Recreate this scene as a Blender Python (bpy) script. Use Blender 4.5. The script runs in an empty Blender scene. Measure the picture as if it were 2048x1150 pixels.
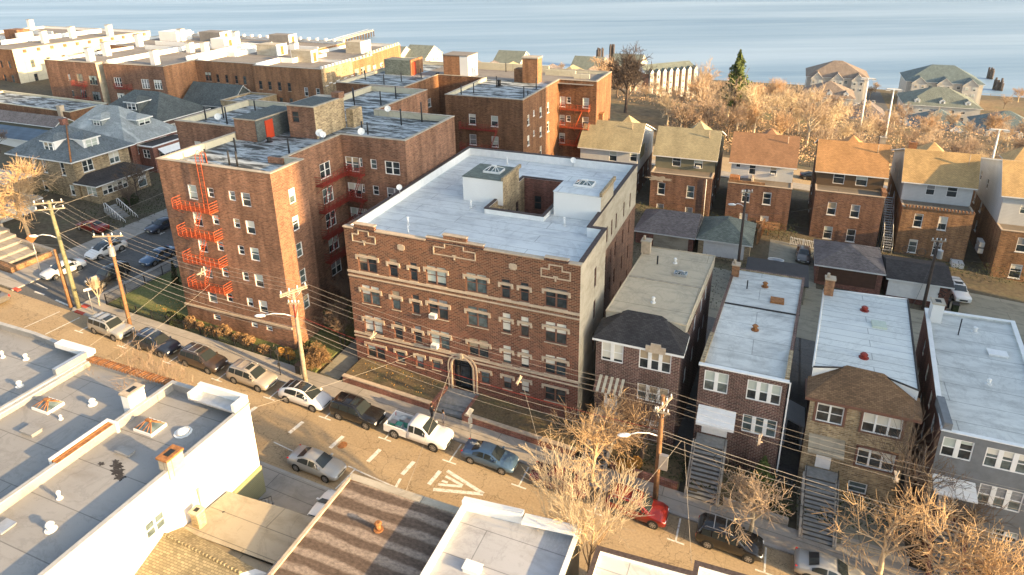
import bpy, math, random
from math import sin, cos, pi, radians as R
from mathutils import Vector as V, Matrix
random.seed(7)
sc = bpy.context.scene
# ---------------- camera, light, exposure ----------------
H = 40.9; S = -.0629
pitch, roll, yaw = R(20.16), R(-.84), R(-22.56)
fw = V((sin(yaw)*cos(pitch), cos(yaw)*cos(pitch), -sin(pitch)))
rt = V((cos(yaw), -sin(yaw), 0)); up = rt.cross(fw)
r2 = rt*cos(roll)+up*sin(roll); u2 = -rt*sin(roll)+up*cos(roll)
cd = bpy.data.cameras.new('camera'); cam = bpy.data.objects.new('camera', cd); sc.collection.objects.link(cam)
m = Matrix((r2, u2, -fw)).transposed().to_4x4(); m.translation = V((0, 0, H)); cam.matrix_world = m
cd.sensor_width = 36; cd.lens = 1340/2048*36; cd.shift_y = -193/2048; cd.clip_start = 1; cd.clip_end = 6000
sc.camera = cam
SUN_AZ, SUN_EL = -6.8, 14.0          # direction towards the sun, degrees from +X, and height
sunv = V((cos(R(SUN_AZ))*cos(R(SUN_EL)), sin(R(SUN_AZ))*cos(R(SUN_EL)), sin(R(SUN_EL))))
w = bpy.data.worlds.new('World'); sc.world = w; w.use_nodes = True
nt = w.node_tree; bg = nt.nodes['Background']; sky = nt.nodes.new('ShaderNodeTexSky')
sky.sky_type = 'NISHITA'; sky.sun_disc = False; sky.sun_elevation = R(SUN_EL); sky.sun_rotation = math.atan2(sunv.x, sunv.y)
sky.dust_density = 2.5; sky.air_density = .9; sky.ozone_density = .8
hs = nt.nodes.new('ShaderNodeHueSaturation'); hs.inputs['Saturation'].default_value = .75; nt.links.new(sky.outputs[0], hs.inputs['Color']); tn = nt.nodes.new('ShaderNodeMix'); tn.data_type = 'RGBA'; tn.blend_type = 'MULTIPLY'; tn.inputs[0].default_value = 1; tn.inputs[7].default_value = (.93, .985, 1.0, 1); nt.links.new(hs.outputs[0], tn.inputs[6]); nt.links.new(tn.outputs[2], bg.inputs[0]); bg.inputs[1].default_value = .15
sd = bpy.data.lights.new('sun', 'SUN'); so = bpy.data.objects.new('sun', sd); sc.collection.objects.link(so)
sd.energy = 5; sd.angle = R(.6); sd.color = (1, .67, .31); so.rotation_euler = sunv.to_track_quat('Z', 'Y').to_euler()
so.location = (40, 0, 80)
sc.view_settings.view_transform = 'Standard'; sc.view_settings.look = 'None'; sc.view_settings.exposure = 1.55; sc.view_settings.gamma = 1
sc.render.engine = 'CYCLES'
try:
    sc.cycles.max_bounces = 5; sc.cycles.diffuse_bounces = 3; sc.cycles.glossy_bounces = 2
except Exception: pass

def gz(x, y=0):
    b = S*max(x, -190); c = min(1, max(0, (x+105)/50)); y0 = 150+30*c*c*(3-2*c)
    if y > y0:
        t = min(1, (y-y0)/80); t = t*t*(3-2*t); b = b*(1-t)-41*t
    return b
# ---------------- helpers ----------------
COL = sc.collection
def empty(name, loc, label=None, cat=None, group=None, kind=None, rz=0):
    o = bpy.data.objects.new(name, None); COL.objects.link(o); o.location = loc; o.rotation_euler[2] = rz; o.empty_display_size = .3
    tag(o, label, cat, group, kind); return o
def tag(o, label=None, cat=None, group=None, kind=None):
    if label: o['label'] = label
    if cat: o['category'] = cat
    if group: o['group'] = group
    if kind: o['kind'] = kind
    return o
class MB:
    def __init__(s): s.v = []; s.f = []; s.m = []; s.ms = []; s.sm = []
    def mi(s, m):
        if m not in s.ms: s.ms.append(m)
        return s.ms.index(m)
    def face(s, pts, m, smooth=False):
        b = len(s.v); s.v += [tuple(p) for p in pts]; s.f.append(tuple(range(b, b+len(pts)))); s.m.append(s.mi(m)); s.sm.append(smooth)
    def box(s, a, b, m, T=None):
        x0, y0, z0 = a; x1, y1, z1 = b
        p = [V((x, y, z)) for z in (z0, z1) for x, y in ((x0, y0), (x1, y0), (x1, y1), (x0, y1))]
        if T: p = [T @ q for q in p]
        k = len(s.v); s.v += [tuple(q) for q in p]; i = s.mi(m)
        for f in ((3, 2, 1, 0), (4, 5, 6, 7), (0, 1, 5, 4), (1, 2, 6, 5), (2, 3, 7, 6), (3, 0, 4, 7)):
            s.f.append(tuple(k+j for j in f)); s.m.append(i); s.sm.append(False)
        return s
    def prism(s, poly, z0, z1, m, mt=None, bottom=True):
        f0 = z0 if callable(z0) else (lambda x, y: z0); f1 = z1 if callable(z1) else (lambda x, y: z1)
        n = len(poly); k = len(s.v)
        s.v += [(x, y, f0(x, y)) for x, y in poly]+[(x, y, f1(x, y)) for x, y in poly]
        i = s.mi(m); it = s.mi(mt or m)
        for j in range(n):
            s.f.append((k+j, k+(j+1) % n, k+n+(j+1) % n, k+n+j)); s.m.append(i); s.sm.append(False)
        s.f.append(tuple(k+n+j for j in range(n))); s.m.append(it); s.sm.append(False)
        if bottom: s.f.append(tuple(k+j for j in reversed(range(n)))); s.m.append(i); s.sm.append(False)
        return s
    def tube(s, pts, rad, m, n=6, cap=True, smooth=True):
        pts = [V(p) for p in pts]; k = len(s.v); i = s.mi(m); L = len(pts)
        for a in range(L):
            d = (pts[min(a+1, L-1)]-pts[max(a-1, 0)])
            if d.length < 1e-6: d = V((0, 0, 1))
            d.normalize(); e = d.cross(V((0, 0, 1)) if abs(d.z) < .9 else V((1, 0, 0))).normalized(); g = d.cross(e)
            r = rad[a] if isinstance(rad, (list, tuple)) else rad
            for b in range(n):
                t = 2*pi*b/n; s.v.append(tuple(pts[a]+e*(r*cos(t))+g*(r*sin(t))))
        for a in range(L-1):
            for b in range(n):
                c = (b+1) % n
                s.f.append((k+a*n+b, k+(a+1)*n+b, k+(a+1)*n+c, k+a*n+c)); s.m.append(i); s.sm.append(smooth)
        if cap:
            s.f.append(tuple(k+b for b in range(n))); s.m.append(i); s.sm.append(False)
            s.f.append(tuple(k+(L-1)*n+b for b in reversed(range(n)))); s.m.append(i); s.sm.append(False)
        return s
    def cyl(s, c, r, h, m, n=12, r1=None):
        return s.tube([(c[0], c[1], c[2]), (c[0], c[1], c[2]+h)], [r, r if r1 is None else r1], m, n)
    def mesh(s, name):
        me = bpy.data.meshes.new(name); me.from_pydata(s.v, [], s.f)
        for m in s.ms: me.materials.append(m)
        me.polygons.foreach_set('material_index', s.m); me.polygons.foreach_set('use_smooth', s.sm); me.update()
        uv = me.uv_layers.new(name='UVMap').data
        for p in me.polygons:
            nn = p.normal; z = abs(nn.z)
            if z > .8:
                for li in p.loop_indices: c = me.vertices[me.loops[li].vertex_index].co; uv[li].uv = (c.x, c.y)
            else:
                h = math.sqrt(max(1e-6, 1-z*z)); tx, ty = -nn.y/h, nn.x/h
                for li in p.loop_indices: c = me.vertices[me.loops[li].vertex_index].co; uv[li].uv = (c.x*tx+c.y*ty, c.z/h)
        return me
    def build(s, name, parent=None, local=False, label=None):
        o = bpy.data.objects.new(name, s.mesh(name)); COL.objects.link(o)
        if parent:
            o.parent = parent
            if not local: o.location = -parent.location
        if label: o['label'] = label
        return o
def inst(name, me, parent, loc, rz=0):
    o = bpy.data.objects.new(name, me); COL.objects.link(o); o.location = loc; o.rotation_euler[2] = rz
    if parent: o.parent = parent
    return o
def struct(o): o['kind'] = 'structure'; return o
# ---------------- materials ----------------
def col(c): return (c[0], c[1], c[2], 1)
class NT:
    def __init__(s, name, rough=.85, metal=0, spec=.3):
        s.mat = bpy.data.materials.new(name); s.mat.use_nodes = True; s.t = s.mat.node_tree; s.n = s.t.nodes; s.b = s.n['Principled BSDF']
        s.b.inputs['Roughness'].default_value = rough; s.b.inputs['Metallic'].default_value = metal; s.b.inputs['Specular IOR Level'].default_value = spec
        s.uv = s.n.new('ShaderNodeTexCoord')
    def L(s, a, b): s.t.links.new(a, b)
    def P(s, sx=1, sy=1, sz=1, src='UV', rot=0, off=(0,0,0)):
        k = s.n.new('ShaderNodeMapping'); k.inputs['Scale'].default_value = (sx, sy, sz); k.inputs['Rotation'].default_value[2] = rot; k.inputs['Location'].default_value = off
        s.L(s.uv.outputs[src], k.inputs[0]); return k.outputs[0]
    def noise(s, v, sc=1, det=4, ro=.55, dist=0):
        k = s.n.new('ShaderNodeTexNoise'); k.inputs['Scale'].default_value = sc; k.inputs['Detail'].default_value = det; k.inputs['Roughness'].default_value = ro; k.inputs['Distortion'].default_value = dist
        s.L(v, k.inputs[0]); return k.outputs[0]
    def ramp(s, f, stops):
        k = s.n.new('ShaderNodeValToRGB'); e = k.color_ramp.elements
        while len(e) < len(stops): e.new(.5)
        for q, (p, c) in zip(e, stops): q.position = p; q.color = col(c) if not isinstance(c, (int, float)) else (c, c, c, 1)
        s.L(f, k.inputs[0]); return k.outputs[0]
    def mix(s, f, a, b, mode='MIX'):
        k = s.n.new('ShaderNodeMix'); k.data_type = 'RGBA'; k.blend_type = mode
        for i, q in ((0, f), (6, a), (7, b)):
            if hasattr(q, 'links'): s.L(q, k.inputs[i])
            else: k.inputs[i].default_value = q if isinstance(q, (int, float)) else col(q)
        return k.outputs[2]
    def base(s, c): s.L(c, s.b.inputs['Base Color']) if hasattr(c, 'links') else setattr(s.b.inputs['Base Color'], 'default_value', col(c)); return s
    def bump(s, h, st=.3, d=.02):
        k = s.n.new('ShaderNodeBump'); k.inputs['Strength'].default_value = st; k.inputs['Distance'].default_value = d; s.L(h, k.inputs['Height']); s.L(k.outputs[0], s.b.inputs['Normal']); return s
    def brick(s, v, bw, rh, mo, c1, c2, cm, off=.5):
        k = s.n.new('ShaderNodeTexBrick'); k.inputs['Scale'].default_value = 1; k.inputs['Brick Width'].default_value = bw; k.inputs['Row Height'].default_value = rh
        k.inputs['Mortar Size'].default_value = mo; k.offset = off; k.inputs['Bias'].default_value = 0
        for n_, c in (('Color1', c1), ('Color2', c2), ('Mortar', cm)): k.inputs[n_].default_value = col(c)
        s.L(v, k.inputs[0]); return k
def plain(name, c, rough=.7, var=.12, sc=2, metal=0, spec=.3):
    q = NT(name, rough, metal, spec); f = q.noise(q.P(src='Object'), sc, 5)
    a = tuple(x*(1-var) for x in c); b = tuple(min(1, x*(1+var)) for x in c)
    q.base(q.ramp(f, [(.3, a), (.7, b)])); return q.mat
def brickmat(name, c1, c2, cm, bw=.32, rh=.105, mo=.014, stain=(.62, 1.15), rough=.9):
    q = NT(name, rough); v = q.P(); b = q.brick(v, bw, rh, mo, c1, c2, cm)
    lo = q.ramp(q.noise(q.P(.35, .16), 1, 5, .6), [(.3, stain[0]), (.7, stain[1])])
    fi = q.ramp(q.noise(q.P(3, 9), 1, 2), [(.3, .72), (.7, 1.25)])
    st = q.ramp(q.noise(q.P(1.3, .11, off=(7, 3, 0)), 1, 4, .6), [(.38, .74), (.6, 1.06)])
    c = q.mix(1, q.mix(1, q.mix(1, b.outputs[0], lo, 'MULTIPLY'), fi, 'MULTIPLY'), st, 'MULTIPLY'); q.base(c)
    q.bump(b.outputs[1], -.5, .02); return q.mat
def shingle(name, c, var=.25, rh=.14, bw=.3, patch=None):
    q = NT(name, .92); a = tuple(x*(1-var) for x in c); b = tuple(x*(1+var) for x in c)
    k = q.brick(q.P(), bw, rh, .012, a, b, tuple(x*.45 for x in c))
    lo = q.ramp(q.noise(q.P(.5, .3), 1, 5, .65), [(.3, .75), (.7, 1.15)])
    cc = q.mix(1, k.outputs[0], lo, 'MULTIPLY')
    if patch: cc = q.mix(q.ramp(q.noise(q.P(.25, .6, off=(3, 1, 0)), 1, 4), [(.55, 0), (.66, 1)]), cc, patch)
    q.base(cc); q.bump(k.outputs[1], -.4, .02); return q.mat
def siding(name, c, rh=.2):
    q = NT(name, .6); k = q.brick(q.P(), 40, rh, .012, c, tuple(x*.96 for x in c), tuple(x*.6 for x in c))
    lo = q.ramp(q.noise(q.P(.6, .25), 1, 5), [(.3, .86), (.7, 1.04)]); q.base(q.mix(1, k.outputs[0], lo, 'MULTIPLY')); q.bump(k.outputs[1], -.4, .02); return q.mat
def roofmat(name, c, dirt, amt=.5, seam=2.2, rot=0, rough=.7, wear=(.5, .72), sd=0, spec=.2):
    q = NT(name, rough, spec=spec)
    f = q.noise(q.P(.35, .9, rot=rot, off=(sd, sd, 0)), 1, 6, .65)
    f2 = q.noise(q.P(2.2, 5, rot=rot, off=(sd*2, 1, 0)), 1, 4, .6)
    b = q.ramp(q.noise(q.P(.12, .12, off=(0, sd, 0)), 1, 4), [(.3, .86), (.7, 1.06)])
    cc = q.mix(1, q.mix(q.ramp(f, [(wear[0], 0), (wear[1], amt)]), c, dirt), b, 'MULTIPLY')
    cc = q.mix(q.ramp(f2, [(.6, 0), (.75, amt*.5)]), cc, dirt)
    cc = q.mix(q.ramp(q.noise(q.P(.8, 2.6, rot=rot, off=(sd*3, 5, 0)), 1, 5, .75), [(.66, 0), (.72, .55)]), cc, tuple(x*.35 for x in dirt))
    cc = q.mix(1, cc, q.ramp(q.noise(q.P(.16, .16, off=(sd, 9, 0)), 1, 7, .7, 1.5), [(.47, 1), (.5, .86), (.53, 1)]), 'MULTIPLY')
    k = q.brick(q.P(rot=rot), 14, seam, .032, (1, 1, 1), (.94, .94, .94), (.55, .55, .55), .37)
    cc = q.mix(1, cc, k.outputs[0], 'MULTIPLY'); q.base(cc); q.bump(f2, .15, .03); return q.mat
def glassmat(name, c, rough=.12, var=1):
    q = NT(name, rough, spec=.6); f = q.noise(q.P(src='Object'), 1.3, 3)
    q.base(q.ramp(f, [(.35, tuple(x*.5 for x in c)), (.65, tuple(x*1.5 for x in c))])); return q.mat

m_brickC = brickmat('brick_red_brown', (.30, .105, .075), (.155, .05, .04), (.30, .2, .15), stain=(.8, 1.15))
q = NT('brick_front_pattern', .9)
k1 = q.brick(q.P(), .40, .15, .024, (.215, .07, .046), (.07, .023, .018), (.235, .14, .10)); k2 = q.brick(q.P(), .40, .15, .024, (.23, .09, .048), (.065, .026, .019), (.28, .175, .11))
zz = q.n.new('ShaderNodeSeparateXYZ'); q.L(q.uv.outputs['Object'], zz.inputs[0]); q.cz = zz
mm_ = q.n.new('ShaderNodeMapRange'); mm_.inputs[1].default_value = 5.0; mm_.inputs[2].default_value = 11.5; q.L(zz.outputs[2], mm_.inputs[0])
lo = q.ramp(q.noise(q.P(.4, .2), 1, 5, .6), [(.3, .78), (.7, 1.15)])
q.base(q.mix(1, q.mix(mm_.outputs[0], k1.outputs[0], k2.outputs[0]), lo, 'MULTIPLY')); q.bump(k1.outputs[1], -.5, .02); m_brickF = q.mat
m_brickL = brickmat('brick_tan_brown', (.335, .16, .095), (.175, .083, .052), (.29, .19, .13), bw=.42, rh=.15, mo=.02)
m_brickD = brickmat('brick_orange_brown', (.29, .135, .065), (.15, .065, .035), (.25, .155, .09), bw=.42, rh=.16, mo=.02)
m_brickM = brickmat('brick_ochre', (.40, .19, .085), (.27, .12, .06), (.35, .22, .14), bw=.4, rh=.14)
m_brickH = brickmat('brick_dark_red', (.17, .075, .06), (.07, .03, .028), (.34, .26, .21), bw=.38, rh=.14, mo=.02)
m_brickY = brickmat('brick_yellow', (.52, .39, .22), (.24, .165, .09), (.5, .41, .29), bw=.45, rh=.16, mo=.02)
m_brickP = brickmat('brick_pale_yellow', (.50, .38, .20), (.38, .27, .14), (.5, .4, .27), bw=.36, rh=.12)
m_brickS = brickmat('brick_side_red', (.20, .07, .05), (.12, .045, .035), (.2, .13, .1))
m_brickB = brickmat('brick_back_orange', (.42, .21, .09), (.22, .10, .05), (.36, .25, .15), bw=.42, rh=.15, mo=.02)
m_brickB2 = brickmat('brick_back_brown', (.27, .13, .08), (.13, .06, .045), (.28, .19, .13), bw=.42, rh=.15, mo=.02)
m_stucco = roofmat('stucco_cream', (.52, .46, .36), (.30, .25, .18), .8, 60, wear=(.42, .75), rough=.9)
m_cream = roofmat('painted_cream_wall', (.62, .57, .43), (.45, .4, .3), .6, 60, wear=(.5, .8), rough=.85)
m_stone = plain('limestone', (.47, .375, .275), .85, .15, 3)
m_coping = plain('concrete_coping', (.42, .36, .28), .85, .2, 2)
m_tile = plain('dark_clay_coping', (.075, .055, .05), .8, .35, 5)
m_white = plain('white_paint', (.8, .79, .76), .6, .06, 2)
m_whitewall = plain('white_painted_wall', (.74, .73, .70), .75, .04, .5)
m_grey = plain('grey_stucco', (.17, .18, .19), .85, .12, 2)
m_sid_w = siding('white_siding', (.62, .62, .60)); m_sid_g = siding('olive_shingle_siding', (.20, .19, .13)); m_sid_b = siding('brown_shingle_siding', (.13, .085, .05)); m_sid_o = siding('olive_siding', (.30, .29, .17), .16)
m_rW = roofmat('roof_white_coating', (.68, .70, .69), (.36, .38, .42), .55, 1.6, sd=3)
m_rW2 = roofmat('roof_pale_coating', (.69, .69, .645), (.36, .36, .34), .7, 2.4, sd=9, wear=(.45, .7))
m_rW3 = roofmat('roof_white_sheet', (.70, .71, .67), (.44, .46, .48), .4, 1.0, sd=5)
m_rS = roofmat('roof_silver_coating', (.31, .30, .285), (.19, .17, .15), .6, 3.1, rot=R(0), sd=1, wear=(.52, .8), rough=.6)
m_rT = roofmat('roof_tan', (.60, .50, .355), (.30, .26, .2), .6, 5.2, sd=4)
m_rT2 = roofmat('roof_tan_sheets', (.39, .33, .24), (.25, .20, .13), .7, 1.9, sd=7)
m_rG = roofmat('roof_far_pale', (.27, .25, .23), (.19, .165, .14), .5, 3.5, sd=11, rough=1, spec=0)
q = NT('roof_black_worn', .75)
f = q.noise(q.P(.28, 1.1), 1, 7, .72, .5); f2 = q.noise(q.P(1.6, .35, off=(5, 2, 0)), 1, 5, .7)
cc = q.mix(q.ramp(f, [(.44, 0), (.57, .85)]), (.04, .044, .044), (.50, .55, .57)); cc = q.mix(q.ramp(f2, [(.56, 0), (.66, .6)]), cc, (.05, .045, .04)); q.base(cc); m_rK = q.mat
q = NT('roof_striped_brown', .9)
wv = q.n.new('ShaderNodeTexWave'); wv.wave_type = 'BANDS'; wv.bands_direction = 'Y'; wv.inputs['Scale'].default_value = .26; wv.inputs['Distortion'].default_value = 2.8; wv.inputs['Detail'].default_value = 5; wv.inputs['Detail Scale'].default_value = 2.2
q.L(q.P(.35, 1), wv.inputs[0]); f = q.ramp(wv.outputs[1], [(.45, 0), (.85, 1)]); f3 = q.ramp(q.noise(q.P(3, 5), 1, 5, .7), [(.35, .6), (.65, 1.25)])
q.base(q.mix(1, q.mix(f, (.13, .09, .065), (.31, .24, .185)), f3, 'MULTIPLY')); m_rB = q.mat
m_shG = shingle('shingle_slate_blue', (.14, .165, .18)); m_shL = shingle('shingle_light_grey', (.33, .355, .35), .12, patch=(.45, .47, .46)); m_shD = shingle('shingle_dark', (.10, .115, .115))
m_shBl = shingle('shingle_charcoal', (.055, .05, .05)); m_shBr = shingle('shingle_brown', (.20, .115, .06)); m_shT = shingle('shingle_tan_green', (.36, .31, .19), .12); m_shO = shingle('shingle_orange', (.50, .27, .115), .12); m_shR = shingle('shingle_red_brown', (.34, .185, .10), .12); m_shY = shingle('shingle_honey', (.56, .37, .17), .12)
m_shGr = shingle('shingle_grey_green', (.17, .19, .16)); m_shP = shingle('shingle_taupe', (.19, .16, .15)); m_shM = shingle('shingle_mustard', (.30, .24, .14)); m_shS = shingle('shingle_blue_green', (.13, .17, .17)); m_shRo = shingle('shingle_sand', (.24, .185, .145))
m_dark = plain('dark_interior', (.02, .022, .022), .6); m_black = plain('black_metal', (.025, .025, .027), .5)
m_rust = plain('rusty_metal', (.33, .14, .05), .8, .4, 4); m_metal = plain('galvanised', (.45, .46, .47), .4, .1, 3, .6)
m_orange = plain('red_orange_paint', (.40, .08, .03), .75, .3, 3); m_redp = plain('dark_red_paint', (.26, .035, .025), .55, .15); m_redd = plain('bright_red_door', (.5, .06, .025), .5, .05)
m_wood = plain('pole_wood_pale', (.33, .27, .2), .9, .3, 3); m_woodb = plain('pole_wood_brown', (.24, .13, .065), .9, .3, 3); m_woodg = plain('pole_wood_green', (.20, .19, .11), .9, .2, 3)
m_brown = plain('brown_frame', (.17, .085, .06), .6, .1); m_blind = plain('blind_cream', (.66, .63, .54), .5, .06); m_blind2 = plain('blind_tan', (.42, .33, .22), .5, .1); m_blind3 = plain('curtain_pale_green', (.46, .50, .44), .5, .08)
m_blind4 = plain('curtain_grey', (.25, .25, .25), .6, .2, 6); m_glass = glassmat('window_glass', (.035, .045, .05)); m_glass2 = glassmat('window_glass_green', (.10, .13, .13), .15)
m_conc = roofmat('concrete_pavement', (.36, .33, .29), (.22, .2, .17), .6, 1.5, sd=2, rough=.9)
m_conc2 = roofmat('concrete_yard', (.30, .28, .22), (.15, .14, .11), .8, 2.6, sd=8, rough=.9); m_step = plain('bluestone_step', (.27, .27, .26), .85, .2, 3)
m_riser = plain('step_riser_dark', (.085, .08, .075), .9); m_kerb = plain('kerb_stone', (.35, .33, .3), .85, .15, 1); m_kerbr = plain('red_paint_kerb', (.5, .05, .03), .7, .1)
m_redpad = plain('red_kerb_ramp_pad', (.45, .08, .05), .8, .15); q = NT('road_paint', .8); q.base(q.mix(q.ramp(q.noise(q.P(3, 3), 1, 6, .75), [(.5, 0), (.62, .75)]), (.68, .66, .60), (.34, .27, .18))); m_line = q.mat
def asphalt(name, c, tint):
    q = NT(name, .9); a = q.noise(q.P(.18, .5), 1, 6, .7); b = q.noise(q.P(6, 6), 1, 3); d = q.noise(q.P(.9, 2.2, off=(3, 3, 0)), 1, 5, .7, .5)
    cc = q.mix(q.ramp(a, [(.35, 0), (.7, 1)]), c, tint); cc = q.mix(q.ramp(d, [(.62, 0), (.72, .55)]), cc, tuple(x*.45 for x in c))
    pk = q.brick(q.P(), 7.3, 2.15, .02, (1, 1, 1), (.88, .87, .86), (.72, .72, .72), .41); cc = q.mix(1, cc, pk.outputs[0], 'MULTIPLY')
    vo = q.n.new('ShaderNodeTexVoronoi'); vo.feature = 'DISTANCE_TO_EDGE'; vo.inputs['Scale'].default_value = .33
    di = q.n.new('ShaderNodeMix'); di.data_type = 'RGBA'; di.inputs[0].default_value = .12; q.L(q.P(), di.inputs[6]); nz = q.n.new('ShaderNodeTexNoise'); nz.inputs['Scale'].default_value = .9; nz.inputs['Detail'].default_value = 5; q.L(q.P(), nz.inputs[0]); nm = q.n.new('ShaderNodeVectorMath'); nm.operation = 'SCALE'; nm.inputs[3].default_value = 20; q.L(nz.outputs[1], nm.inputs[0]); q.L(nm.outputs[0], di.inputs[7]); q.L(di.outputs[2], vo.inputs[0])
    cc = q.mix(1, cc, q.ramp(vo.outputs[0], [(.004, .62), (.010, 1)]), 'MULTIPLY')
    cc = q.mix(1, cc, q.ramp(q.noise(q.P(.7, .9, off=(9, 2, 0)), 1, 4), [(.66, 1), (.74, .8)]), 'MULTIPLY')
    q.base(q.mix(1, cc, q.ramp(b, [(.3, .82), (.7, 1.15)]), 'MULTIPLY')); q.bump(b, .2, .01); return q.mat
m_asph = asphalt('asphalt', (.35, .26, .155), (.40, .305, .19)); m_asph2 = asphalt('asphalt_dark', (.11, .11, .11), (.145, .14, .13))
def soil(name, a, b, c, sc=1):
    q = NT(name, .95); f = q.noise(q.P(sc, sc), .6, 7, .7); g = q.noise(q.P(sc*5, sc*5), 1, 4)
    q.base(q.mix(1, q.ramp(f, [(.3, a), (.5, b), (.7, c)]), q.ramp(g, [(.3, .7), (.7, 1.25)]), 'MULTIPLY')); q.bump(g, .5, .06); return q.mat
m_dirt = soil('dry_lawn_soil', (.085, .065, .04), (.14, .105, .06), (.10, .10, .045)); m_lawn = soil('lawn', (.09, .105, .04), (.125, .14, .05), (.18, .17, .075)); m_ground = soil('ground', (.06, .05, .035), (.11, .09, .06), (.09, .09, .05), .4)
m_park = soil('park_floor', (.13, .095, .055), (.20, .14, .075), (.13, .13, .06), .15)
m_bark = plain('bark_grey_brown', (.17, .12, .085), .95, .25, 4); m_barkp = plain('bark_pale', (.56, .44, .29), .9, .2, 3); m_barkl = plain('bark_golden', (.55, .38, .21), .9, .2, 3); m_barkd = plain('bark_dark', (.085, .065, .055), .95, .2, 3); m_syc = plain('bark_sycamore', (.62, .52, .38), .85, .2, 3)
m_twig = plain('twigs_tan', (.46, .35, .245), .95, .25, 2); m_twigo = plain('twigs_orange', (.49, .33, .20), .95, .25, 2); m_twigd = plain('twigs_brown', (.33, .24, .17), .95, .25, 2)
m_leaf = plain('evergreen_leaf', (.085, .11, .03), .9, .4, 3); m_hedge = plain('dry_hedge_leaf', (.27, .165, .08), .95, .35, 4); m_leafo = plain('dry_orange_leaf', (.45, .24, .06), .95, .3, 4); m_leafg = plain('dark_shrub_leaf', (.035, .045, .018), .95, .4, 4)
# ---------------- windows ----------------
WC = {}
def win_meshes(w, h, n, var, blindm, gl):
    key = (round(w, 2), round(h, 2), n, var, blindm.name, gl.name)
    if key in WC: return WC[key]
    rg = random.Random(str(key)); mb = MB(); pw = w/n
    for i in range(n):
        x0 = -w/2+i*pw; t = {0: 0, 1: .5, 2: .35, 3: .85, 4: .55}[var] * (1 if rg.random() < .8 else .4)
        zb = h*(1-t)
        mb.face([(x0, 0, 0), (x0+pw, 0, 0), (x0+pw, 0, zb), (x0, 0, zb)], gl)
        if t > 0: mb.face([(x0, 0, zb), (x0+pw, 0, zb), (x0+pw, 0, h), (x0, 0, h)], blindm)
    WC[key] = mb.mesh('window'); return WC[key]
FC = {}
def frame_mesh(w, h, n, fm, grid=0, fw_=.075, mw=None):
    key = ('f', round(w, 2), round(h, 2), n, fm.name, grid, fw_, mw)
    if key in FC: return FC[key]
    mb = MB(); a, b = -.06, .05; mw = mw or .14
    mb.box((-w/2, a, 0), (-w/2+fw_, b, h), fm); mb.box((w/2-fw_, a, 0), (w/2, b, h), fm)
    mb.box((-w/2+fw_, a, 0), (w/2-fw_, b, fw_), fm); mb.box((-w/2+fw_, a, h-fw_), (w/2-fw_, b, h), fm)
    for i in range(1, n): x = -w/2+w*i/n; mb.box((x-mw/2, a+.002, fw_), (x+mw/2, b, h-fw_), fm)
    for i in range(n):
        x0 = -w/2+w*i/n+(fw_ if i == 0 else mw/2); x1 = -w/2+w*(i+1)/n-(fw_ if i == n-1 else mw/2)
        mb.box((x0, a+.02, h*.5-.03), (x1, b, h*.5+.03), fm)
        for g in range(grid): xx = x0+(x1-x0)*(g+1)/(grid+1); mb.box((xx-.018, a+.03, fw_), (xx+.018, b, h-fw_), fm)
    FC[key] = mb.mesh('frame'); return FC[key]
def sill_mesh(w, m, d=.04, t=.08, ov=.06):
    key = ('s', round(w, 2), m.name, d, t)
    if key not in FC: FC[key] = MB().box((-w/2-ov, -d-.12, -t), (w/2+ov, .04, 0), m).mesh('sill')
    return FC[key]
def lintel_mesh(w, h, m):
    key = ('l', round(w, 2), m.name)
    if key not in FC:
        mb = MB(); a, b = -.17, .02; mb.box((-w/2-.26, a, h-.02), (w/2+.26, b, h+.2), m)
        for s_ in (-1, 1): x = s_*(w/2+.17); mb.box((x-.09, a, h-.26), (x+.12, b, h-.022), m)
        FC[key] = mb.mesh('lintel')
    return FC[key]
def ac_mesh():
    if 'ac' not in FC: FC['ac'] = MB().box((-.33, -.42, .04), (.33, .02, .44), m_white).box((-.27, -.43, .1), (.27, -.415, .38), m_metal).mesh('air_conditioner')
    return FC['ac']
wr = random.Random(11)
def window(root, P, rz, w, h, n=1, fm=None, var=None, blind=None, sill=None, lintel=None, ac=False, gl=None, grid=0, name='window', mw=None):
    fm = fm or m_white
    if var is None: var = wr.choice([0, 1, 1, 2, 3, 4])
    bl = blind or wr.choice([m_blind, m_blind3, m_blind3, m_blind2, m_blind4]); gl = gl or wr.choice([m_glass, m_glass, m_glass2])
    o = inst(name, win_meshes(w, h, n, var, bl, gl), root, V(P)-root.location, rz)
    inst('frame', frame_mesh(w, h, n, fm, grid, mw=mw), o, (0, 0, 0))
    if sill: inst('sill', sill_mesh(w, sill), o, (0, 0, 0))
    if lintel: inst('lintel', lintel_mesh(w, h, lintel), o, (0, 0, 0))
    if ac: inst('air_conditioner', ac_mesh(), o, ((-w*.25 if n > 1 else 0), 0, 0))
    return o
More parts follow.
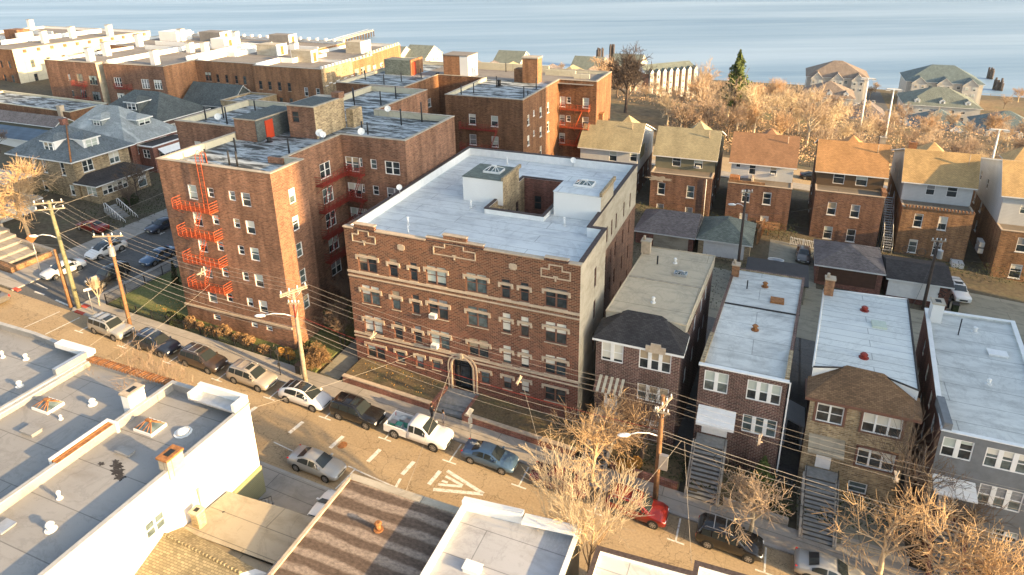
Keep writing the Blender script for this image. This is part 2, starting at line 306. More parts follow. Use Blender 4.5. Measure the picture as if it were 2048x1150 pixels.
# ---------------- walls ----------------
def wall_face(mb, a, b, z0, z1, holes, m, depth=.14, top=None):
    """outer wall skin from a to b (outward is to the right of a->b) with real openings; holes (u, z, w, h); z0 may be a pair"""
    a = V((a[0], a[1])); b = V((b[0], b[1])); L = (b-a).length; d = (b-a)/L; n = V((d.y, -d.x))
    za, zb_ = z0 if isinstance(z0, tuple) else (z0, z0)
    P = lambda u, z, k=0: (a.x+d.x*u-n.x*k, a.y+d.y*u-n.y*k, z)
    us = sorted({0, L}|{x for h in holes for x in (h[0]-h[2]/2, h[0]+h[2]/2) if 0 < x < L})
    zs = sorted({z1}|{x for h in holes for x in (h[1], h[1]+h[3])}); zl = min(za, zb_)
    for i in range(len(us)-1):
        u0, u1 = us[i], us[i+1]; uc = (u0+u1)/2; lo = None
        bot = lambda u: za+(zb_-za)*u/L
        prev = None
        for z in zs:
            inh = lambda zc: any(abs(uc-h[0]) < h[2]/2 and h[1] < zc < h[1]+h[3] for h in holes)
            if prev is None:
                zc = z-.01
                if not inh(zc): mb.face([P(u0, bot(u0)), P(u1, bot(u1)), P(u1, z), P(u0, z)], m)
            elif not inh((prev+z)/2): mb.face([P(u0, prev), P(u1, prev), P(u1, z), P(u0, z)], m)
            prev = z
    for u, z, w, h in holes:
        u0, u1 = u-w/2, u+w/2
        mb.face([P(u0, z), P(u0, z, depth), P(u1, z, depth), P(u1, z)][::-1], m); mb.face([P(u0, z+h), P(u1, z+h), P(u1, z+h, depth), P(u0, z+h, depth)][::-1], m)
        mb.face([P(u0, z), P(u0, z+h), P(u0, z+h, depth), P(u0, z, depth)][::-1], m); mb.face([P(u1, z), P(u1, z, depth), P(u1, z+h, depth), P(u1, z+h)][::-1], m)
def inset(poly, t):
    out = []; n = len(poly)
    for i in range(n):
        p0, p, p1 = V(poly[i-1]), V(poly[i]), V(poly[(i+1) % n]); d0 = (p-p0).normalized(); d1 = (p1-p).normalized()
        n0 = V((-d0.y, d0.x)); n1 = V((-d1.y, d1.x)); b = (n0+n1); b = b/max(.2, b.dot(n0)) if b.length > 1e-4 else n0
        out.append((p.x+b.x*t, p.y+b.y*t))
    return out
def block(name, label, cat, poly, z0, z1, mwall, mroof, roofz=None, pt=.3, inner=None, coping=None, wins={}, group=None, kw={}, mw={}, depth=.14, root=None, cope_t=.08, cope_o=.06, wallname='wall'):
    """flat-roofed building. wins: edge index -> list of (u_centre, z, w, h, dict)"""
    cx = sum(p[0] for p in poly)/len(poly); cy = sum(p[1] for p in poly)/len(poly)
    if root is None: root = empty(name, (cx, cy, gz(cx, cy) if z0 is None else z0), label, cat, group)
    n = len(poly); wl = MB(); roofz = z1-.6 if roofz is None else roofz; inner = inner or mwall
    for i in range(n):
        a, b = poly[i], poly[(i+1) % n]; ws = wins.get(i, [])
        zb = (gz(*a)-.6, gz(*b)-.6) if z0 is None else z0
        mm = mw.get(i, mwall)
        if isinstance(mm, tuple):
            wall_face(wl, a, b, zb, mm[0], [w[:4] for w in ws if w[1] < mm[0]], mm[2], depth); wall_face(wl, a, b, mm[0], z1, [w[:4] for w in ws if w[1] >= mm[0]], mm[1], depth)
        else: wall_face(wl, a, b, zb, z1, [w[:4] for w in ws], mm, depth)
    ip = inset(poly, pt)
    for i in range(n):
        a, b, c, d = ip[i], ip[(i+1) % n], poly[(i+1) % n], poly[i]
        wl.face([(b[0], b[1], roofz-.1), (a[0], a[1], roofz-.1), (a[0], a[1], z1), (b[0], b[1], z1)], inner)
        wl.face([(d[0], d[1], z1), (c[0], c[1], z1), (b[0], b[1], z1), (a[0], a[1], z1)], mwall)
    wl.build(wallname, root)
    rf = MB(); rf.face([(x, y, roofz) for x, y in ip], mroof); rfo = rf.build('roof', root)
    if coping:
        cp = MB(); o1 = inset(poly, -cope_o); i1 = inset(poly, pt+cope_o*.6)
        for i in range(n):
            j = (i+1) % n; A, B_, C, D = o1[i], o1[j], i1[j], i1[i]; z_, zt = z1+.004, z1+cope_t
            cp.face([(*A, zt), (*B_, zt), (*C, zt), (*D, zt)], coping); cp.face([(*A, z_), (*B_, z_), (*B_, zt), (*A, zt)], coping); cp.face([(*C, z_), (*D, z_), (*D, zt), (*C, zt)], coping); cp.face([(*D, z_), (*C, z_), (*B_, z_), (*A, z_)], coping)
        cp.build('coping', root)
    for i, ws in wins.items():
        a, b = V(poly[i]), V(poly[(i+1) % n]); d = (b-a).normalized(); nn = V((d.y, -d.x)); rz = math.atan2(d.y, d.x)
        for w in ws:
            p = a+d*w[0]-nn*depth*.75; k = dict(kw); k.update(w[4] if len(w) > 4 else {})
            if k.pop('skip', 0): continue
            window(root, (p.x, p.y, w[1]), rz, w[2], w[3], **k)
    return root, rfo
def W_(us, zs, w, h, **k): return [(u, z, w, h, k) for z in zs for u in us]
def part(root, name, fn, **k):
    mb = MB(); fn(mb); return mb.build(name, root, **k)
def vent(root, x, y, z, h=.5, r=.1, m=None, cap=True, name='vent_pipe'):
    mb = MB(); m = m or m_white; mb.cyl((x, y, z), r*1.9, .05, m, 10); mb.cyl((x, y, z+.05), r, h, m, 10)
    if cap: mb.cyl((x, y, z+h), r*1.5, .12, m, 10, r*.9)
    return mb.build(name, root)
def pole_(root, x, y, z, h=1.5, r=.09): return part(root, 'vent_pipe', lambda mb: mb.cyl((x, y, z), r, h, m_black, 8))
def dish(root, x, y, z, r=.35, az=-60):
    T = Matrix.Translation((x, y, z+.75)) @ Matrix.Rotation(R(az), 4, 'Z') @ Matrix.Rotation(R(62), 4, 'Y'); mb = MB(); k = 0
    mb.tube([(x, y, z), (x, y, z+.7)], .04, m_metal, 6)
    rings = [(0, 0.0), (r*.5, .03), (r*.85, .09), (r, .13)]
    for a in range(3):
        for i in range(14):
            t0, t1 = 2*pi*i/14, 2*pi*(i+1)/14; (ra, za), (rb, zb) = rings[a], rings[a+1]
            pts = [T@V((rr*cos(t), rr*sin(t), zz_)) for rr, zz_, t in ((ra, za, t0), (rb, zb, t0), (rb, zb, t1), (ra, za, t1))]
            mb.face(pts if a else pts[1:], m_white, True)
    mb.tube([T@V((r*.8, 0, .1)), T@V((.1, 0, r*1.2))], .015, m_metal, 4); mb.box((-.05, -.05, r*1.15), (.12, .05, r*1.3), m_white, T)
    return mb.build('satellite_dish', root)
def skylight(root, x, y, z, w=1.6, d=1.2, h=.6, m=None, rust=False):
    mb = MB(); m = m or m_white; mb.box((x-w/2, y-d/2, z), (x+w/2, y+d/2, z+.22), m); a = MB(); t = .22
    c = [(x-w/2+.06, y-d/2+.06), (x+w/2-.06, y-d/2+.06), (x+w/2-.06, y+d/2-.06), (x-w/2+.06, y+d/2-.06)]
    r0, r1 = (x-w*.12, y, z+h), (x+w*.12, y, z+h)
    zt = z+.224
    for f in ([c[0], c[1], r1, r0], [c[1], c[2], r1], [c[2], c[3], r0, r1], [c[3], c[0], r0]):
        a.face([(p[0], p[1], zt) if len(p) == 2 else p for p in f], m_glass2)
    o = mb.build('skylight', root); g = a.build('pane', None); g.parent = o
    b = MB(); ribs = [(c[0], r0), (c[3], r0), (c[1], r1), (c[2], r1)]+[(((c[0][0]*(1-k)+c[1][0]*k), c[0][1]), r0 if k < .5 else r1) for k in (.25, .5, .75)]+[(((c[0][0]*(1-k)+c[1][0]*k), c[2][1]), r0 if k < .5 else r1) for k in (.25, .5, .75)]
    for p, q_ in ribs: b.tube([(p[0], p[1], zt+.01), q_], .035, m_rust if rust else m, 4)
    b.box((x-w*.14, y-.1, z+h-.04), (x+w*.14, y+.1, z+h+.1), m_rust if rust else m)
    f = b.build('frame', None); f.parent = o; return o
def chimney(root, x, y, z, w, d, h, m, top=None, pots=0, name='chimney'):
    mb = MB(); mb.box((x-w/2, y-d/2, z), (x+w/2, y+d/2, z+h), m); t = top or m
    mb.box((x-w/2-.07, y-d/2-.07, z+h+.002), (x+w/2+.07, y+d/2+.07, z+h+.14), t)
    if pots == 0: mb.box((x-w/4, y-d/4, z+h+.142), (x+w/4, y+d/4, z+h+.16), m_dark)
    for i in range(pots): mb.cyl((x-w/4+i*w/2, y, z+h+.142), .13, .4, m_stone, 8)
    return mb.build(name, root)
def hatch(root, x, y, z, w, d, h=.35, m=None): return part(root, 'roof_hatch', lambda mb: (mb.box((x-w/2, y-d/2, z), (x+w/2, y+d/2, z+h), m or m_white), mb.box((x-w/2-.05, y-d/2-.05, z+h+.002), (x+w/2+.05, y+d/2+.05, z+h+.06), m or m_white)))
def hip(mb, x0, y0, x1, y1, z, h, m, fas=None, ridge=None, t=.18):
    """hip roof over a rectangle; ridge = (xa, ya, xb, yb)"""
    if ridge is None:
        wx, wy = x1-x0, y1-y0
        ridge = ((x0+wy/2, (y0+y1)/2, x1-wy/2, (y0+y1)/2) if wx >= wy else ((x0+x1)/2, y0+wx/2, (x0+x1)/2, y1-wx/2))
    a, b = (ridge[0], ridge[1], z+h), (ridge[2], ridge[3], z+h); A, B_, C, D = (x0, y0, z), (x1, y0, z), (x1, y1, z), (x0, y1, z)
    if abs(ridge[2]-ridge[0]) >= abs(ridge[3]-ridge[1]):
        for f in ([A, B_, b, a], [B_, C, b], [C, D, a, b], [D, A, a]): mb.face(f, m)
    else:
        for f in ([A, B_, a], [B_, C, b, a], [C, D, b], [D, A, a, b]): mb.face(f, m)
    if fas: mb.box((x0, y0, z-t), (x1, y1, z-.004), fas)
def gable(mb, x0, y0, x1, y1, z, h, m, gm, axis='x', ov=.3, t=.14):
    """gable roof with thickness, ridge along axis"""
    if axis == 'x':
        ym = (y0+y1)/2; E = [((x0-ov, y0-ov, z-h*ov/((y1-y0)/2)), (x1+ov, y0-ov), (x1+ov, ym), (x0-ov, ym))]
        k = h/((y1-y0)/2)
        pr = [(y0-ov, z-k*ov), (ym, z+h), (y1+ov, z-k*ov)]
        f = lambda s_, y, zz_: (s_, y, zz_); s0, s1 = x0-ov, x1+ov; g0, g1 = x0, x1
    else:
        xm = (x0+x1)/2; k = h/((x1-x0)/2); pr = [(x0-ov, z-k*ov), (xm, z+h), (x1+ov, z-k*ov)]
        f = lambda s_, x, zz_: (x, s_, zz_); s0, s1 = y0-ov, y1+ov; g0, g1 = y0, y1
    fl = axis == 'y'
    for i in (0, 1):
        (a, za), (b, zb) = pr[i], pr[i+1]
        q_ = [f(s0, a, za), f(s1, a, za), f(s1, b, zb), f(s0, b, zb)]; mb.face(q_[::-1] if fl else q_, m)
        q_ = [f(s0, a, za-t), f(s1, a, za-t), f(s1, b, zb-t), f(s0, b, zb-t)]; mb.face(q_ if fl else q_[::-1], m_white)
        for s_ in (s0, s1): mb.face([f(s_, a, za-t), f(s_, a, za), f(s_, b, zb), f(s_, b, zb-t)], m_white)
    for a, za in (pr[0], pr[2]): mb.face([f(s0, a, za-t), f(s1, a, za-t), f(s1, a, za), f(s0, a, za)], m_white)
    if gm:
        for g in (g0, g1):
            mb.face([f(g, (y0 if axis == 'x' else x0), z-.1), f(g, (y1 if axis == 'x' else x1), z-.1), f(g, pr[1][0], z+h-.1)], gm)
# ================= terrain, road, pavements =================
def gzf(dz): return lambda x, y: gz(x, y)+dz
def sheet(name, x0, x1, y0, y1, dz, m, nx=2, ny=2, kind='structure'):
    mb = MB(); xs = [x0+(x1-x0)*i/(nx-1) for i in range(nx)]; ys = [y0+(y1-y0)*i/(ny-1) for i in range(ny)]
    for i in range(nx-1):
        for j in range(ny-1): mb.face([(x, y, gz(x, y)+dz) for x, y in ((xs[i], ys[j]), (xs[i+1], ys[j]), (xs[i+1], ys[j+1]), (xs[i], ys[j+1]))], m)
    o = mb.build(name); o['kind'] = kind; return o
gm = MB(); ys = [-60, 0, 140]+[150+112*i/18 for i in range(19)]+[300, 439]; xs = [-980, -400, -190, -150, -110, -95, -80, -65, -50, 0, 60, 150, 320]
for j in range(len(ys)-1):
    for i in range(len(xs)-1):
        c = [(xs[i], ys[j]), (xs[i+1], ys[j]), (xs[i+1], ys[j+1]), (xs[i], ys[j+1])]
        gm.face([(x, y, gz(x, y)) for x, y in c], m_park if ys[j] > 130 and xs[i] > -100 else m_ground)
gm.face([(-980, 439, -41), (320, 439, -41), (320, 441, -43.5), (-980, 441, -43.5)], m_conc)
struct(gm.build('ground'))
q = NT('river_water', .45, spec=.2)
def wv_(sx, sy, off=(0, 0, 0)):
    a = q.P(1, 1, 1, src='Object', rot=R(-22.6)); k = q.n.new('ShaderNodeMapping'); k.inputs['Scale'].default_value = (sx, sy, 1); k.inputs['Location'].default_value = off; q.L(a, k.inputs[0]); return k.outputs[0]
f = q.noise(wv_(.0011, .0085), 1, 7, .62, .5); f2 = q.noise(wv_(.006, .06, (4, 4, 0)), 1, 6, .7); f3 = q.noise(wv_(.08, .5), 1, 4)
q.base(q.mix(q.ramp(f2, [(.42, 0), (.72, .5)]), q.ramp(f, [(.34, (.125, .215, .32)), (.5, (.185, .28, .39)), (.64, (.28, .375, .48))]), (.29, .385, .46)))
q.bump(q.mix(.5, f2, f3), .5, 1.0)
struct(MB().box((-4000, 441, -60), (4000, 5200, -43), q.mat).build('river'))
sheet('road', -84.5, 60, 31.9, 40.6, .03, m_asph); sheet('road', -189.9, -84.5, 31.9, 40.6, .03, m_asph)
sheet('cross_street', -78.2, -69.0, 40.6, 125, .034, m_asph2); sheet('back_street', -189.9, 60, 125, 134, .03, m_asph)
def slab(name, poly, h, m, kind='structure', z0=-.3):
    mb = MB(); mb.prism(poly, gzf(z0), gzf(h), m); o = mb.build(name)
    if kind: o['kind'] = kind
    return o
rect = lambda a, b, c, d: [(a, b), (c, b), (c, d), (a, d)]
slab('pavement', rect(-68.7, 40.9, 60, 43.0), .15, m_conc); slab('kerb', rect(-68.7, 40.6, 60, 40.895), .16, m_kerb)
slab('pavement', rect(-68.7, 43.003, -66.6, 120), .15, m_conc); slab('kerb', rect(-69.0, 40.9, -68.703, 120), .16, m_kerb)
slab('pavement', rect(-82, 40.9, -78.5, 120), .15, m_conc); slab('kerb', rect(-78.5, 40.6, -78.2, 120), .16, m_kerb)
slab('pavement', rect(-189.9, 40.7, -82.003, 43), .15, m_conc)
slab('pavement', rect(-189.9, 27.4, 60, 31.65), .15, m_conc); slab('kerb', rect(-189.9, 31.653, 60, 31.9), .16, m_kerb)
slab('pavement', rect(-32.9, 22.5, -25.2, 27.397), .15, m_conc); slab('alley', rect(-12, 71, 60, 84), .01, m_conc2); slab('yard', rect(21, 78, 40, 92), .035, m_conc2); slab('driveway', rect(0.5, 84, 6.5, 97), .03, m_conc2)
slab('pavement', rect(-84, 121.5, 60, 124.8), .12, m_conc)
slab('kerb', rect(-68.6, 41.5, -67.7, 42.1), .17, m_redpad); slab('kerb', rect(-68.2, 40.55, -66.9, 40.9), .175, m_redpad); slab('kerb', rect(-78.5, 40.75, -77.6, 41.2), .17, m_redpad)
# markings
def mark(pts, dz=.038): 
    mb = MB(); mb.face([(x, y, gz(x, y)+dz) for x, y in pts], m_line); return mb
mk = MB()
def bar(x0, y0, x1, y1, w):
    d = V((x1-x0, y1-y0)).normalized(); n = V((-d.y, d.x))*w/2
    mk.face([(x, y, gz(x, y)+.038) for x, y in ((x0-n.x, y0-n.y), (x1-n.x, y1-n.y), (x1+n.x, y1+n.y), (x0+n.x, y0+n.y))], m_line)
for i in range(13):
    x = -34.0+(i-5)*6.1
    if i != 9 or True: bar(x, 38.33, x, 40.5, .13); bar(x-.62, 38.27, x+.62, 38.27, .13)
for x in (-35.5, -31.35, -27.7, -24.5, -22.1): bar(x-.05, 35.5+.0*x, x+.1, 37.1, .34)
bar(-40.4, 35.9, -40.3, 36.9, .34)
bar(-21.5, 37.35, -17.9, 36.45, .3); bar(-21.6, 35.2, -17.9, 36.4, .3); bar(-21.35, 36.8, -19.7, 36.5, .24); bar(-21.5, 35.8, -19.7, 36.4, .24); bar(-21.4, 36.25, -20.9, 36.28, .2)
bar(-24.3, 34.0, -24.45, 35.1, .22); bar(-28.3, 34.4, -22.5, 34.05, .12); bar(-28.4, 32.1, -28.2, 34.5, .12); bar(-28.9, 34.45, -28.2, 34.45, .12); bar(-36, 34.1, -33.5, 33.9, .1)
bar(-72.3, 41.4, -69.6, 41.2, .22); bar(-76, 41.6, -74.4, 41.6, .22); bar(-67.0, 36.5, -66.8, 40.1, .13); bar(-77.6, 42.9, -75.3, 42.6, .12); bar(-70, 36.4, -69.7, 40, .1)
for y in (47, 53, 59): bar(-76, y, -76, y+.01, .1); bar(-78.1, y, -76, y, .12); bar(-71, y+.6, -69.1, y+.6, .12); bar(-76, y-.4, -76, y+.4, .12)
struct(mk.build('road_markings'))
o = MB().cyl((-30.7, 36.2, gz(-30.7)+.036), .42, .012, m_rust, 20).build('manhole_cover'); tag(o, 'round rusty manhole cover in the road in front of the pickup', 'manhole cover')
# ================= central building =================
X0, X1, YF, YB = -36.0, -13.4, 46.3, 73.5
def U(x): return x-X0
ccols = [(-33.75, 2.0, 2), (-31.0, .92, 1), (-28.9, .8, 1), (-26.6, 2.0, 2), (-22.7, 2.0, 2), (-19.95, .86, 1), (-18.25, .82, 1), (-15.45, 1.95, 2)]
fw_ = []
bl = {(0, 3): (m_blind2, 4), (1, 3): (m_blind2, 3), (2, 3): (m_blind3, 0), (3, 3): (m_blind3, 3), (4, 3): (m_blind3, 2), (5, 3): (m_blind, 0), (6, 3): (m_blind, 0), (7, 3): (m_blind, 0)}
for r, (zt, hh) in enumerate(((4.75, 1.3), (8.0, 1.9), (11.25, 2.0), (14.5, 1.85))):
    for c, (x, w, n) in enumerate(ccols):
        h = hh
        if r == 0:
            if c == 4: x, w, n, h = -22.15, .9, 1, 1.3
            if c == 3: x, w, n, h = -27.15, .85, 1, 1.1
            if c in (0, 7): h = 1.45
        k = dict(n=n, fm=m_brown, lintel=m_stone, sill=m_stone)
        if (c, r) in bl: k['blind'], k['var'] = bl[(c, r)]
        if (r, c) in ((1, 3), (2, 3)): k['ac'] = True
        if c in (5, 6, 7, 0) and 0 < r < 3: k['var'] = wr.choice([1, 1, 4, 3]); k['blind'] = m_blind
        fw_.append((U(x), zt-h, w, h, k))
door = (U(-24.4), 2.1, 2.1, 3.55, dict(skip=1))
ew = [(u, z, .62, 1.7, dict(var=0, fm=m_brown)) for z in (6.2, 9.4, 12.75) for u in (2.0, 5.1)][0:0]+[(4.6, z, .7, 1.9, dict(fm=m_brown, var=0)) for z in (6.2, 9.5, 12.7)]
ew2 = [(u, z, .6, 1.75, dict(fm=m_brown, var=0)) for z in (3.1, 6.3, 9.5, 12.75) for u in (1.2, 3.4, 6.0, 7.9, 9.8, 13.2, 16.2)]
poly = [(X0, YF), (X1, YF), (X1, 54.2), (-14.8, 54.2), (-14.8, YB), (-36.4, YB)]
cen, _r = block('brick_apartment_building', 'four-storey red brick apartment building with white flat roof, stepped parapet and arched entrance', 'building', poly, None, 16.9, m_brickF, m_rW, 15.95, .32, m_white, m_tile,
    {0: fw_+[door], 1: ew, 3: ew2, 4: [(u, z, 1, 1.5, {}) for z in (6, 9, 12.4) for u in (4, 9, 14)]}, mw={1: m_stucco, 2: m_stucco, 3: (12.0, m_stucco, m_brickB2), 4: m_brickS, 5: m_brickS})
cen['label'] = 'four-storey red brick apartment building with white flat roof, stepped parapet and arched entrance'
# replace the roof by one with a light court
bpy.data.objects.remove(_r); ip = inset(poly, .32); CX0, CX1, CY0, CY1 = -25.9, -20.3, 56.2, 66.0
rf = MB()
def rq(a, b, c, d, z=15.95): rf.face([(a, b, z), (c, b, z), (c, d, z), (a, d, z)], m_rW)
rq(-35.9, 46.6, -13.72, 54.0); rq(-35.9, 54.0, -15.12, CY0); rq(-36.1, CY0, CX0, CY1); rq(CX1, CY0, -15.12, CY1); rq(-36.1, CY1, -15.12, 73.2)
rfo = rf.build('roof', cen)
cw = MB(); cp_ = [(CX0, CY0), (CX0, CY1), (CX1, CY1), (CX1, CY0)]
ch = {0: [(2, z, .8, 1.6) for z in (12.8, 9.6)]+[(5, z, .8, 1.6) for z in (12.8, 9.6)]+[(7.6, z, .8, 1.6) for z in (12.8, 9.6)], 1: [(1.6, z, .9, 1.7) for z in (12.8, 9.6)]+[(4.2, z, .9, 1.7) for z in (12.8, 9.6)]}
for i in range(4): wall_face(cw, cp_[i], cp_[(i+1) % 4], 4, 16.45, ch.get(i, []), m_brickY if i == 0 else m_brickC)
op = [(CX0-.3, CY0-.3), (CX1+.3, CY0-.3), (CX1+.3, CY1+.3), (CX0-.3, CY1+.3)]
cw.build('light_court_wall', cen)
k_ = MB()
for a in (rect(CX0-.3, CY0-.3, CX1+.3, CY0-.002), rect(CX0-.3, CY1+.002, CX1+.3, CY1+.3), rect(CX0-.3, CY0, CX0-.002, CY1), rect(CX1+.002, CY0, CX1+.3, CY1)):
    k_.prism(a, 15.9, 16.44, m_white)
k_.build('light_court_kerb', cen); k_ = MB()
for a in (rect(CX0-.36, CY0-.36, CX1+.36, CY0-.05), rect(CX0-.36, CY1+.05, CX1+.36, CY1+.36), rect(CX0-.36, CY0-.048, CX0-.05, CY1+.048), rect(CX1+.05, CY0-.048, CX1+.36, CY1+.048)):
    k_.prism(a, 16.455, 16.56, m_tile)
k_.build('light_court_coping', cen)
for i in (0, 1):
    a, b = V(cp_[i]), V(cp_[i+1]); d = (b-a).normalized(); nn = V((d.y, -d.x))
    for h_ in ch[i]: p = a+d*h_[0]-nn*.1; window(cen, (p.x, p.y, h_[1]), math.atan2(d.y, d.x), h_[2], h_[3], fm=m_brown, var=0)
def bulk(x0, y0, x1, y1, zb, zt, m, side, roofm, skyl=True):
    mb = MB(); a = rect(x0, y0, x1, y1)
    for i in range(4): wall_face(mb, a[i], a[(i+1) % 4], zb, zt-(.0 if i != 2 else 0), [], side if i == 1 else m)
    o = mb.build('stair_bulkhead', cen); r_ = MB(); r_.box((x0-.06, y0-.06, zt), (x1+.06, y1+.06, zt+.07), roofm); ro = r_.build('bulkhead_roof', None); ro.parent = o; ro.location = (0, 0, 0)
    return o
bulk(-29.8, 58.5, -25.3, 62.9, 15.9, 18.55, m_whitewall, m_brickY, m_shGr); bulk(-19.6, 57.7, -14.9, 62.6, 15.9, 18.45, m_whitewall, m_stucco, m_rW)
part(cen, 'bulkhead_parapet', lambda mb: mb.box((-25.36, 58.2, 18.64), (-25.1, 63.1, 19.0), m_brickY)); part(cen, 'bulkhead_parapet', lambda mb: mb.box((-15.0, 57.5, 18.55), (-14.74, 62.8, 18.95), m_brickY))
skylight(cen, -27.3, 60.9, 18.63, 1.9, 1.5, .6); skylight(cen, -17.3, 60.4, 18.53, 1.9, 1.5, .5)
vent(cen, -29.2, 64.0, 15.95, .9, .3, m_white); hatch(cen, -18.4, 66.4, 15.96, 1.1, .8, .5); hatch(cen, -20.0, 66.9, 15.96, .9, .7, .4, m_stone)
for x, y in ((-30.2, 71.3), (-28.1, 56.7), (-17.8, 55.6), (-30.6, 48.6), (-31.8, 50.6)): vent(cen, x, y, 15.96, .75, .09)
dish(cen, -22.4, 73.0, 16.0); dish(cen, -35.6, 55.5, 16.9, .3)
k_ = MB(); k_.tube([(-25.3, 73.45, 16), (-25.3, 73.45, 17.1), (-25.3, 73.8, 17.2)], .03, m_black, 5); k_.tube([(-24.7, 73.45, 16), (-24.7, 73.45, 17.1), (-24.7, 73.8, 17.2)], .03, m_black, 5); k_.build('roof_ladder', cen)
# stepped parapet, trim
pp = MB(); cpp = MB()
for a, b, z in ((-34.85, -32.7, 17.36), (-27.35, -21.95, 17.2), (-25.7, -23.5, 17.66), (-16.42, -14.5, 17.12)):
    z0 = 16.905 if z < 17.5 else 17.205
    part(cen, 'stepped_parapet', lambda mb: mb.box((a, YF-.004, z0), (b, YF+.3, z), m_brickF)); cpp.box((a-.06, YF-.07, z+.003), (b+.06, YF+.37, z+.09), m_stone)
for a, b in ((-36.08, -34.93), (-32.62, -27.43), (-21.87, -16.5), (-14.42, -13.32)): cpp.box((a, YF-.1, 16.9), (b, YF+.4, 17.0), m_stone)
cpp.build('parapet_coping', cen)
tr = MB()
for z in (12.48, 12.03, 5.87, 5.48): tr.box((X0-.03, YF-.09, z-(.07 if z in (12.03, 5.48) else .11)), (X1+.03, YF-.003, z+(.05 if z in (12.03, 5.48) else .1)), m_stone)
def outline(pts):
    for i in range(len(pts)):
        (x0, z0), (x1, z1) = pts[i], pts[(i+1) % len(pts)]
        tr.box((min(x0, x1)-.05, YF-.045-.001*i, min(z0, z1)-.05), (max(x0, x1)+.05, YF-.002, max(z0, z1)+.05), m_stone)
for c, w, zb, s_ in ((-33.9, 1.22, 15.65, .6), (-24.7, 2.0, 15.75, .75), (-15.5, 1.24, 15.4, .6)):
    outline([(c-w, zb), (c-.16, zb), (c-.16, zb+.14), (c+.16, zb+.14), (c+.16, zb), (c+w, zb), (c+w, zb+.72), (c+w*.45, zb+.72), (c+w*.45, zb+1.16), (c-w*.45, zb+1.16), (c-w*.45, zb+.72), (c-w, zb+.72)])
    tr.box((c-.07, YF-.06, zb-.28), (c+.07, YF-.003, zb+.1), m_stone)
for c in (-30.0, -19.25): tr.box((c-.36, YF-.05, 15.6), (c+.36, YF-.003, 16.0), m_stone); tr.box((c-.24, YF-.056, 15.52), (c+.24, YF-.004, 16.08), m_stone)
tr.build('stone_trim', cen)
# arched entrance
ar = MB(); n = 16; cx, rz_, zb_ = -24.4, 1.05, 4.6
for i in range(n):
    t0, t1 = pi*i/n, pi*(i+1)/n
    for a, b, yy, m_ in ((1.05, 1.2, -.12, m_stone), (1.205, 1.36, -.07, m_brickC), (1.365, 1.5, -.1, m_stone)):
        P = [(cx+a*cos(t0), zb_+a*sin(t0)), (cx+b*cos(t0), zb_+b*sin(t0)), (cx+b*cos(t1), zb_+b*sin(t1)), (cx+a*cos(t1), zb_+a*sin(t1))]
        ar.face([(x, YF+yy, z) for x, z in P][::-1], m_); ar.face([(P[3][0], YF+yy, P[3][1]), (P[3][0], YF+.1, P[3][1]), (P[0][0], YF+.1, P[0][1]), (P[0][0], YF+yy, P[0][1])], m_); ar.face([(P[1][0], YF+yy, P[1][1]), (P[1][0], YF, P[1][1]), (P[2][0], YF, P[2][1]), (P[2][0], YF+yy, P[2][1])], m_)
    # spandrels inside the rectangular opening
    xa, xb = cx+1.05*cos(t0), cx+1.05*cos(t1); za, zb2 = zb_+1.05*sin(t0), zb_+1.05*sin(t1)
    ar.face([(xb, YF+.05, zb2), (xa, YF+.05, za), (xa, YF+.05, 5.66), (xb, YF+.05, 5.66)], m_brickC)
for s_ in (-1, 1):
    for a, b, yy, m_ in ((1.05, 1.2, -.12, m_stone), (1.205, 1.36, -.07, m_brickC), (1.365, 1.5, -.1, m_stone)):
        xa, xb = cx+s_*a, cx+s_*b; ar.box((min(xa, xb), YF+yy, 2.1), (max(xa, xb), YF+.1, zb_), m_)
ar.box((cx-.14, YF-.2, 5.62), (cx+.14, YF-.002, 6.1), m_stone)
ar.build('entrance_arch', cen)
dr = MB(); dr.box((cx-1.04, YF+.55, 2.12), (cx+1.04, YF+.6, 5.66), m_glass); 
for x in (-1.0, -.5, .48, .98): dr.box((cx+x-.04, YF+.48, 2.12), (cx+x+.04, YF+.55, 5.6), m_black)
for z in (2.14, 4.35, 4.6): dr.box((cx-1.0, YF+.47, z), (cx+1.0, YF+.545, z+.08), m_black)
dr.build('entrance_door', cen)
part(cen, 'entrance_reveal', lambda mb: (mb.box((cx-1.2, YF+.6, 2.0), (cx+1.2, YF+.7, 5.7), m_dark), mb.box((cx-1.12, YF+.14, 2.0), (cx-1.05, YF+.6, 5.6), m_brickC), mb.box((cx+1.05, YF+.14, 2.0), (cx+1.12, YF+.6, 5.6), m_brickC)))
st = MB(); st.box((cx-1.6, 44.2, 1.4), (cx+1.6, YF+.13, 2.08), m_step); st.box((cx-1.6, 43.75, 1.2), (cx+1.6, 44.197, 1.9), m_step); st.box((cx-1.6, 43.3, 1.0), (cx+1.6, 43.747, 1.73), m_step)
st.build('entrance_steps', cen)
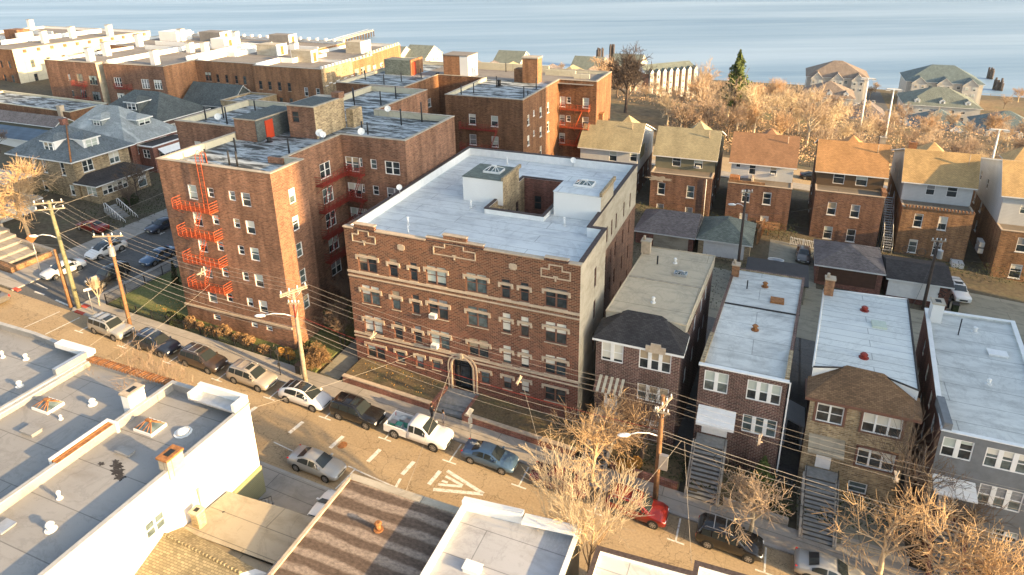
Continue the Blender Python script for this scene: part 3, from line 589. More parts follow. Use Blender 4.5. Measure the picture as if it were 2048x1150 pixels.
# raised lawn with brick retaining walls in front
for nm, a, b, lb in (('left', -35.4, -26.15, 'low red brick retaining wall left of the apartment entrance steps'), ('right', -22.65, -12.6, 'low red brick retaining wall right of the apartment entrance steps')):
    slab('lawn', [(a, 43.3), (b, 43.3), (b, YF+.3), (a, YF+.3)], .82, m_dirt)
    mb = MB(); mb.prism(rect(a, 43.0, b, 43.298), gzf(-.3), gzf(.8), m_brickC); mb.prism(rect(a-.05, 42.94, b+.05, 43.34), gzf(.802), gzf(.9), m_stone)
    e_ = b if nm == 'left' else a-.3
    mb.prism(rect(e_, 43.0, e_+.3, 45.9), gzf(-.3), gzf(.82), m_brickC)
    tag(mb.build('retaining_wall'), lb, 'wall')
mb = MB(); mb.prism([(-38.2, 43.2), (-36.0, 43.2), (-36.05, 60), (-38.6, 60)], gzf(-.3), lambda x, y: gz(x)+.16+(y-43)*.02, m_conc2); struct(mb.build('side_path'))
# ================= vehicles =================
CP = {}
def paint(name, c, metal=.3, rough=.28):
    if name not in CP:
        q = NT('paint_'+name, rough, metal, .5); q.base(c); q.b.inputs['Coat Weight'].default_value = .6; q.b.inputs['Coat Roughness'].default_value = .08; CP[name] = q.mat
    return CP[name]
m_cglass = NT('car_glass', .07, 0, .7).base((.025, .032, .034)).mat; m_tyre = plain('tyre_rubber', (.03, .03, .03), .9); m_rim = NT('alloy_rim', .35, .7).base((.42, .42, .43)).mat
m_head = NT('headlight_glass', .1, 0, .7).base((.75, .78, .8)).mat; m_tail = NT('tail_light_glass', .15, 0, .7).base((.5, .02, .02)).mat; m_plate = plain('number_plate', (.6, .58, .45), .5)
PROF = {
 'suv': dict(L=4.65, W=1.88, st=[(-2.32, .42, .62, .7, .80, .74), (-2.28, .34, .95, 1.02, .89, .84), (-2.2, .28, 1.06, 1.22, .92, .82), (-1.95, .26, 1.08, 1.64, .94, .72), (-1.2, .25, 1.06, 1.7, .94, .71), (-.2, .25, 1.03, 1.7, .94, .7), (.35, .25, 1.02, 1.62, .94, .68), (1.12, .25, 1.0, 1.08, .93, .76), (1.8, .26, .95, 1.0, .92, .78), (2.2, .3, .82, .86, .86, .72), (2.33, .38, .6, .66, .76, .66)], win=[(-1.95, -1.3), (-1.22, -.32), (-.24, .95)], ws=(.38, 1.08), bk=(-2.2, -1.97), wx=1.4, r=.36, rails=1),
 'jeep': dict(L=4.7, W=1.85, st=[(-2.34, .45, .66, .72, .82, .8), (-2.3, .38, 1.0, 1.06, .9, .86), (-2.24, .32, 1.1, 1.3, .92, .84), (-2.12, .3, 1.12, 1.7, .92, .76), (-1.2, .3, 1.1, 1.76, .93, .75), (-.2, .3, 1.08, 1.76, .93, .75), (.3, .3, 1.06, 1.7, .93, .74), (.95, .3, 1.04, 1.12, .92, .8), (1.8, .32, 1.02, 1.06, .91, .82), (2.25, .36, .98, 1.0, .88, .8), (2.34, .42, .7, .78, .82, .74)], win=[(-2.1, -1.4), (-1.32, -.42), (-.34, .78)], ws=(.33, .92), bk=(-2.24, -2.13), wx=1.4, r=.38, rails=1),
 'sedan': dict(L=4.6, W=1.8, st=[(-2.3, .42, .66, .7, .76, .7), (-2.25, .32, .92, .97, .84, .78), (-1.7, .26, .97, 1.06, .88, .74), (-1.45, .25, .97, 1.12, .89, .7), (-.8, .24, .95, 1.42, .9, .62), (-.2, .24, .93, 1.45, .9, .62), (.3, .24, .92, 1.4, .9, .62), (1.1, .24, .9, .97, .89, .72), (1.75, .26, .82, .88, .87, .74), (2.18, .3, .7, .74, .8, .66), (2.3, .36, .52, .56, .7, .6)], win=[(-1.25, -.3), (-.22, .85)], ws=(.33, 1.06), bk=(-1.45, -.84), wx=1.38, r=.33, rails=0),
 'hatch': dict(L=4.75, W=1.9, st=[(-2.37, .4, .7, .76, .78, .7), (-2.32, .3, 1.0, 1.06, .88, .8), (-2.1, .26, 1.06, 1.2, .92, .76), (-1.5, .25, 1.04, 1.45, .94, .7), (-.8, .25, 1.02, 1.6, .95, .68), (-.1, .25, 1.0, 1.62, .95, .67), (.45, .25, .98, 1.52, .95, .67), (1.35, .25, .94, 1.0, .93, .74), (1.95, .26, .8, .86, .9, .74), (2.25, .3, .66, .7, .82, .68), (2.37, .36, .5, .54, .7, .6)], win=[(-1.6, -.35), (-.27, 1.1)], ws=(.48, 1.3), bk=(-2.05, -1.5), wx=1.44, r=.36, rails=0, glassroof=1),
 'pickup': dict(L=5.8, W=2.0, st=[(-.62, .42, 1.1, 1.14, .98, .96), (-.6, .36, 1.12, 1.86, .99, .8), (.0, .35, 1.12, 1.92, .99, .79), (.7, .35, 1.12, 1.88, .99, .78), (1.45, .35, 1.14, 1.24, .98, .86), (2.3, .36, 1.14, 1.2, .97, .88), (2.78, .4, 1.04, 1.08, .92, .84), (2.88, .45, .7, .76, .88, .82)], win=[(-.5, -.02), (.06, 1.25)], ws=(.73, 1.4), bk=None, wx=1.85, r=.41, rails=0)}
def ringat(st, x):
    for a, b in zip(st, st[1:]):
        if a[0] <= x <= b[0]:
            t = (x-a[0])/max(1e-6, b[0]-a[0]); return [a[i]*(1-t)+b[i]*t for i in range(6)]
    return list(st[0] if x < st[0][0] else st[-1])
def car_meshes(kind, paintm, roofm=None):
    key = ('car', kind, paintm.name, roofm and roofm.name)
    if key in FC: return FC[key]
    p = PROF[kind]; st = p['st']; xs = []
    for a, b in zip(st, st[1:]):
        n = max(1, int((b[0]-a[0])/.25)); xs += [a[0]+(b[0]-a[0])*i/n for i in range(n)]
    xs.append(st[-1][0]); mb = MB(); rings = []
    for x in xs:
        _, zl, zb, zt, hb, ht = ringat(st, x)
        half = [(hb*.88, zl), (hb, zl+.1), (hb*1.01, (zl+zb)*.5+.05), (hb*.985, zb), (ht, zt-.07), (ht*.82, zt-.01), (0, zt+.02)]
        r = [(x, y, z) for y, z in half]+[(x, -y, z) for y, z in half[-2::-1]]; k = len(mb.v); mb.v += r; rings.append(k)
    n = 13; i0 = mb.mi(paintm); ir = mb.mi(roofm or paintm)
    for a, b in zip(rings, rings[1:]):
        for j in range(n-1):
            top = j in (4, 5, 6, 7) and mb.v[a+6][2] > 1.3 and mb.v[b+6][2] > 1.3
            mb.f.append((a+j, b+j, b+j+1, a+j+1)); mb.m.append(ir if top else i0); mb.sm.append(True)
        mb.f.append((a+12, b+12, b, a)); mb.m.append(i0); mb.sm.append(False)
    mb.f.append(tuple(rings[0]+j for j in range(n))); mb.m.append(i0); mb.sm.append(False); mb.f.append(tuple(rings[-1]+j for j in reversed(range(n)))); mb.m.append(i0); mb.sm.append(False)
    W = st[3][4]
    if kind == 'pickup':
        for a, b in (((-2.88, -.98, .45), (-.66, -.86, 1.14)), ((-2.88, .86, .45), (-.66, .98, 1.14)), ((-2.88, -.86, .45), (-2.78, .86, 1.12)), ((-2.78, -.86, .45), (-.66, .86, .62)), ((-.75, -.86, .62), (-.66, .86, 1.12))): mb.box(a, b, paintm)
        mb.box((-2.96, -.9, .42), (-2.882, .9, .62), m_metal)
    g = MB()
    def sp(x, f):
        _, zl, zb, zt, hb, ht = ringat(st, x); y = hb*.985*(1-f)+ht*f; return y+.012, zb+(zt-.07-zb)*f
    for xa, xb in p['win']:
        m_ = 5; 
        for i in range(m_):
            x0, x1 = xa+(xb-xa)*i/m_, xa+(xb-xa)*(i+1)/m_
            for s_ in (1, -1):
                q_ = [(x0, *sp(x0, .1)), (x1, *sp(x1, .1)), (x1, *sp(x1, .9)), (x0, *sp(x0, .9))]; q_ = [(a, s_*b, c) for a, b, c in q_]
                g.face(q_ if s_ < 0 else q_[::-1], m_cglass)
    def strip(xa, xb, yf, off=.03):
        k_ = 4
        for i in range(k_):
            x0, x1 = xa+(xb-xa)*i/k_, xa+(xb-xa)*(i+1)/k_; A, B_ = ringat(st, x0), ringat(st, x1); y0, y1 = A[5]*yf, B_[5]*yf
            g.face([(x0, -y0, A[3]-.005+off), (x1, -y1, B_[3]-.005+off), (x1, 0, B_[3]+.02+off), (x0, 0, A[3]+.02+off)], m_cglass); g.face([(x0, 0, A[3]+.02+off), (x1, 0, B_[3]+.02+off), (x1, y1, B_[3]-.005+off), (x0, y0, A[3]-.005+off)], m_cglass)
    strip(p['ws'][0], p['ws'][1], .9)
    if p['bk']: strip(p['bk'][0], p['bk'][1], .84)
    if p.get('glassroof'): strip(-1.4, .42, .8, .012)
    if kind == 'suv' or kind == 'jeep': strip(-.45, .1, .6, .012)
    wh = MB(); r = p['r']; wh.tube([(0, -.11, 0), (0, -.1, 0), (0, .1, 0), (0, .11, 0)], [r*.93, r, r, r*.93], m_tyre, 18, smooth=False)
    rm = MB()
    for s_ in (1,):
        rm.tube([(0, s_*.112, 0), (0, s_*.118, 0)], r*.62, m_dark, 16, smooth=False)
        for k in range(7):
            t = 2*pi*k/7; T = Matrix.Rotation(t, 4, 'Y'); rm.box((.03, min(s_*.119, s_*.127), -.035), (r*.64, max(s_*.119, s_*.127), .035), m_rim, T)
        rm.tube([(0, s_*.119, 0), (0, s_*.129, 0)], r*.16, m_rim, 8, smooth=False)
        for k in range(16):
            t0, t1 = 2*pi*k/16, 2*pi*(k+1)/16; y = s_*.124; q_ = [(a*cos(t), y, a*sin(t)) for a, t in ((r*.62, t0), (r*.7, t0), (r*.7, t1), (r*.62, t1))]; rm.face(q_ if s_ > 0 else q_[::-1], m_rim)
    dt = MB(); hw = W
    dt.tube([(0, -.035, 0), (0, .035, 0)], r*1.17, m_dark, 16, smooth=False)
    fr, re = st[-1], (st[0] if kind != 'pickup' else (-2.96, .4, .9, .9, .95, .9)); zf = st[-2][2]
    hl = MB(); s0 = st[-2]
    hl.box((s0[0]-.1, .0, s0[3]-.28), (s0[0]+.1, .24, s0[3]-.1), m_head)
    tl = MB(); zr = (st[1][2] if kind != 'pickup' else 1.0); tl.box((0, 0, zr-.3), (.14, .16, zr+.02), m_tail)
    gr = MB(); gr.box((fr[0]-.04, -.45, .5), (fr[0]+.012, .45, fr[3]-.06 if fr[3] > .62 else .58), m_dark); gr.box((fr[0]+.013, -.22, .36), (fr[0]+.03, .22, .48), m_plate)
    mir = MB(); xm = p['ws'][1]-.25; mir.box((xm-.08, 0, 1.0 if kind != 'pickup' else 1.2), (xm+.08, .2, 1.14 if kind != 'pickup' else 1.42), paintm)
    ral = None
    if p['rails']:
        ral = MB(); z = ringat(st, -1)[3]
        for s_ in (-1, 1): ral.tube([(-1.8, s_*.66, z-.06), (-1.7, s_*.66, z+.05), (0, s_*.66, z+.05), (.15, s_*.66, z-.04)], .022, m_metal if kind == 'suv' else m_black, 5)
        for x in (-1.2, -.4): ral.box((x-.03, -.66, z+.04), (x+.03, .66, z+.065), m_metal if kind == 'suv' else m_black)
        ral = ral.mesh('roof_rails')
    FC[key] = dict(body=mb.mesh('body'), glass=g.mesh('window_glass'), wheel=wh.mesh('wheel'), rim=rm.mesh('rim'), arch=dt.mesh('wheel_arch'), head=hl.mesh('headlight'), tail=tl.mesh('tail_light'), grille=gr.mesh('grille'), mirror=mir.mesh('mirror'), rails=ral, hy=s0[5]-.1, ty=(st[1][4] if kind != 'pickup' else .96)-.1, tx=(st[1][0]-.03 if kind != 'pickup' else -2.9), W=W, my=sp(xm, .05)[0]-.04)
    return FC[key]
def car(name, kind, paintm, x, y, ang, label, cat='car', group='cars parked along the kerbs', roofm=None, z=None, front=1):
    M = car_meshes(kind, paintm, roofm); p = PROF[kind]; zz = gz(x, y)+.03 if z is None else z
    o = empty(name, (x, y, zz), label, cat, group); a = R(ang); s = math.atan(S*cos(a)) if z is None else 0
    o.rotation_euler = (0, 0, a); o.rotation_euler[1] = -s; o.rotation_euler[0] = math.atan(-S*sin(a)) if z is None else 0
    b = inst('body', M['body'], o, (0, 0, 0)); inst('window_glass', M['glass'], o, (0, 0, 0)); inst('grille', M['grille'], b, (0, 0, 0))
    for sx in (-1, 1):
        for sy in (-1, 1): w_ = inst('wheel', M['wheel'], o, (sx*p['wx'], sy*(M['W']-.09), p['r']), 0 if sy > 0 else pi); inst('wheel_arch', M['arch'], b, (sx*p['wx'], sy*(M['W']*1.012-.031), p['r'])); inst('rim', M['rim'], w_, (0, 0, 0))
    for sy in (-1, 1):
        inst('headlight', M['head'], o, (0, sy*M['hy']-.12, 0)); inst('tail_light', M['tail'], o, (M['tx'], sy*M['ty']-.08, 0)); inst('mirror', M['mirror'], o, (0, sy*M['my']-.1, 0))
    if M['rails']: inst('roof_rails', M['rails'], o, (0, 0, 0))
    return o
silv = paint('silver', (.42, .41, .38)); silv2 = paint('champagne', (.45, .40, .34)); wht = paint('white', (.75, .74, .72), 0); blk = paint('black', (.012, .012, .013), 0, .2); drk = paint('dark_blue', (.025, .035, .06)); brn = paint('grey_brown', (.075, .055, .045)); blu = paint('steel_blue', (.07, .13, .22)); red = paint('red', (.22, .018, .012)); gry = paint('grey', (.16, .15, .14))
car('parked_suv', 'jeep', silv, -61.3, 39.55, -1, 'boxy silver suv with roof rails nearest the street corner, in front of the lawn fence', 'suv')
car('parked_car', 'suv', drk, -55.0, 39.55, 0, 'dark blue suv half hidden behind the small bare street tree', 'suv')
car('parked_suv', 'suv', brn, -49.0, 39.55, 0, 'dark grey-brown suv between the dark blue suv and the silver suv', 'suv')
car('parked_suv', 'suv', silv2, -43.0, 39.5, 0, 'champagne silver suv with a glass roof, left of the leaning wooden pole', 'suv')
car('parked_car', 'hatch', wht, -36.9, 39.4, 0, 'white rounded electric car with black glass roof beside the wooden pole', 'car')
car('parked_suv', 'jeep', blk, -31.4, 39.5, 0, 'black suv with roof rails between the white electric car and the pickup', 'suv')
tk = car('pickup_truck', 'pickup', wht, -25.4, 39.7, 0, 'white pickup truck with open bed full of crates', 'pickup truck')
car('parked_car', 'sedan', blu, -18.8, 39.7, 0, 'steel blue sedan behind the painted road chevrons', 'car')
car('parked_car', 'sedan', paint('maroon', (.12, .015, .02)), -12.8, 39.65, 0, 'dark maroon sedan hidden behind the bare fan-shaped tree', 'car')
car('parked_suv', 'suv', red, -6.7, 39.6, 0, 'bright red suv in front of the brown utility pole', 'suv')
car('parked_suv', 'suv', blk, .05, 39.55, 0, 'large black suv in front of the steps of the brick house with white awning', 'suv')
car('parked_car', 'sedan', wht if 0 else silv, 6.7, 39.7, 0, 'silver sedan with sunroof at the bottom edge, in front of the yellow brick house', 'car')
car('parked_car', 'sedan', silv, -30.9, 33.2, 0, 'silver sedan on the near side of the road by the white building', 'car')
car('parked_car', 'sedan', gry, -78.3, 38.2, 182, 'grey sedan cut by the left edge at the junction', 'car')
car('parked_car', 'sedan', wht, -77.1, 45.9, -98, 'white sedan with sunlit bonnet first in line up the cross street', 'car')
car('parked_suv', 'hatch', wht, -77.2, 51.6, -94, 'white crossover behind the white sedan on the cross street', 'car', roofm=m_cglass)
car('parked_truck', 'jeep', blk, -71.0, 47.0, -90, 'big black suv facing the junction beside the corner lawn', 'suv')
car('parked_car', 'sedan', blu, -70.2, 53.3, -90, 'shaded blue sedan behind the big black suv', 'car'); car('parked_car', 'sedan', drk, -70.2, 58.9, -90, 'dark sedan next to the brick corner building', 'car')
car('parked_car', 'sedan', drk, -77.2, 60.2, -92, 'dark sedan further up the cross street, by the iron stair rail', 'car')
car('parked_car', 'sedan', red, -84.8, 55.6, 180, 'dark red sedan in a driveway beside the hipped yellow brick house', 'car')
car('parked_car', 'sedan', wht, -27.4, 29.2, 95, 'white car half hidden between the tan roof and the striped brown roof', 'car')
car('parked_suv', 'jeep', wht, 22.9, 90.2, -82, 'white truck parked in the concrete yard beside the white garage', 'truck')
car('parked_car', 'sedan', gry, 4.9, 92.6, -90, 'grey car in the narrow drive beside the lattice fence', 'car')
car('parked_car', 'sedan', blk, 6.5, 128.5, 0, 'black sedan on the back street seen between two back houses', 'car')
car('parked_car', 'sedan', gry, 16.9, 128.5, 0, 'grey car on the back street seen beside the orange roof', 'car')
car('parked_car', 'sedan', blu, 31.5, 128.5, 0, 'blue car on the back street at the right edge', 'car')
for i, (x, y, a, pn) in enumerate(((40, 399, 80, wht), (44, 398, 80, silv), (36, 388, 10, wht), (50, 376, 10, silv), (55, 377, 10, blk), (60, 350, 30, gry), (96, 352, 10, wht), (101, 360, 10, wht))):
    car('distant_car', 'suv', pn, x, y, a, 'tiny distant car parked among the waterfront houses', 'car', 'cars in the waterfront lot', z=-41)
crm = [plain('crate_green', (.08, .3, .22)), m_metal, plain('crate_pale', (.5, .52, .5))]
for i, (x, y) in enumerate(((-27.7, 39.5), (-27.1, 40.1), (-27.0, 39.3), (-26.5, 39.8))):
    mb = MB(); z = gz(x)+.66; mb.box((x-.25, y-.22, z), (x+.25, y+.22, z+.35+.08*i), crm[i % 3]); mb.box((x-.27, y-.24, z+.352+.08*i), (x+.27, y+.24, z+.39+.08*i), crm[(i+1) % 3])
    tag(mb.build('crate'), ['green crate at the tailgate end of the pickup bed', 'grey metal box against the far side of the pickup bed', 'pale crate at the near side of the pickup bed', 'tallest green box nearest the pickup cab'][i], 'crate', 'crates in the pickup bed')
# ================= corner apartment building (left) =================
pA = [(-56.6, 45), (-42.6, 45.1), (-42.6, 49.8), (-44.7, 49.8), (-44.7, 58.7), (-36.6, 58.8), (-36.6, 70.3), (-47.5, 70.3), (-47.5, 83.2), (-57, 83.2), (-57, 69.5), (-67.6, 69.5), (-67.6, 57.3), (-56.6, 57.3)]
rows = [4.35+2.9*i for i in range(5)]
TOP = (19.35, 16.5, 13.65, 10.75, 7.85)
w0 = []
for t in TOP:
    w0 += [(4.0, t-1.55, 1.15, 1.55, dict(n=1)), (6.35, t-1.02, .8, 1.0, {}), (9.0, t-1.0, .78, .98, {}), (10.65, t-1.4, 1.08, 1.4, {})]
w0 += [(4.1, 4.25, .95, .65, {}), (9.1, 4.45, .8, .6, {}), (11.0, 4.45, .8, .6, {})]
w1 = [(2.5, t-1.5, .88, 1.5, {}) for t in TOP]; w3 = [(5.7, t-1.75, 1.8, 1.75, dict(n=2)) for t in TOP]
w4 = []
for t in (19.15, 16.1, 13.1, 10.1): w4 += [(1.15, t-1.7, 1.75, 1.7, dict(n=2)), (2.3, t-1.05, .4, 1.05, {}), (3.95, t-1.1, .78, 1.1, {}), (6.3, t-1.5, 1.85, 1.5, dict(n=2))]
wl = [(u, t-1.5, 1.1, 1.5, {}) for t in TOP for u in (3, 6, 9)]
apt, _ = block('brick_corner_building', 'tall five-storey brown brick corner building with bright orange fire escape', 'building', pA, None, 21.6, m_brickL, m_rK, 20.9, .32, m_cream, m_coping,
    {0: w0, 1: w1, 3: w3, 4: w4, 12: [(3, 18, 1, 1.3, {})], 13: wl, 6: [(u, 17.6, 1.2, 1.5, {}) for u in (3, 7)], 7: [(u, 17.6, 1.2, 1.5, {}) for u in (3, 8)]}, kw=dict(), group=None)
part(apt, 'belt_course', lambda mb: (mb.box((-56.7, 44.86, 5.35), (-42.5, 44.997, 5.55), m_stone),))
def fire_escape(root, x0, y0, x1, y1, d, levels, m, base=None, lx=0.5):
    """platforms along a wall line from (x0,y0) to (x1,y1); outward is to the right"""
    a, b = V((x0, y0)), V((x1, y1)); L = (b-a).length; e = (b-a)/L; n = V((e.y, -e.x)); ang = math.atan2(e.y, e.x)
    fe = None; roots = MB()
    for z in levels[:1]:
        pass
    mb0 = MB(); T0 = Matrix.Translation((x0, y0, 0)) @ Matrix.Rotation(ang, 4, 'Z')
    for i, z in enumerate(levels):
        mb = MB()
        for k in range(int(d/.11)): mb.box((0, -.1-k*.11-.045, z), (L, -.1-k*.11, z+.03), m, T0)
        for u in (0, L/2, L-.05): mb.box((u, -d, z-.08), (u+.05, -.02, z-.004), m, T0); mb.tube([T0@V((u+.02, -.03, z-.9)), T0@V((u+.02, -d+.05, z-.06))], .025, m, 4)
        for zz_ in (.2, .45, .7, 1.0):
            mb.box((0, -d-.03, z+zz_-.03), (L, -d, z+zz_+.02), m, T0); mb.box((-.03, -d, z+zz_-.03), (0, -.02, z+zz_+.02), m, T0); mb.box((L, -d, z+zz_-.03), (L+.03, -.02, z+zz_+.02), m, T0)
        for u in [L*j/8 for j in range(9)]: mb.box((u-.02, -d-.035, z), (u+.02, -d+.005, z+1.02), m, T0)
        if fe is None:
            fe = mb.build('fire_escape', root)
        else:
            o = mb.build('balcony', None); o.parent = fe
    for i in range(len(levels)-1):
        z0, z1 = levels[i+1]+.03, levels[i]; mb = MB(); ua, ub = L*lx, L*lx+1.3
        for s_ in (0, .5):
            mb.tube([T0@V((ua, -.35-s_, z0)), T0@V((ub, -.35-s_, z1))], .045, m, 4)
        for k in range(11): f = k/10; mb.tube([T0@V((ua+(ub-ua)*f, -.35, z0+(z1-z0)*f)), T0@V((ua+(ub-ua)*f, -.85, z0+(z1-z0)*f))], .025, m, 4)
        o = mb.build('ladder', None); o.parent = fe
    return fe, T0, L
fe, T0, L = fire_escape(apt, -54.3, 44.98, -49.6, 45.02, 1.1, [17.1, 14.2, 11.3, 8.4], m_orange, lx=.35)
mb = MB()
for u in (3.2, 3.75): mb.tube([T0@V((u, -.25, 17.1)), T0@V((u, -.25, 22.6)), T0@V((u, .1, 23.0)), T0@V((u, .5, 22.6)), T0@V((u, .55, 21.0))], .035, m_orange, 5)
for k in range(17): z = 17.4+k*.32; mb.tube([T0@V((3.2, -.25, z)), T0@V((3.75, -.25, z))], .02, m_orange, 4)
o = mb.build('roof_ladder', None); o.parent = fe
fire_escape(apt, -44.72, 53.6, -44.7, 58.65, 1.0, [17.3, 14.3, 11.3, 8.4], m_redp, lx=.1)
fire_escape(apt, -43.6, 58.68, -41.9, 58.69, 1.0, [17.3, 14.3, 11.3, 8.4], m_redp, lx=.1)
part(apt, 'stair_bulkhead', lambda mb: (mb.box((-56.1, 55.1, 20.9), (-53.1, 61.5, 23.3), m_brickL),)); part(apt, 'bulkhead_side_wall', lambda mb: mb.box((-53.098, 55.05, 20.9), (-53.0, 61.5, 23.25), m_shD))
part(apt, 'bulkhead_roof', lambda mb: (mb.box((-56.2, 55.0, 23.302), (-52.9, 61.6, 23.42), m_coping), mb.box((-56.1, 55.1, 23.423), (-53.0, 61.5, 23.45), m_shD)))
part(apt, 'bulkhead_door', lambda mb: mb.box((-52.998, 56.4, 20.95), (-52.9, 57.6, 23.0), m_redd), label='bright orange-red door of the stair bulkhead')
tw = MB(); wall_face(tw, (-51.2, 58.2), (-47.6, 58.3), 20.9, 24.5, [(1.0, 22.6, 1.0, 1.3)], m_brickL); wall_face(tw, (-47.6, 58.3), (-47.7, 63.9), 20.9, 24.5, [], m_brickY)
wall_face(tw, (-47.7, 63.9), (-51.3, 63.9), 20.9, 24.5, [], m_brickL); wall_face(tw, (-51.3, 63.9), (-51.2, 58.2), 20.9, 24.5, [], m_brickL)
tw.box((-48.6, 62.9, 24.5), (-47.6, 64.0, 25.2), m_brickL); tw.box((-47.59, 63.92, 20.9), (-46.6, 65.8, 23.1), m_brickY)
tw.build('lift_tower', apt); window(apt, (-50.2, 58.35, 22.6), 0, 1.0, 1.3, fm=m_brown, var=0)
part(apt, 'lift_tower_roof', lambda mb: (mb.box((-51.3, 58.1, 24.502), (-48.62, 64.0, 24.6), m_coping), mb.box((-48.6, 58.1, 24.502), (-47.5, 62.88, 24.6), m_coping), mb.box((-51.1, 58.4, 24.61), (-47.8, 62.8, 24.63), m_shD)))
for x, y, h in ((-52.2, 50.9, 1.7), (-49.9, 47.6, 1.5), (-48.9, 47.6, 1.5), (-46.9, 52.8, 1.6), (-52.8, 47.5, 1.4), (-53.6, 74.1, 2.2), (-50.2, 75.3, 1.9), (-50.3, 79.3, 1.8), (-41.9, 66.8, 2.0), (-40.4, 69.1, 2.4), (-55.5, 76.6, 1.8), (-44.3, 62.2, 1.4), (-43.4, 62.0, 1.4), (-66.6, 61, 1.7), (-65.2, 62.5, 1.7), (-62.5, 60.3, 2.1), (-64.2, 67, 1.4)): pole_(apt, x, y, 20.9, h)
dish(apt, -47.1, 58.2, 20.95, .42); dish(apt, -46.3, 57.7, 20.95, .35, -40); dish(apt, -63.8, 60.3, 20.95, .42); dish(apt, -43.0, 60.2, 20.95, .4); dish(apt, -45.6, 69.8, 21.2, .4)
vent(apt, -52.0, 55.6, 20.9, .4, .22, m_black)
part(apt, 'roof_parapet_step', lambda mb: mb.box((-46.6, 49.3, 21.0), (-44.72, 49.6, 21.58), m_brickL))
# ================= rear brick building =================
pD = [(-48.3, 90), (-35.5, 90.1), (-35.5, 107), (-29, 107), (-29, 116.8), (-70.5, 116.8), (-70.5, 92.8), (-57.3, 93), (-57.3, 104.6), (-48.3, 104.6)]
d0 = W_((4.5, 8.2), (15.15, 11.95, 8.7), 1.15, 1.65); d1 = W_((2.2,), (15.2, 12.0), .9, 1.6)+W_((4.6,), (16.1, 12.9), .6, .9)+W_((7.7,), (15.2, 12.0, 8.8), .95, 1.6)+W_((11.2,), (15.1, 11.9), 1.0, 1.7)
d2 = W_((.6,), (14.9, 11.7, 8.5), 1.0, 1.75)+W_((1.7,), (15.6, 12.4), .75, 1.05)+W_((4.7,), (15.0, 11.7, 8.5), 1.1, 1.7)
bD, _ = block('brick_rear_building', 'brown brick apartment block with rusty orange fire escape behind the white-roofed building', 'building', pD, None, 19.5, m_brickD, m_rK, 19.0, .3, m_cream, m_coping, {0: d0, 1: d1, 2: d2, 8: W_((2.2,), (14.3, 11.2), 1.9, 1.9, n=2)+W_((6.5,), (14.3,), 2.1, 1.9, n=2), 7: W_((3, 8), (14.5, 11.3), 1.1, 1.5)}, kw=dict(sill=m_white))
part(bD, 'pale_roof_section', lambda mb: (mb.face([(x, y, 19.008) for x, y in rect(-62, 106.0, -29.4, 116.4)], m_rG), mb.face([(x, y, 19.012) for x, y in rect(-35.3, 107.3, -29.4, 116.4)], m_rG)))
part(bD, 'low_roof_wall', lambda mb: (mb.box((-55.4, 114.8, 19.0), (-44.6, 115.1, 20.3), m_cream), mb.box((-44.6, 115.3, 19.0), (-40.3, 115.6, 20.2), m_cream), mb.box((-40.1, 112.9, 19.0), (-34.5, 113.2, 20.0), m_cream), mb.box((-34.3, 111.3, 19.0), (-31.5, 111.6, 19.8), m_cream)))
fire_escape(bD, -35.0, 106.98, -30.0, 106.99, 1.1, [14.6, 11.5, 8.4], m_orange, lx=.5); fire_escape(bD, -45.6, 89.98, -39.6, 89.99, 1.0, [14.6, 11.4], m_redp, lx=.8)
part(bD, 'chimney', lambda mb: (mb.box((-41.4, 105.0, 19), (-38.7, 107.2, 23.1), m_brickM), mb.box((-41.5, 104.9, 23.1), (-38.6, 107.3, 23.3), m_coping))); part(bD, 'chimney_base', lambda mb: mb.box((-43.0, 105.2, 19), (-41.41, 107.0, 21.2), m_brickD))
part(bD, 'lift_tower', lambda mb: (mb.box((-56.4, 105.1, 19), (-53.2, 109, 22.9), m_brickM), mb.box((-53.198, 105.1, 19), (-51.6, 109, 22.9), m_whitewall), mb.box((-56.5, 105, 22.902), (-51.5, 109.1, 23.05), m_rG)))
part(bD, 'stair_bulkhead', lambda mb: (mb.box((-68.4, 104.7, 19), (-63.0, 107.5, 21.7), m_shGr), mb.box((-62.998, 104.7, 19), (-62.8, 109, 21.8), m_brickM))); part(bD, 'bulkhead_door', lambda mb: mb.box((-62.797, 105, 19.05), (-62.75, 106.4, 21.3), m_redd))
for x, y, h in ((-44.1, 100.2, 1.8), (-46.9, 92.8, 1.5), (-45.6, 94.6, 1.6), (-36.9, 94.1, 1.7), (-37.4, 100.9, 1.7), (-36.4, 94.5, 1.0), (-63.1, 96.1, 1.7), (-68.6, 98.7, 1.7), (-60, 103.3, 1.7), (-61.7, 99.4, 1.6), (-48, 113.5, 1.7)): pole_(bD, x, y, 19.0, h)
vent(bD, -58.2, 106.1, 19, .5, .3, m_black); vent(bD, -44.1, 101.3, 19, .9, .3, m_black); dish(bD, -51.3, 107, 20.0, .4, -60)
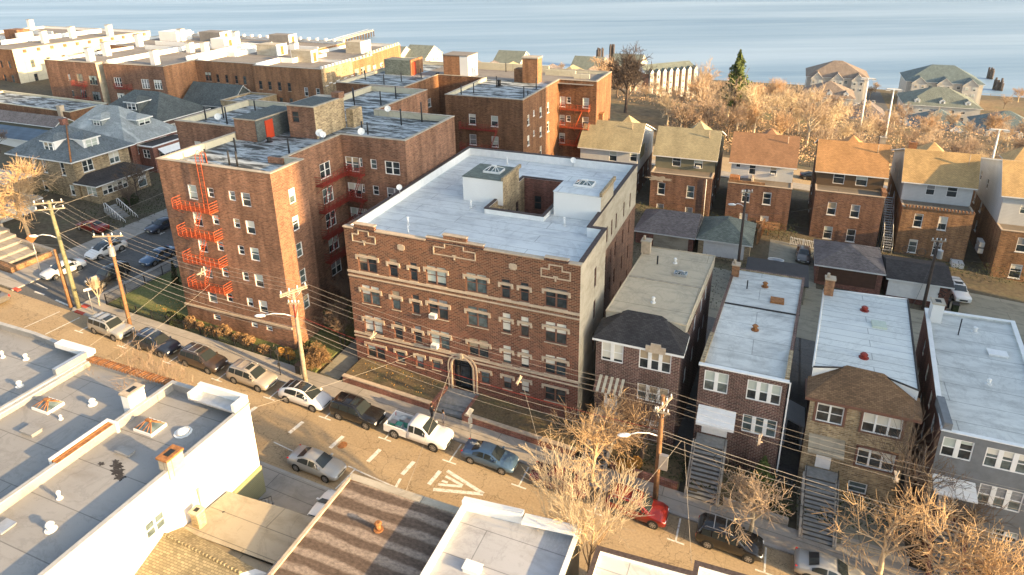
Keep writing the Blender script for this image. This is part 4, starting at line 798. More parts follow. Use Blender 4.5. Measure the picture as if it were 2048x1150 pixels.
# ================= far apartment blocks (left background) =================
pM = [(-149, 96.3), (-133.6, 96.6), (-133.6, 98.2), (-131.9, 98.2), (-131.9, 96.9), (-116, 97.9), (-116, 106), (-99.3, 106), (-99.3, 104.7), (-82.8, 104.9), (-83.5, 116), (-97, 116.4), (-97.4, 124), (-101, 124), (-101, 140), (-160, 142), (-160, 118), (-149, 118)]
k3 = dict(n=3, fm=m_brown); ar_ = dict(fm=m_brown, var=0)
M0 = W_((13.6,), (14.4, 11.0), 2.3, 1.9, n=3, fm=m_shS)+W_((9.8,), (14.6, 11.2), 1.7, 1.9, n=2, fm=m_shS)+W_((6.5,), (14.9, 11.4), .8, 1.4, fm=m_brown)
M4 = W_((3.2, 14.0-3.5, 13.8), (14.3, 11.0), 2.0, 1.9, n=3, fm=m_white)
M6 = W_((3.0,), (14.8,), 1.7, 1.9, n=2, fm=m_brown)+W_((5.6, 8.0, 10.6, 12.8), (14.7, 11.4), .8, 1.7, **ar_); M8 = W_((1.3, 3.6, 6.0, 8.4), (14.3, 11.2), .9, 1.7, **ar_)+W_((12.4, 15.2), (13.6, 10.5), .9, 1.7)
bM, _ = block('apartment_row', 'long row of joined brick apartment blocks with many white roof walls and chimneys', 'building', pM, None, 19, m_brickM, m_rG, 18.4, .3, m_whitewall, m_coping, {0: M0, 4: M4, 6: M6, 8: M8}, mw={0: m_brickL, 1: m_stucco, 2: m_stucco, 3: m_stucco, 4: m_brickL, 5: m_brickM, 9: m_brickY}, kw=dict(sill=m_stone))
def lowwalls(root, segs, z, h, m=m_whitewall, t=.3):
    for x0, y0, x1, y1 in segs:
        mb = MB(); d = V((x1-x0, y1-y0)).normalized(); n = V((-d.y, d.x))*t/2
        mb.prism([(x0-n.x, y0-n.y), (x1-n.x, y1-n.y), (x1+n.x, y1+n.y), (x0+n.x, y0+n.y)], z, z+h, m); mb.build('party_wall', root)
lowwalls(bM, [(-132.7, 98.6, -134, 128), (-116.2, 107, -118, 132), (-120.5, 108, -122.5, 129), (-98.9, 105.2, -99.2, 112.4), (-98.9, 112.6, -95.8, 112.6), (-95.8, 112.8, -96, 116), (-118, 115.8, -114.2, 115.7), (-114.2, 116, -115, 123), (-101.2, 128, -125, 129), (-145, 118.5, -134, 118), (-149, 125, -120, 124)], 18.4, 1.0)
for x, y, h in ((-141.1, 101.2, 2.8), (-144.5, 107.8, 3.0), (-150.6, 121.6, 3.0), (-123, 102.2, 2.9), (-148.6, 132.9, 3), (-129.7, 117.8, 2.2), (-126.6, 119.2, 2.2), (-129.7, 132.4, 3), (-100, 118.5, 3.2)): chimney(bM, x, y, 18.4, 1.3, 1.3, h, m_whitewall, m_coping)
for x, y, w, d, m_ in ((-108.5, 121, 5.5, 3.5, m_stucco), (-94.8, 115.2, 5, 2.2, m_stucco), (-127.5, 126, 4, 4, m_whitewall), (-152, 134, 6, 5, m_whitewall), (-140, 136, 7, 4, m_rG), (-118, 136, 6, 3, m_rG)):
    part(bM, 'stair_bulkhead', lambda mb: (mb.box((x-w/2, y-d/2, 18.4), (x+w/2, y+d/2, 20.8), m_), mb.box((x+w/2+.002, y-d/2, 18.4), (x+w/2+.15, y+d/2, 20.85), m_whitewall), mb.box((x+w/2+.152, y-.5, 18.5), (x+w/2+.18, y+.5, 20.4), m_rust)))
mb = MB(); 
for i in range(22): x = -159+i*2.7; mb.box((x-.3, 141-(x+160)*.034, 19.0), (x+.3, 141.6-(x+160)*.034, 19.7), m_whitewall)
for i in range(9): y = 105.5+i*1.2; mb.box((-83.3-.05*i, y-.25, 19.08), (-82.9-.05*i, y+.25, 19.5), m_whitewall)
mb.build('parapet_finials', bM)
part(bM, 'white_trim', lambda mb: [mb.box((-82.78-.06*i, 105.6+i*1.3, 15.6+(i % 2)*.35), (-82.66-.06*i, 106.5+i*1.3, 15.75+(i % 2)*.35), m_white) for i in range(8)])
fire_escape(bM, -128.8+0, 97.0, -124.9, 97.2, 1, [14.1], m_redp); fire_escape(bM, -140.8, 96.4, -137.2, 96.5, 1, [14.1, 10.7], m_redp)
pN = [(-78, 122), (-72, 122), (-72, 150), (-98, 150), (-98, 127), (-78, 127)]
bN, _ = block('cream_trimmed_building', 'ochre brick building with cream bay windows and rows of white finials', 'building', [(-96.7, 116.7), (-84.2, 116.7), (-84.6, 125), (-85.8, 125), (-87.8, 142), (-100.7, 142), (-100.7, 124.3), (-96.7, 124.3)], None, 18.6, m_brickM, m_rG, 18.0, .3, m_whitewall, m_cream, {1: W_((1.8, 4.2, 6.6), (15.2,), 1.6, 1.6, n=2, fm=m_cream), 3: W_((3, 6.5, 10, 13.5), (14.4,), 1.6, 1.6, n=2, fm=m_cream)})
mb = MB()
for i in range(12): y = 125.5+i*1.4; x = -85.8-(y-125)*.118; mb.box((x-.35, y-.3, 18.7), (x+.05, y+.3, 19.25), m_cream)
for i in range(6): mb.box((-84.75-.04*i, 117.3+i*1.35, 18.7), (-84.2-.04*i, 117.9+i*1.35, 19.2), m_cream)
mb.prism([(-84.1, 116.9), (-84.0, 116.9), (-84.4, 124.9), (-84.5, 124.9)], 14.6, 15.0, m_cream); mb.build('parapet_finials', bN)
part(bN, 'stair_bulkhead', lambda mb: (mb.box((-95, 130, 18), (-91, 134, 20.6), m_stucco), mb.box((-90.99, 130, 18), (-90.8, 134, 20.7), m_whitewall)))
pW = [(-206, 104.6), (-172.5, 104.6), (-172.5, 143.5), (-218, 143.5), (-218, 112)]
W1 = W_((4, 8, 12), (14.2, 10.8), .9, 1.8, **ar_)+W_((18, 22, 26, 30), (14.6,), 1.2, 1.4, **ar_)
bW, _ = block('cream_side_building', 'far left brick building with a long sunlit cream side wall', 'building', pW, None, 19, m_brickD, m_rG, 18.4, .3, m_whitewall, m_coping, {0: W_((8, 13, 18, 23, 28, 31), (14.4, 11, 7.8), 1.0, 1.8, **ar_), 1: W1}, mw={1: m_cream})
lowwalls(bW, [(-190, 113, -188, 140), (-205, 120, -192, 119), (-217, 133, -196, 131)], 18.4, 1.1)
for x, y in ((-217.1, 139), (-181.9, 119), (-184.3, 128.5), (-178, 135)): chimney(bW, x, y, 18.4, 1.3, 1.3, 3, m_whitewall, m_coping)
part(bW, 'brick_bulkhead', lambda mb: (mb.box((-197, 118.6, 18.4), (-191.6, 122, 21.4), m_brickD), mb.box((-191.59, 118, 18.4), (-190.6, 122, 20.7), m_whitewall)))
mb = MB()
for i in range(11): mb.box((-172.45, 107+i*3.4, 18.0), (-172.2, 107.7+i*3.4, 18.7), m_brickM)
mb.build('wall_brackets', bW)
# ================= houses helper =================
def house_walls(root, poly, z1, m, wins={}, kw={}, z0=None, name='wall', mw={}):
    mb = MB(); n = len(poly)
    for i in range(n):
        a, b = poly[i], poly[(i+1) % n]; zb = (gz(*a)-.6, gz(*b)-.6) if z0 is None else z0
        wall_face(mb, a, b, zb, z1, [w[:4] for w in wins.get(i, [])], mw.get(i, m), .12)
    o = mb.build(name, root)
    for i, ws in wins.items():
        a, b = V(poly[i]), V(poly[(i+1) % n]); d = (b-a).normalized(); nn = V((d.y, -d.x)); rz = math.atan2(d.y, d.x)
        for w in ws:
            p = a+d*w[0]-nn*.09; k = dict(kw); k.update(w[4] if len(w) > 4 else {})
            if not k.pop('skip', 0): window(root, (p.x, p.y, w[1]), rz, w[2], w[3], **k)
    return o
def root_at(name, poly, label, cat, group=None):
    cx = sum(p[0] for p in poly)/len(poly); cy = sum(p[1] for p in poly)/len(poly); return empty(name, (cx, cy, gz(cx, cy)), label, cat, group)
def dormer(root, x, y, z, w, h, d, face, m, rm, winw):
    """small shed/hip dormer; face 's' looks to -y, 'e' looks to +x"""
    mb = MB()
    if face == 's':
        a = rect(x-w/2, y, x+w/2, y+d); mb.prism(a, z-.5, z+h, m); hip(mb, x-w/2-.25, y-.3, x+w/2+.25, y+d+1, z+h+.01, .8, rm, m_white); o = mb.build('dormer', root); window(root, (x, y-.03, z+.2), 0, winw, h-.4, n=2)
    else:
        a = rect(x-d, y-w/2, x, y+w/2); mb.prism(a, z-.5, z+h, m); hip(mb, x-d-1, y-w/2-.25, x+.3, y+w/2+.25, z+h+.01, .8, rm, m_white); o = mb.build('dormer', root); window(root, (x+.03, y, z+.2), pi/2, winw, h-.4, n=2)
    return o
# ---- hipped yellow brick house ----
pp_ = rect(-108.5, 62.0, -95.4, 71.2); r = root_at('hipped_house', pp_, 'yellow-brown brick house with slate blue hipped roof, dormers and an enclosed front porch', 'house')
house_walls(r, pp_, 12.0, m_brickY, {0: W_((1.6, 4.3), (10.0,), .75, 1.5)+W_((6.6,), (9.6,), .8, 2.1)+W_((10.6,), (9.6,), .85, 2.2)+W_((5.6, 11.6), (6.6,), .9, 1.6)+W_((2.2,), (6.6,), .9, 1.6), 1: W_((2.2, 6.6), (9.9,), 1.7, 1.75, n=2)}, kw=dict(sill=m_white))
mb = MB(); hip(mb, -109.3, 61.2, -94.5, 72.0, 12.15, 3.7, m_shG, m_white, ridge=(-103.0, 66.6, -101.6, 66.6)); mb.build('roof', r)
dormer(r, -100.8, 62.7, 12.8, 2.5, 1.7, 2.8, 's', m_white, m_shG, 1.9); dormer(r, -96.4, 66.2, 12.8, 2.5, 1.7, 2.8, 'e', m_white, m_shG, 1.9)
chimney(r, -102.6, 66.9, 15.3, .8, .8, 1.3, m_brickC)
part(r, 'ridge_cap', lambda mb: mb.tube([(-94.6, 61.3, 12.25), (-101.7, 66.6, 15.9)], .12, m_rust, 5))
pw_ = rect(-95.2, 62.2, -91.6, 71.0)
house_walls(r, pw_, 8.6, m_brickY, {0: W_((2.2,), (6.9,), 2.0, 1.4, n=2), 1: W_((2.8,), (6.9,), 4.2, 1.4, n=5, gl=m_glass)+[(7.4, 6.1, 1.5, 2.2, dict(fm=m_white, var=1, blind=m_white))]}, name='porch_wall')
mb = MB(); hip(mb, -95.9, 61.6, -91.0, 71.6, 8.75, .9, m_shBl, m_white, ridge=(-95.5, 63.5, -95.5, 70)); mb.build('porch_roof', r)
# ---- second hipped house (light grey roof, red brick porch) ----
pp_ = rect(-113.5, 74.2, -98.8, 83.4); r = root_at('hipped_house', pp_, 'red brick house with pale grey patched hipped roof behind the yellow-brown brick house', 'house')
house_walls(r, pp_, 11.0, m_brickC, {1: W_((2.0, 6.5), (9.0,), 1.5, 1.6, n=2)+W_((2.4, 6.6), (5.8,), 1.8, 1.7, n=2)}, kw=dict(sill=m_white))
mb = MB(); hip(mb, -115.5, 72.8, -98.0, 84.4, 11.15, 4.6, m_shL, m_white, ridge=(-111, 79.2, -106.5, 79.4)); mb.build('roof', r)
dormer(r, -107.5, 75.6, 12.9, 2.4, 1.3, 2.5, 's', m_shL, m_shL, 1.5); dormer(r, -101.2, 79.6, 12.6, 2.8, 1.4, 3, 'e', m_shL, m_shL, 2.2)
pw_ = rect(-98.6, 75.5, -95.3, 82.6)
house_walls(r, pw_, 10.4, m_brickC, {0: W_((1.6,), (8.4,), 1.5, 1.5, n=2), 1: W_((3.8,), (8.2,), 5.5, 1.5, n=5, gl=m_glass)+W_((3.8,), (5.2,), 5, 1.7, n=4)}, name='porch_wall')
part(r, 'porch_roof', lambda mb: (mb.box((-98.7, 75.3, 10.4), (-95.2, 82.8, 10.55), m_white), mb.box((-98.4, 75.6, 10.56), (-95.5, 82.5, 10.6), m_shBl)))
part(r, 'porch_awning', lambda mb: mb.face([(-95.2, 76.3, 10.0), (-93.9, 76.3, 9.2), (-93.9, 81.3, 9.2), (-95.2, 81.3, 10.0)], m_white))
# ---- dark gabled houses ----
pp_ = rect(-121, 85.5, -105.5, 96.5); r = root_at('dark_roofed_house', pp_, 'house with large dark slate roof and one white-framed dormer', 'house'); house_walls(r, pp_, 11.4, m_brickH, {1: W_((3, 7), (8.8,), 1.6, 1.6, n=2)})
mb = MB(); hip(mb, -122, 84.6, -104.6, 97.4, 11.5, 4.2, m_shD, m_white, ridge=(-116.5, 91, -110, 91)); mb.build('roof', r); dormer(r, -112, 86.2, 12.9, 3.0, 1.7, 3, 's', m_shD, m_shD, 2.2)
pp_ = rect(-114.0, 102.4-3, -101.5, 110.0-3); r = root_at('dark_roofed_house', pp_, 'steep dark gabled house right of the slate-roofed house, white window in its gable', 'house'); house_walls(r, pp_, 11.8, m_shD, {})
mb = MB(); gable(mb, -114.0, 99.4, -101.5, 107.0, 11.8, 3.4, m_shD, m_shD, 'x', .4); mb.build('roof', r); window(r, (-110.5, 99.33, 9.9), 0, 2.2, 1.6, n=2)
pp_ = rect(-100.5, 96.2, -93.8, 104.2); r, _ = block('flat_cream_house', 'small cream brick flat-topped building with four white windows between dark roofs', 'house', pp_, None, 13.6, m_brickP, m_rK, 13.3, .3, m_brickP, m_coping, {0: W_((2.0,), (10.6,), 1.5, 1.6, n=2), 1: W_((1.6, 3.9, 6.4), (10.7,), 1.5, 1.7, n=2, grid=1)})
# ---- low buildings at the far left ----
pp_ = [(-160, 84.8), (-125.5, 83.4), (-125.5, 91.5), (-160, 93)]; block('low_flat_building', 'low building with black flat roof and pale kerb at the far left', 'building', pp_, None, 12.2, m_brickD, m_rK, 11.9, .3, m_cream, m_cream)
pp_ = rect(-160, 79.4, -124.5, 83.2); r = root_at('brown_roofed_house', pp_, 'long low house with brown shingle roof in front of the black flat roof', 'house'); house_walls(r, pp_, 10.6, m_sid_g)
mb = MB(); gable(mb, -160, 79.4, -124.5, 83.2, 10.6, 1.3, m_shP, m_sid_g, 'x', .3); mb.build('roof', r); chimney(r, -128, 83.5, 11.0, .9, .9, 2.2, m_stone)
pp_ = rect(-160, 73.2, -118.5, 78.4); r = root_at('blue_roofed_building', pp_, 'long low building with dull blue metal roof and white side wall at the left edge', 'building'); house_walls(r, pp_, 9.8, m_whitewall)
mb = MB(); gable(mb, -160, 73.2, -118.5, 78.4, 9.8, 1.2, shingle('metal_roof_blue', (.09, .13, .18), .05, .6, 4), m_whitewall, 'x', .3); mb.build('roof', r)
pp_ = rect(-118, 49.5, -100.8, 58.2); r = root_at('pale_roofed_house', pp_, 'cream house with pale grey hipped roof behind the sunlit tree at the left edge', 'house'); house_walls(r, pp_, 10.4, m_brickP, {1: W_((2.2, 5.6), (8.3,), 1.5, 1.6, n=2)+W_((3.5,), (6.2,), 1.2, 1.2), 0: W_((4, 9, 14), (8.0,), 1.2, 1.5)})
mb = MB(); hip(mb, -119, 48.6, -99.9, 59.0, 10.5, 2.6, m_shL, m_white); mb.build('roof', r)
part(r, 'porch_roof', lambda mb: (mb.box((-100.7, 51, 8.0), (-96.5, 57.2, 8.2), m_shL), mb.box((-100.7, 50.9, 7.8), (-96.4, 57.3, 7.99), m_white))); house_walls(r, rect(-100.7, 51.6, -97.2, 56.6), 7.79, m_sid_w, {1: W_((2.5,), (6.4,), 3.2, 1.1, n=3)}, name='porch_wall')
# sunlit steps and terraces at the far left kerb
mb = MB()
for i in range(6): mb.prism(rect(-84.6-i*1.6-1.6, 44.0+i*.3, -84.6-i*1.6, 47.8+i*.3), gzf(-.3), gzf(.35+i*.3), m_conc)
mb.prism(rect(-97, 43.2, -82.2, 44.0), gzf(-.3), gzf(.7), m_brickB); mb.prism(rect(-97, 48.2, -82.2, 48.6), gzf(-.3), gzf(.9), m_stone); mb.prism(rect(-82.6, 44.003, -82.2, 48.197), gzf(-.3), gzf(.7), m_brickB)
tag(mb.build('front_terrace'), 'sunlit stepped front terrace with orange brick wall at the left edge corner', 'terrace')
mb = MB(); mb.prism([(-90.5, 41.6), (-86.3, 41.7), (-85.5, 43.8), (-88.5, 44.2)], lambda x, y: 8.2, lambda x, y: 8.3, plain('green_canvas', (.13, .36, .03), .8)); 
for x, y in ((-90.2, 41.8), (-86.5, 41.9), (-85.8, 43.6), (-88.4, 44.0)): mb.cyl((x, y, gz(x)), .05, 8.2-gz(x), m_white, 6)
tag(mb.build('green_awning'), 'bright green flat awning over the terrace at the left edge', 'awning')
pp_ = rect(-112, 42.5, -98.6, 47.6); r = root_at('sunlit_house', pp_, 'sunlit white gabled house front cut by the left edge behind the tree', 'house'); house_walls(r, pp_, 10.5, m_sid_w, {1: W_((2.5,), (7.6,), 1.6, 1.7, n=2)})
mb = MB(); gable(mb, -112, 42.5, -98.6, 47.6, 10.5, 2.4, m_shY, m_sid_w, 'x', .4); mb.build('roof', r)
# fence rails
def fence(name, pts, h, m, label, step=.14, post=2.4, r=.012, cat='fence', dz=.15, rails=(.12, .95), w=None):
    o_ = empty(name, (*pts[0], gz(*pts[0])), label, cat); mb = MB(); pb = MB(); rb = MB()
    for a, b in zip(pts, pts[1:]):
        a, b = V(a), V(b); L = (b-a).length; n = int(L/step); d = (b-a)/L; ang = math.atan2(d.y, d.x)
        for i in range(n+1):
            p = a+(b-a)*i/n; z = gz(p.x, p.y)+dz
            if w: T = Matrix.Translation((p.x, p.y, z)) @ Matrix.Rotation(ang, 4, 'Z'); mb.box((-w/2, -.012, .05), (w/2, .012, h), m, T)
            else: mb.box((p.x-r, p.y-r, z+.05), (p.x+r, p.y+r, z+h), m)
        for f in rails: rb.tube([(a.x, a.y, gz(a.x, a.y)+dz+h*f), (b.x, b.y, gz(b.x, b.y)+dz+h*f)], .028, m, 4)
        k = max(1, int(L/post))
        for i in range(k+1): p = a+(b-a)*i/k; z = gz(p.x, p.y)+dz; pb.box((p.x-.04, p.y-.04, z-.1), (p.x+.04, p.y+.04, z+h+.1), m)
    mb.build('pickets', o_); rb.build('rail', o_); pb.build('posts', o_); return o_
fence('iron_fence', [(-66.5, 43.1), (-66.5, 58)], 1.15, m_black, 'black iron picket fence running back along the cross street side of the lawn')
fence('iron_fence', [(-66.5, 43.1), (-39.5, 43.1)], .95, m_black, 'low dark iron fence along the pavement in front of the lawn and hedge', .2, 2.2)
slab('lawn', rect(-66.4, 43.15, -38.7, 58), .2, m_lawn)
# ================= front row houses (right) =================
def steps_(root, x, w, y0, y1, z1, n, m=m_step, rail=m_black, cheek=m_conc):
    z0 = gz(x, y0)+.1; mb = MB(); dy = (y1-y0)/n; dz = (z1-z0)/n
    for i in range(n): mb.box((x-w/2, y0+i*dy+.03, z0-.6), (x+w/2, y0+(i+1)*dy+.02, z0+(i+1)*dz-.05), m_riser); mb.box((x-w/2-.01, y0+i*dy, z0+(i+1)*dz-.048), (x+w/2+.01, y0+(i+1)*dy-.002, z0+(i+1)*dz), m)
    o = mb.build('front_steps', root)
    for s_ in (-1, 1):
        mb = MB(); a = x+s_*(w/2+.14); P = [(y0-.1, z0-.6), (y1, z0-.6), (y1, z1+.12), (y0-.1, z0+.2)]
        for i, xx in enumerate((a-.13, a+.13)): mb.face([(xx, y, z) for y, z in (P if i else P[::-1])], cheek)
        mb.face([(a-.13, P[3][0], P[3][1]), (a+.13, P[3][0], P[3][1]), (a+.13, P[2][0], P[2][1]), (a-.13, P[2][0], P[2][1])], cheek); mb.face([(a-.13, P[0][0], P[0][1]), (a+.13, P[0][0], P[0][1]), (a+.13, P[3][0], P[3][1]), (a-.13, P[3][0], P[3][1])], cheek)
        mb.build('stair_cheek_wall', root)
    mb = MB()
    for s_ in (-1, 1):
        a = x+s_*(w/2+.1); mb.tube([(a, y0, z0+.9), (a, y1, z1+.95)], .025, rail, 5)
        for i in range(0, n+1, 2): mb.tube([(a, y0+i*dy, z0+i*dz), (a, y0+i*dy, z0+i*dz+.9)], .018, rail, 4)
    mb.build('handrail', root); return o
# --- H1: brick house with tan roof and black mansard
a = [(-12.2, 47.3), (-5.3, 47.3), (-4.7, 64.2), (-11.4, 64.2)]; r = root_at('brick_house', a, 'dark red brick row house with tan flat roof and black shingled front slope', 'house')
house_walls(r, a, 10.0, m_brickH, {0: W_((1.4,), (7.95,), 1.85, 1.85, n=2, mw=.3)+W_((4.95,), (7.95,), 2.6, 1.85, n=3, mw=.3)+W_((4.95,), (4.85,), 2.6, 1.6, n=3, mw=.3)+W_((4.9,), (2.0,), 2.4, 1.0, n=2), 1: W_((3.5, 7, 10.5, 13), (8.2, 5.0), .9, 1.5)})
mb = MB(); B1 = [(-12.05, 49.9, 11.3), (-5.3, 49.9, 11.3)]
k1_, k2_, k3_, k4_ = (-12.45, 46.9, 10.15), (-4.95, 46.9, 10.15), (-4.95, 50.0, 10.3), (-12.45, 50.0, 10.3)
m1_, m2_ = (-10.3, 50.3, 11.4), (-7.4, 50.3, 11.4)
mb.face([k1_, k2_, m2_, m1_], m_shBl); mb.face([k4_, k1_, m1_], m_shBl); mb.face([k2_, k3_, m2_], m_shBl); mb.box((-12.45, 46.9, 9.95), (-4.95, 50.0, 10.14), m_white)
mb.build('mansard_roof', r)
mb = MB(); U1 = [(-12.1, 49.9), (-10.2, 50.2), (-7.4, 50.2), (-5.3, 49.9), (-4.6, 64.3), (-11.5, 64.3)]
mb.prism(U1, 10.0, 11.1, m_stucco, m_rT); mb.build('roof', r)
part(r, 'roof_edge_trim', lambda mb: [mb.tube([(*U1[i], 11.13), (*U1[(i+1) % 6], 11.13)], .07, m_rT, 4) for i in range(6)])
part(r, 'roof_seam', lambda mb: mb.box((-11.7, 56.9, 11.1), (-5.0, 57.05, 11.16), m_coping))
skylight(r, -7.2, 59.0, 11.1, 1.2, .9, .35, m_metal); pole_(r, -9.7, 60.5, 11.1, .9, .08); vent(r, -8.1, 61.3, 11.1, .45, .12); vent(r, -8.6, 52.8, 11.1, .45, .12); chimney(r, -11.3, 62.8, 11.1, .9, .8, 1.3, m_stone, m_coping, 1)
part(r, 'door_awning', lambda mb: [mb.face([(-12.0+i*.24, 47.25, 6.5), (-12.0+i*.24, 45.9, 5.75), (-11.76+i*.24, 45.9, 5.75), (-11.76+i*.24, 47.25, 6.5)], m_cream if i % 2 else m_brown) for i in range(10)])
part(r, 'front_door', lambda mb: (mb.box((-11.3, 47.22, 3.2), (-10.2, 47.29, 5.4), m_white), mb.box((-11.05, 47.2, 4.3), (-10.45, 47.218, 5.2), m_glass)))
part(r, 'porch', lambda mb: mb.box((-12, 45.4, .5), (-9.8, 47.19, 3.1), m_conc)); steps_(r, -10.9, 1.6, 42.9, 45.4, 3.1, 13)
part(r, 'facade_pediment', lambda mb: (mb.box((-8.0, 46.84, 9.9), (-6.4, 46.95, 10.5), m_stone), mb.box((-7.6, 46.83, 10.5), (-6.8, 46.95, 10.75), m_stone)))
# --- H2: brick house with white awning
a = [(-3.7, 47.3), (2.8, 47.3), (4.0, 66), (-2.8, 66)]
w2 = {0: W_((1.33,), (7.2,), 1.85, 1.85, n=2, blind=m_blind3, var=4, mw=.3)+W_((4.9,), (7.2,), 2.5, 1.8, n=3, blind=m_blind3, var=4, mw=.3)+W_((4.9,), (4.1,), 2.55, 1.65, n=3, mw=.3), 1: W_((4, 8, 12, 15), (6.8, 3.8), .9, 1.5)}
r, _ = block('brick_house', 'dark brick row house with pale roof, cream-green blinds and white door awning', 'house', a, None, 9.45, m_brickH, m_rW2, 9.3, .25, m_brickY, None, w2, depth=.12)
part(r, 'roof_edge', lambda mb: (mb.box((-3.8, 47.15, 9.455), (2.9, 47.5, 9.56), m_white), mb.box((-3.1, 58.2, 9.3), (3.55, 58.35, 9.4), m_shBl), mb.box((2.92, 47.25, 1.0), (3.02, 47.35, 9.45), m_white)))
part(r, 'side_parapet', lambda mb: (mb.prism([(-3.72, 47.5), (-3.4, 47.5), (-3.2, 52), (-3.5, 52)], 9.46, 9.75, m_brickY), mb.prism([(2.55, 47.5), (2.86, 47.5), (3.1, 51.5), (2.8, 51.5)], 9.46, 9.75, m_brickY)))
chimney(r, -2.5, 64.4, 9.3, .7, .7, 1.2, m_brickM, m_stone, 1); vent(r, .4, 62.9, 9.3, .4, .18, m_rust); vent(r, 0, 54.4, 9.3, .4, .18, m_rust); pole_(r, -1.2, 61.9, 9.3, .9, .06); part(r, 'roof_hatch', lambda mb: mb.box((1.0, 59.8, 9.3), (2.2, 60.8, 9.5), m_rust))
mb = MB(); mb.prism(rect(-3.5, 45.9, -.6, 47.28), lambda x, y: 5.55-(47.3-y)*.55, lambda x, y: 5.75-(47.3-y)*.55, m_white); mb.build('door_awning', r)
part(r, 'front_door', lambda mb: (mb.box((-3.1, 47.2, 3.15), (-1.1, 47.28, 5.2), m_white), mb.box((-2.7, 47.17, 4.2), (-1.5, 47.198, 5.0), m_glass)))
part(r, 'porch', lambda mb: mb.box((-3.4, 46.2, .2), (-1.0, 47.19, 3.0), m_step)); steps_(r, -2.3, 2.1, 42.75, 46.2, 3.0, 13)
# --- H3: yellow brick house with brown hip front
a = [(4.5, 47.3), (11.35, 47.3), (12.5, 63.5), (5.7, 63.0)]; r = root_at('yellow_brick_house', a, 'yellow brick row house with brown shingled hip front and long concrete steps', 'house')
m_fb = m_brown
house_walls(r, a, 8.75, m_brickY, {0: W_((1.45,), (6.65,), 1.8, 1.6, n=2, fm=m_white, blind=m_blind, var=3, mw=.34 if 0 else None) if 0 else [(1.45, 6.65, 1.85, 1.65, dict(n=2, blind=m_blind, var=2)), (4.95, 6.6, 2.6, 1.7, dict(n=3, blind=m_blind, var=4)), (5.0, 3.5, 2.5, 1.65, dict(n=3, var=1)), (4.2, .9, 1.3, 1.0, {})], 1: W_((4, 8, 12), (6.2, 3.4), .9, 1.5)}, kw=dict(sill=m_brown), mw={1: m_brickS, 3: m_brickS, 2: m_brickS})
part(r, 'window_surround', lambda mb: [mb.box((x0, 47.22, z0), (x1, 47.297, z1), m_brown) for x0, x1, z0, z1 in ((4.85, 5.03, 6.6, 8.4), (6.87, 7.05, 6.6, 8.4), (4.85, 7.05, 8.32, 8.5), (8.0, 8.15, 6.5, 8.4), (10.75, 10.9, 6.5, 8.4), (8.0, 10.9, 8.32, 8.5), (8.1, 8.25, 3.4, 5.25), (10.75, 10.9, 3.4, 5.25), (8.1, 10.9, 5.17, 5.35))])
mb = MB(); e = [(4.1, 46.85, 8.85), (11.75, 46.85, 8.85), (11.9, 49.4, 9.0), (4.25, 49.4, 9.0)]; m1_, m2_ = (6.9, 50.2, 10.15), (9.4, 50.0, 10.15)
mb.face([e[0], e[1], m2_, m1_], m_shBr); mb.face([e[1], e[2], m2_], m_shBr); mb.face([e[3], e[0], m1_], m_shBr); mb.box((4.1, 46.85, 8.6), (11.75, 49.3, 8.84), m_brown); mb.build('hip_roof', r)
mb = MB(); U3 = [(4.5, 49.3), (6.9, 50.1), (9.4, 49.9), (11.6, 48.9), (12.6, 63.6), (5.6, 63.1)]; mb.prism(U3, 8.76, 9.95, m_whitewall, m_rW3); mb.build('roof', r)
part(r, 'roof_edge_trim', lambda mb: [mb.tube([(*U3[i], 9.99), (*U3[(i+1) % 6], 9.99)], .08, m_shBl if i in (0, 1, 2, 3) else m_white, 4) for i in range(6)])
chimney(r, 5.9, 62.2, 9.95, .8, .7, 1.6, m_brickM, m_stone, 1); vent(r, 8.8, 60.1, 9.95, .3, .2, m_redp); vent(r, 8.2, 52.1, 9.95, .3, .2, m_redp); part(r, 'roof_hatch', lambda mb: mb.box((9.2, 57.2, 9.95), (10.3, 58.3, 10.15), plain('hatch_pale_green', (.5, .55, .46))))
mb = MB(); mb.prism(rect(4.8, 46.2, 7.3, 47.29), lambda x, y: 5.3-(47.3-y)*.8, lambda x, y: 5.4-(47.3-y)*.8, m_rT2); mb.build('door_awning', r)
part(r, 'front_door', lambda mb: (mb.box((5.55, 47.2, 2.5), (6.6, 47.28, 4.7), m_white), mb.box((6.0, 47.16, 4.1), (6.2, 47.198, 4.35), m_redp)))
part(r, 'porch', lambda mb: mb.box((4.9, 46.3, .2), (7.2, 47.19, 2.4), m_step)); steps_(r, 6.0, 2.0, 42.4, 46.3, 2.4, 15)
part(r, 'downpipe', lambda mb: mb.tube([(11.25, 47.2, 8.6), (11.25, 47.2, .5)], .05, m_brickP, 6))
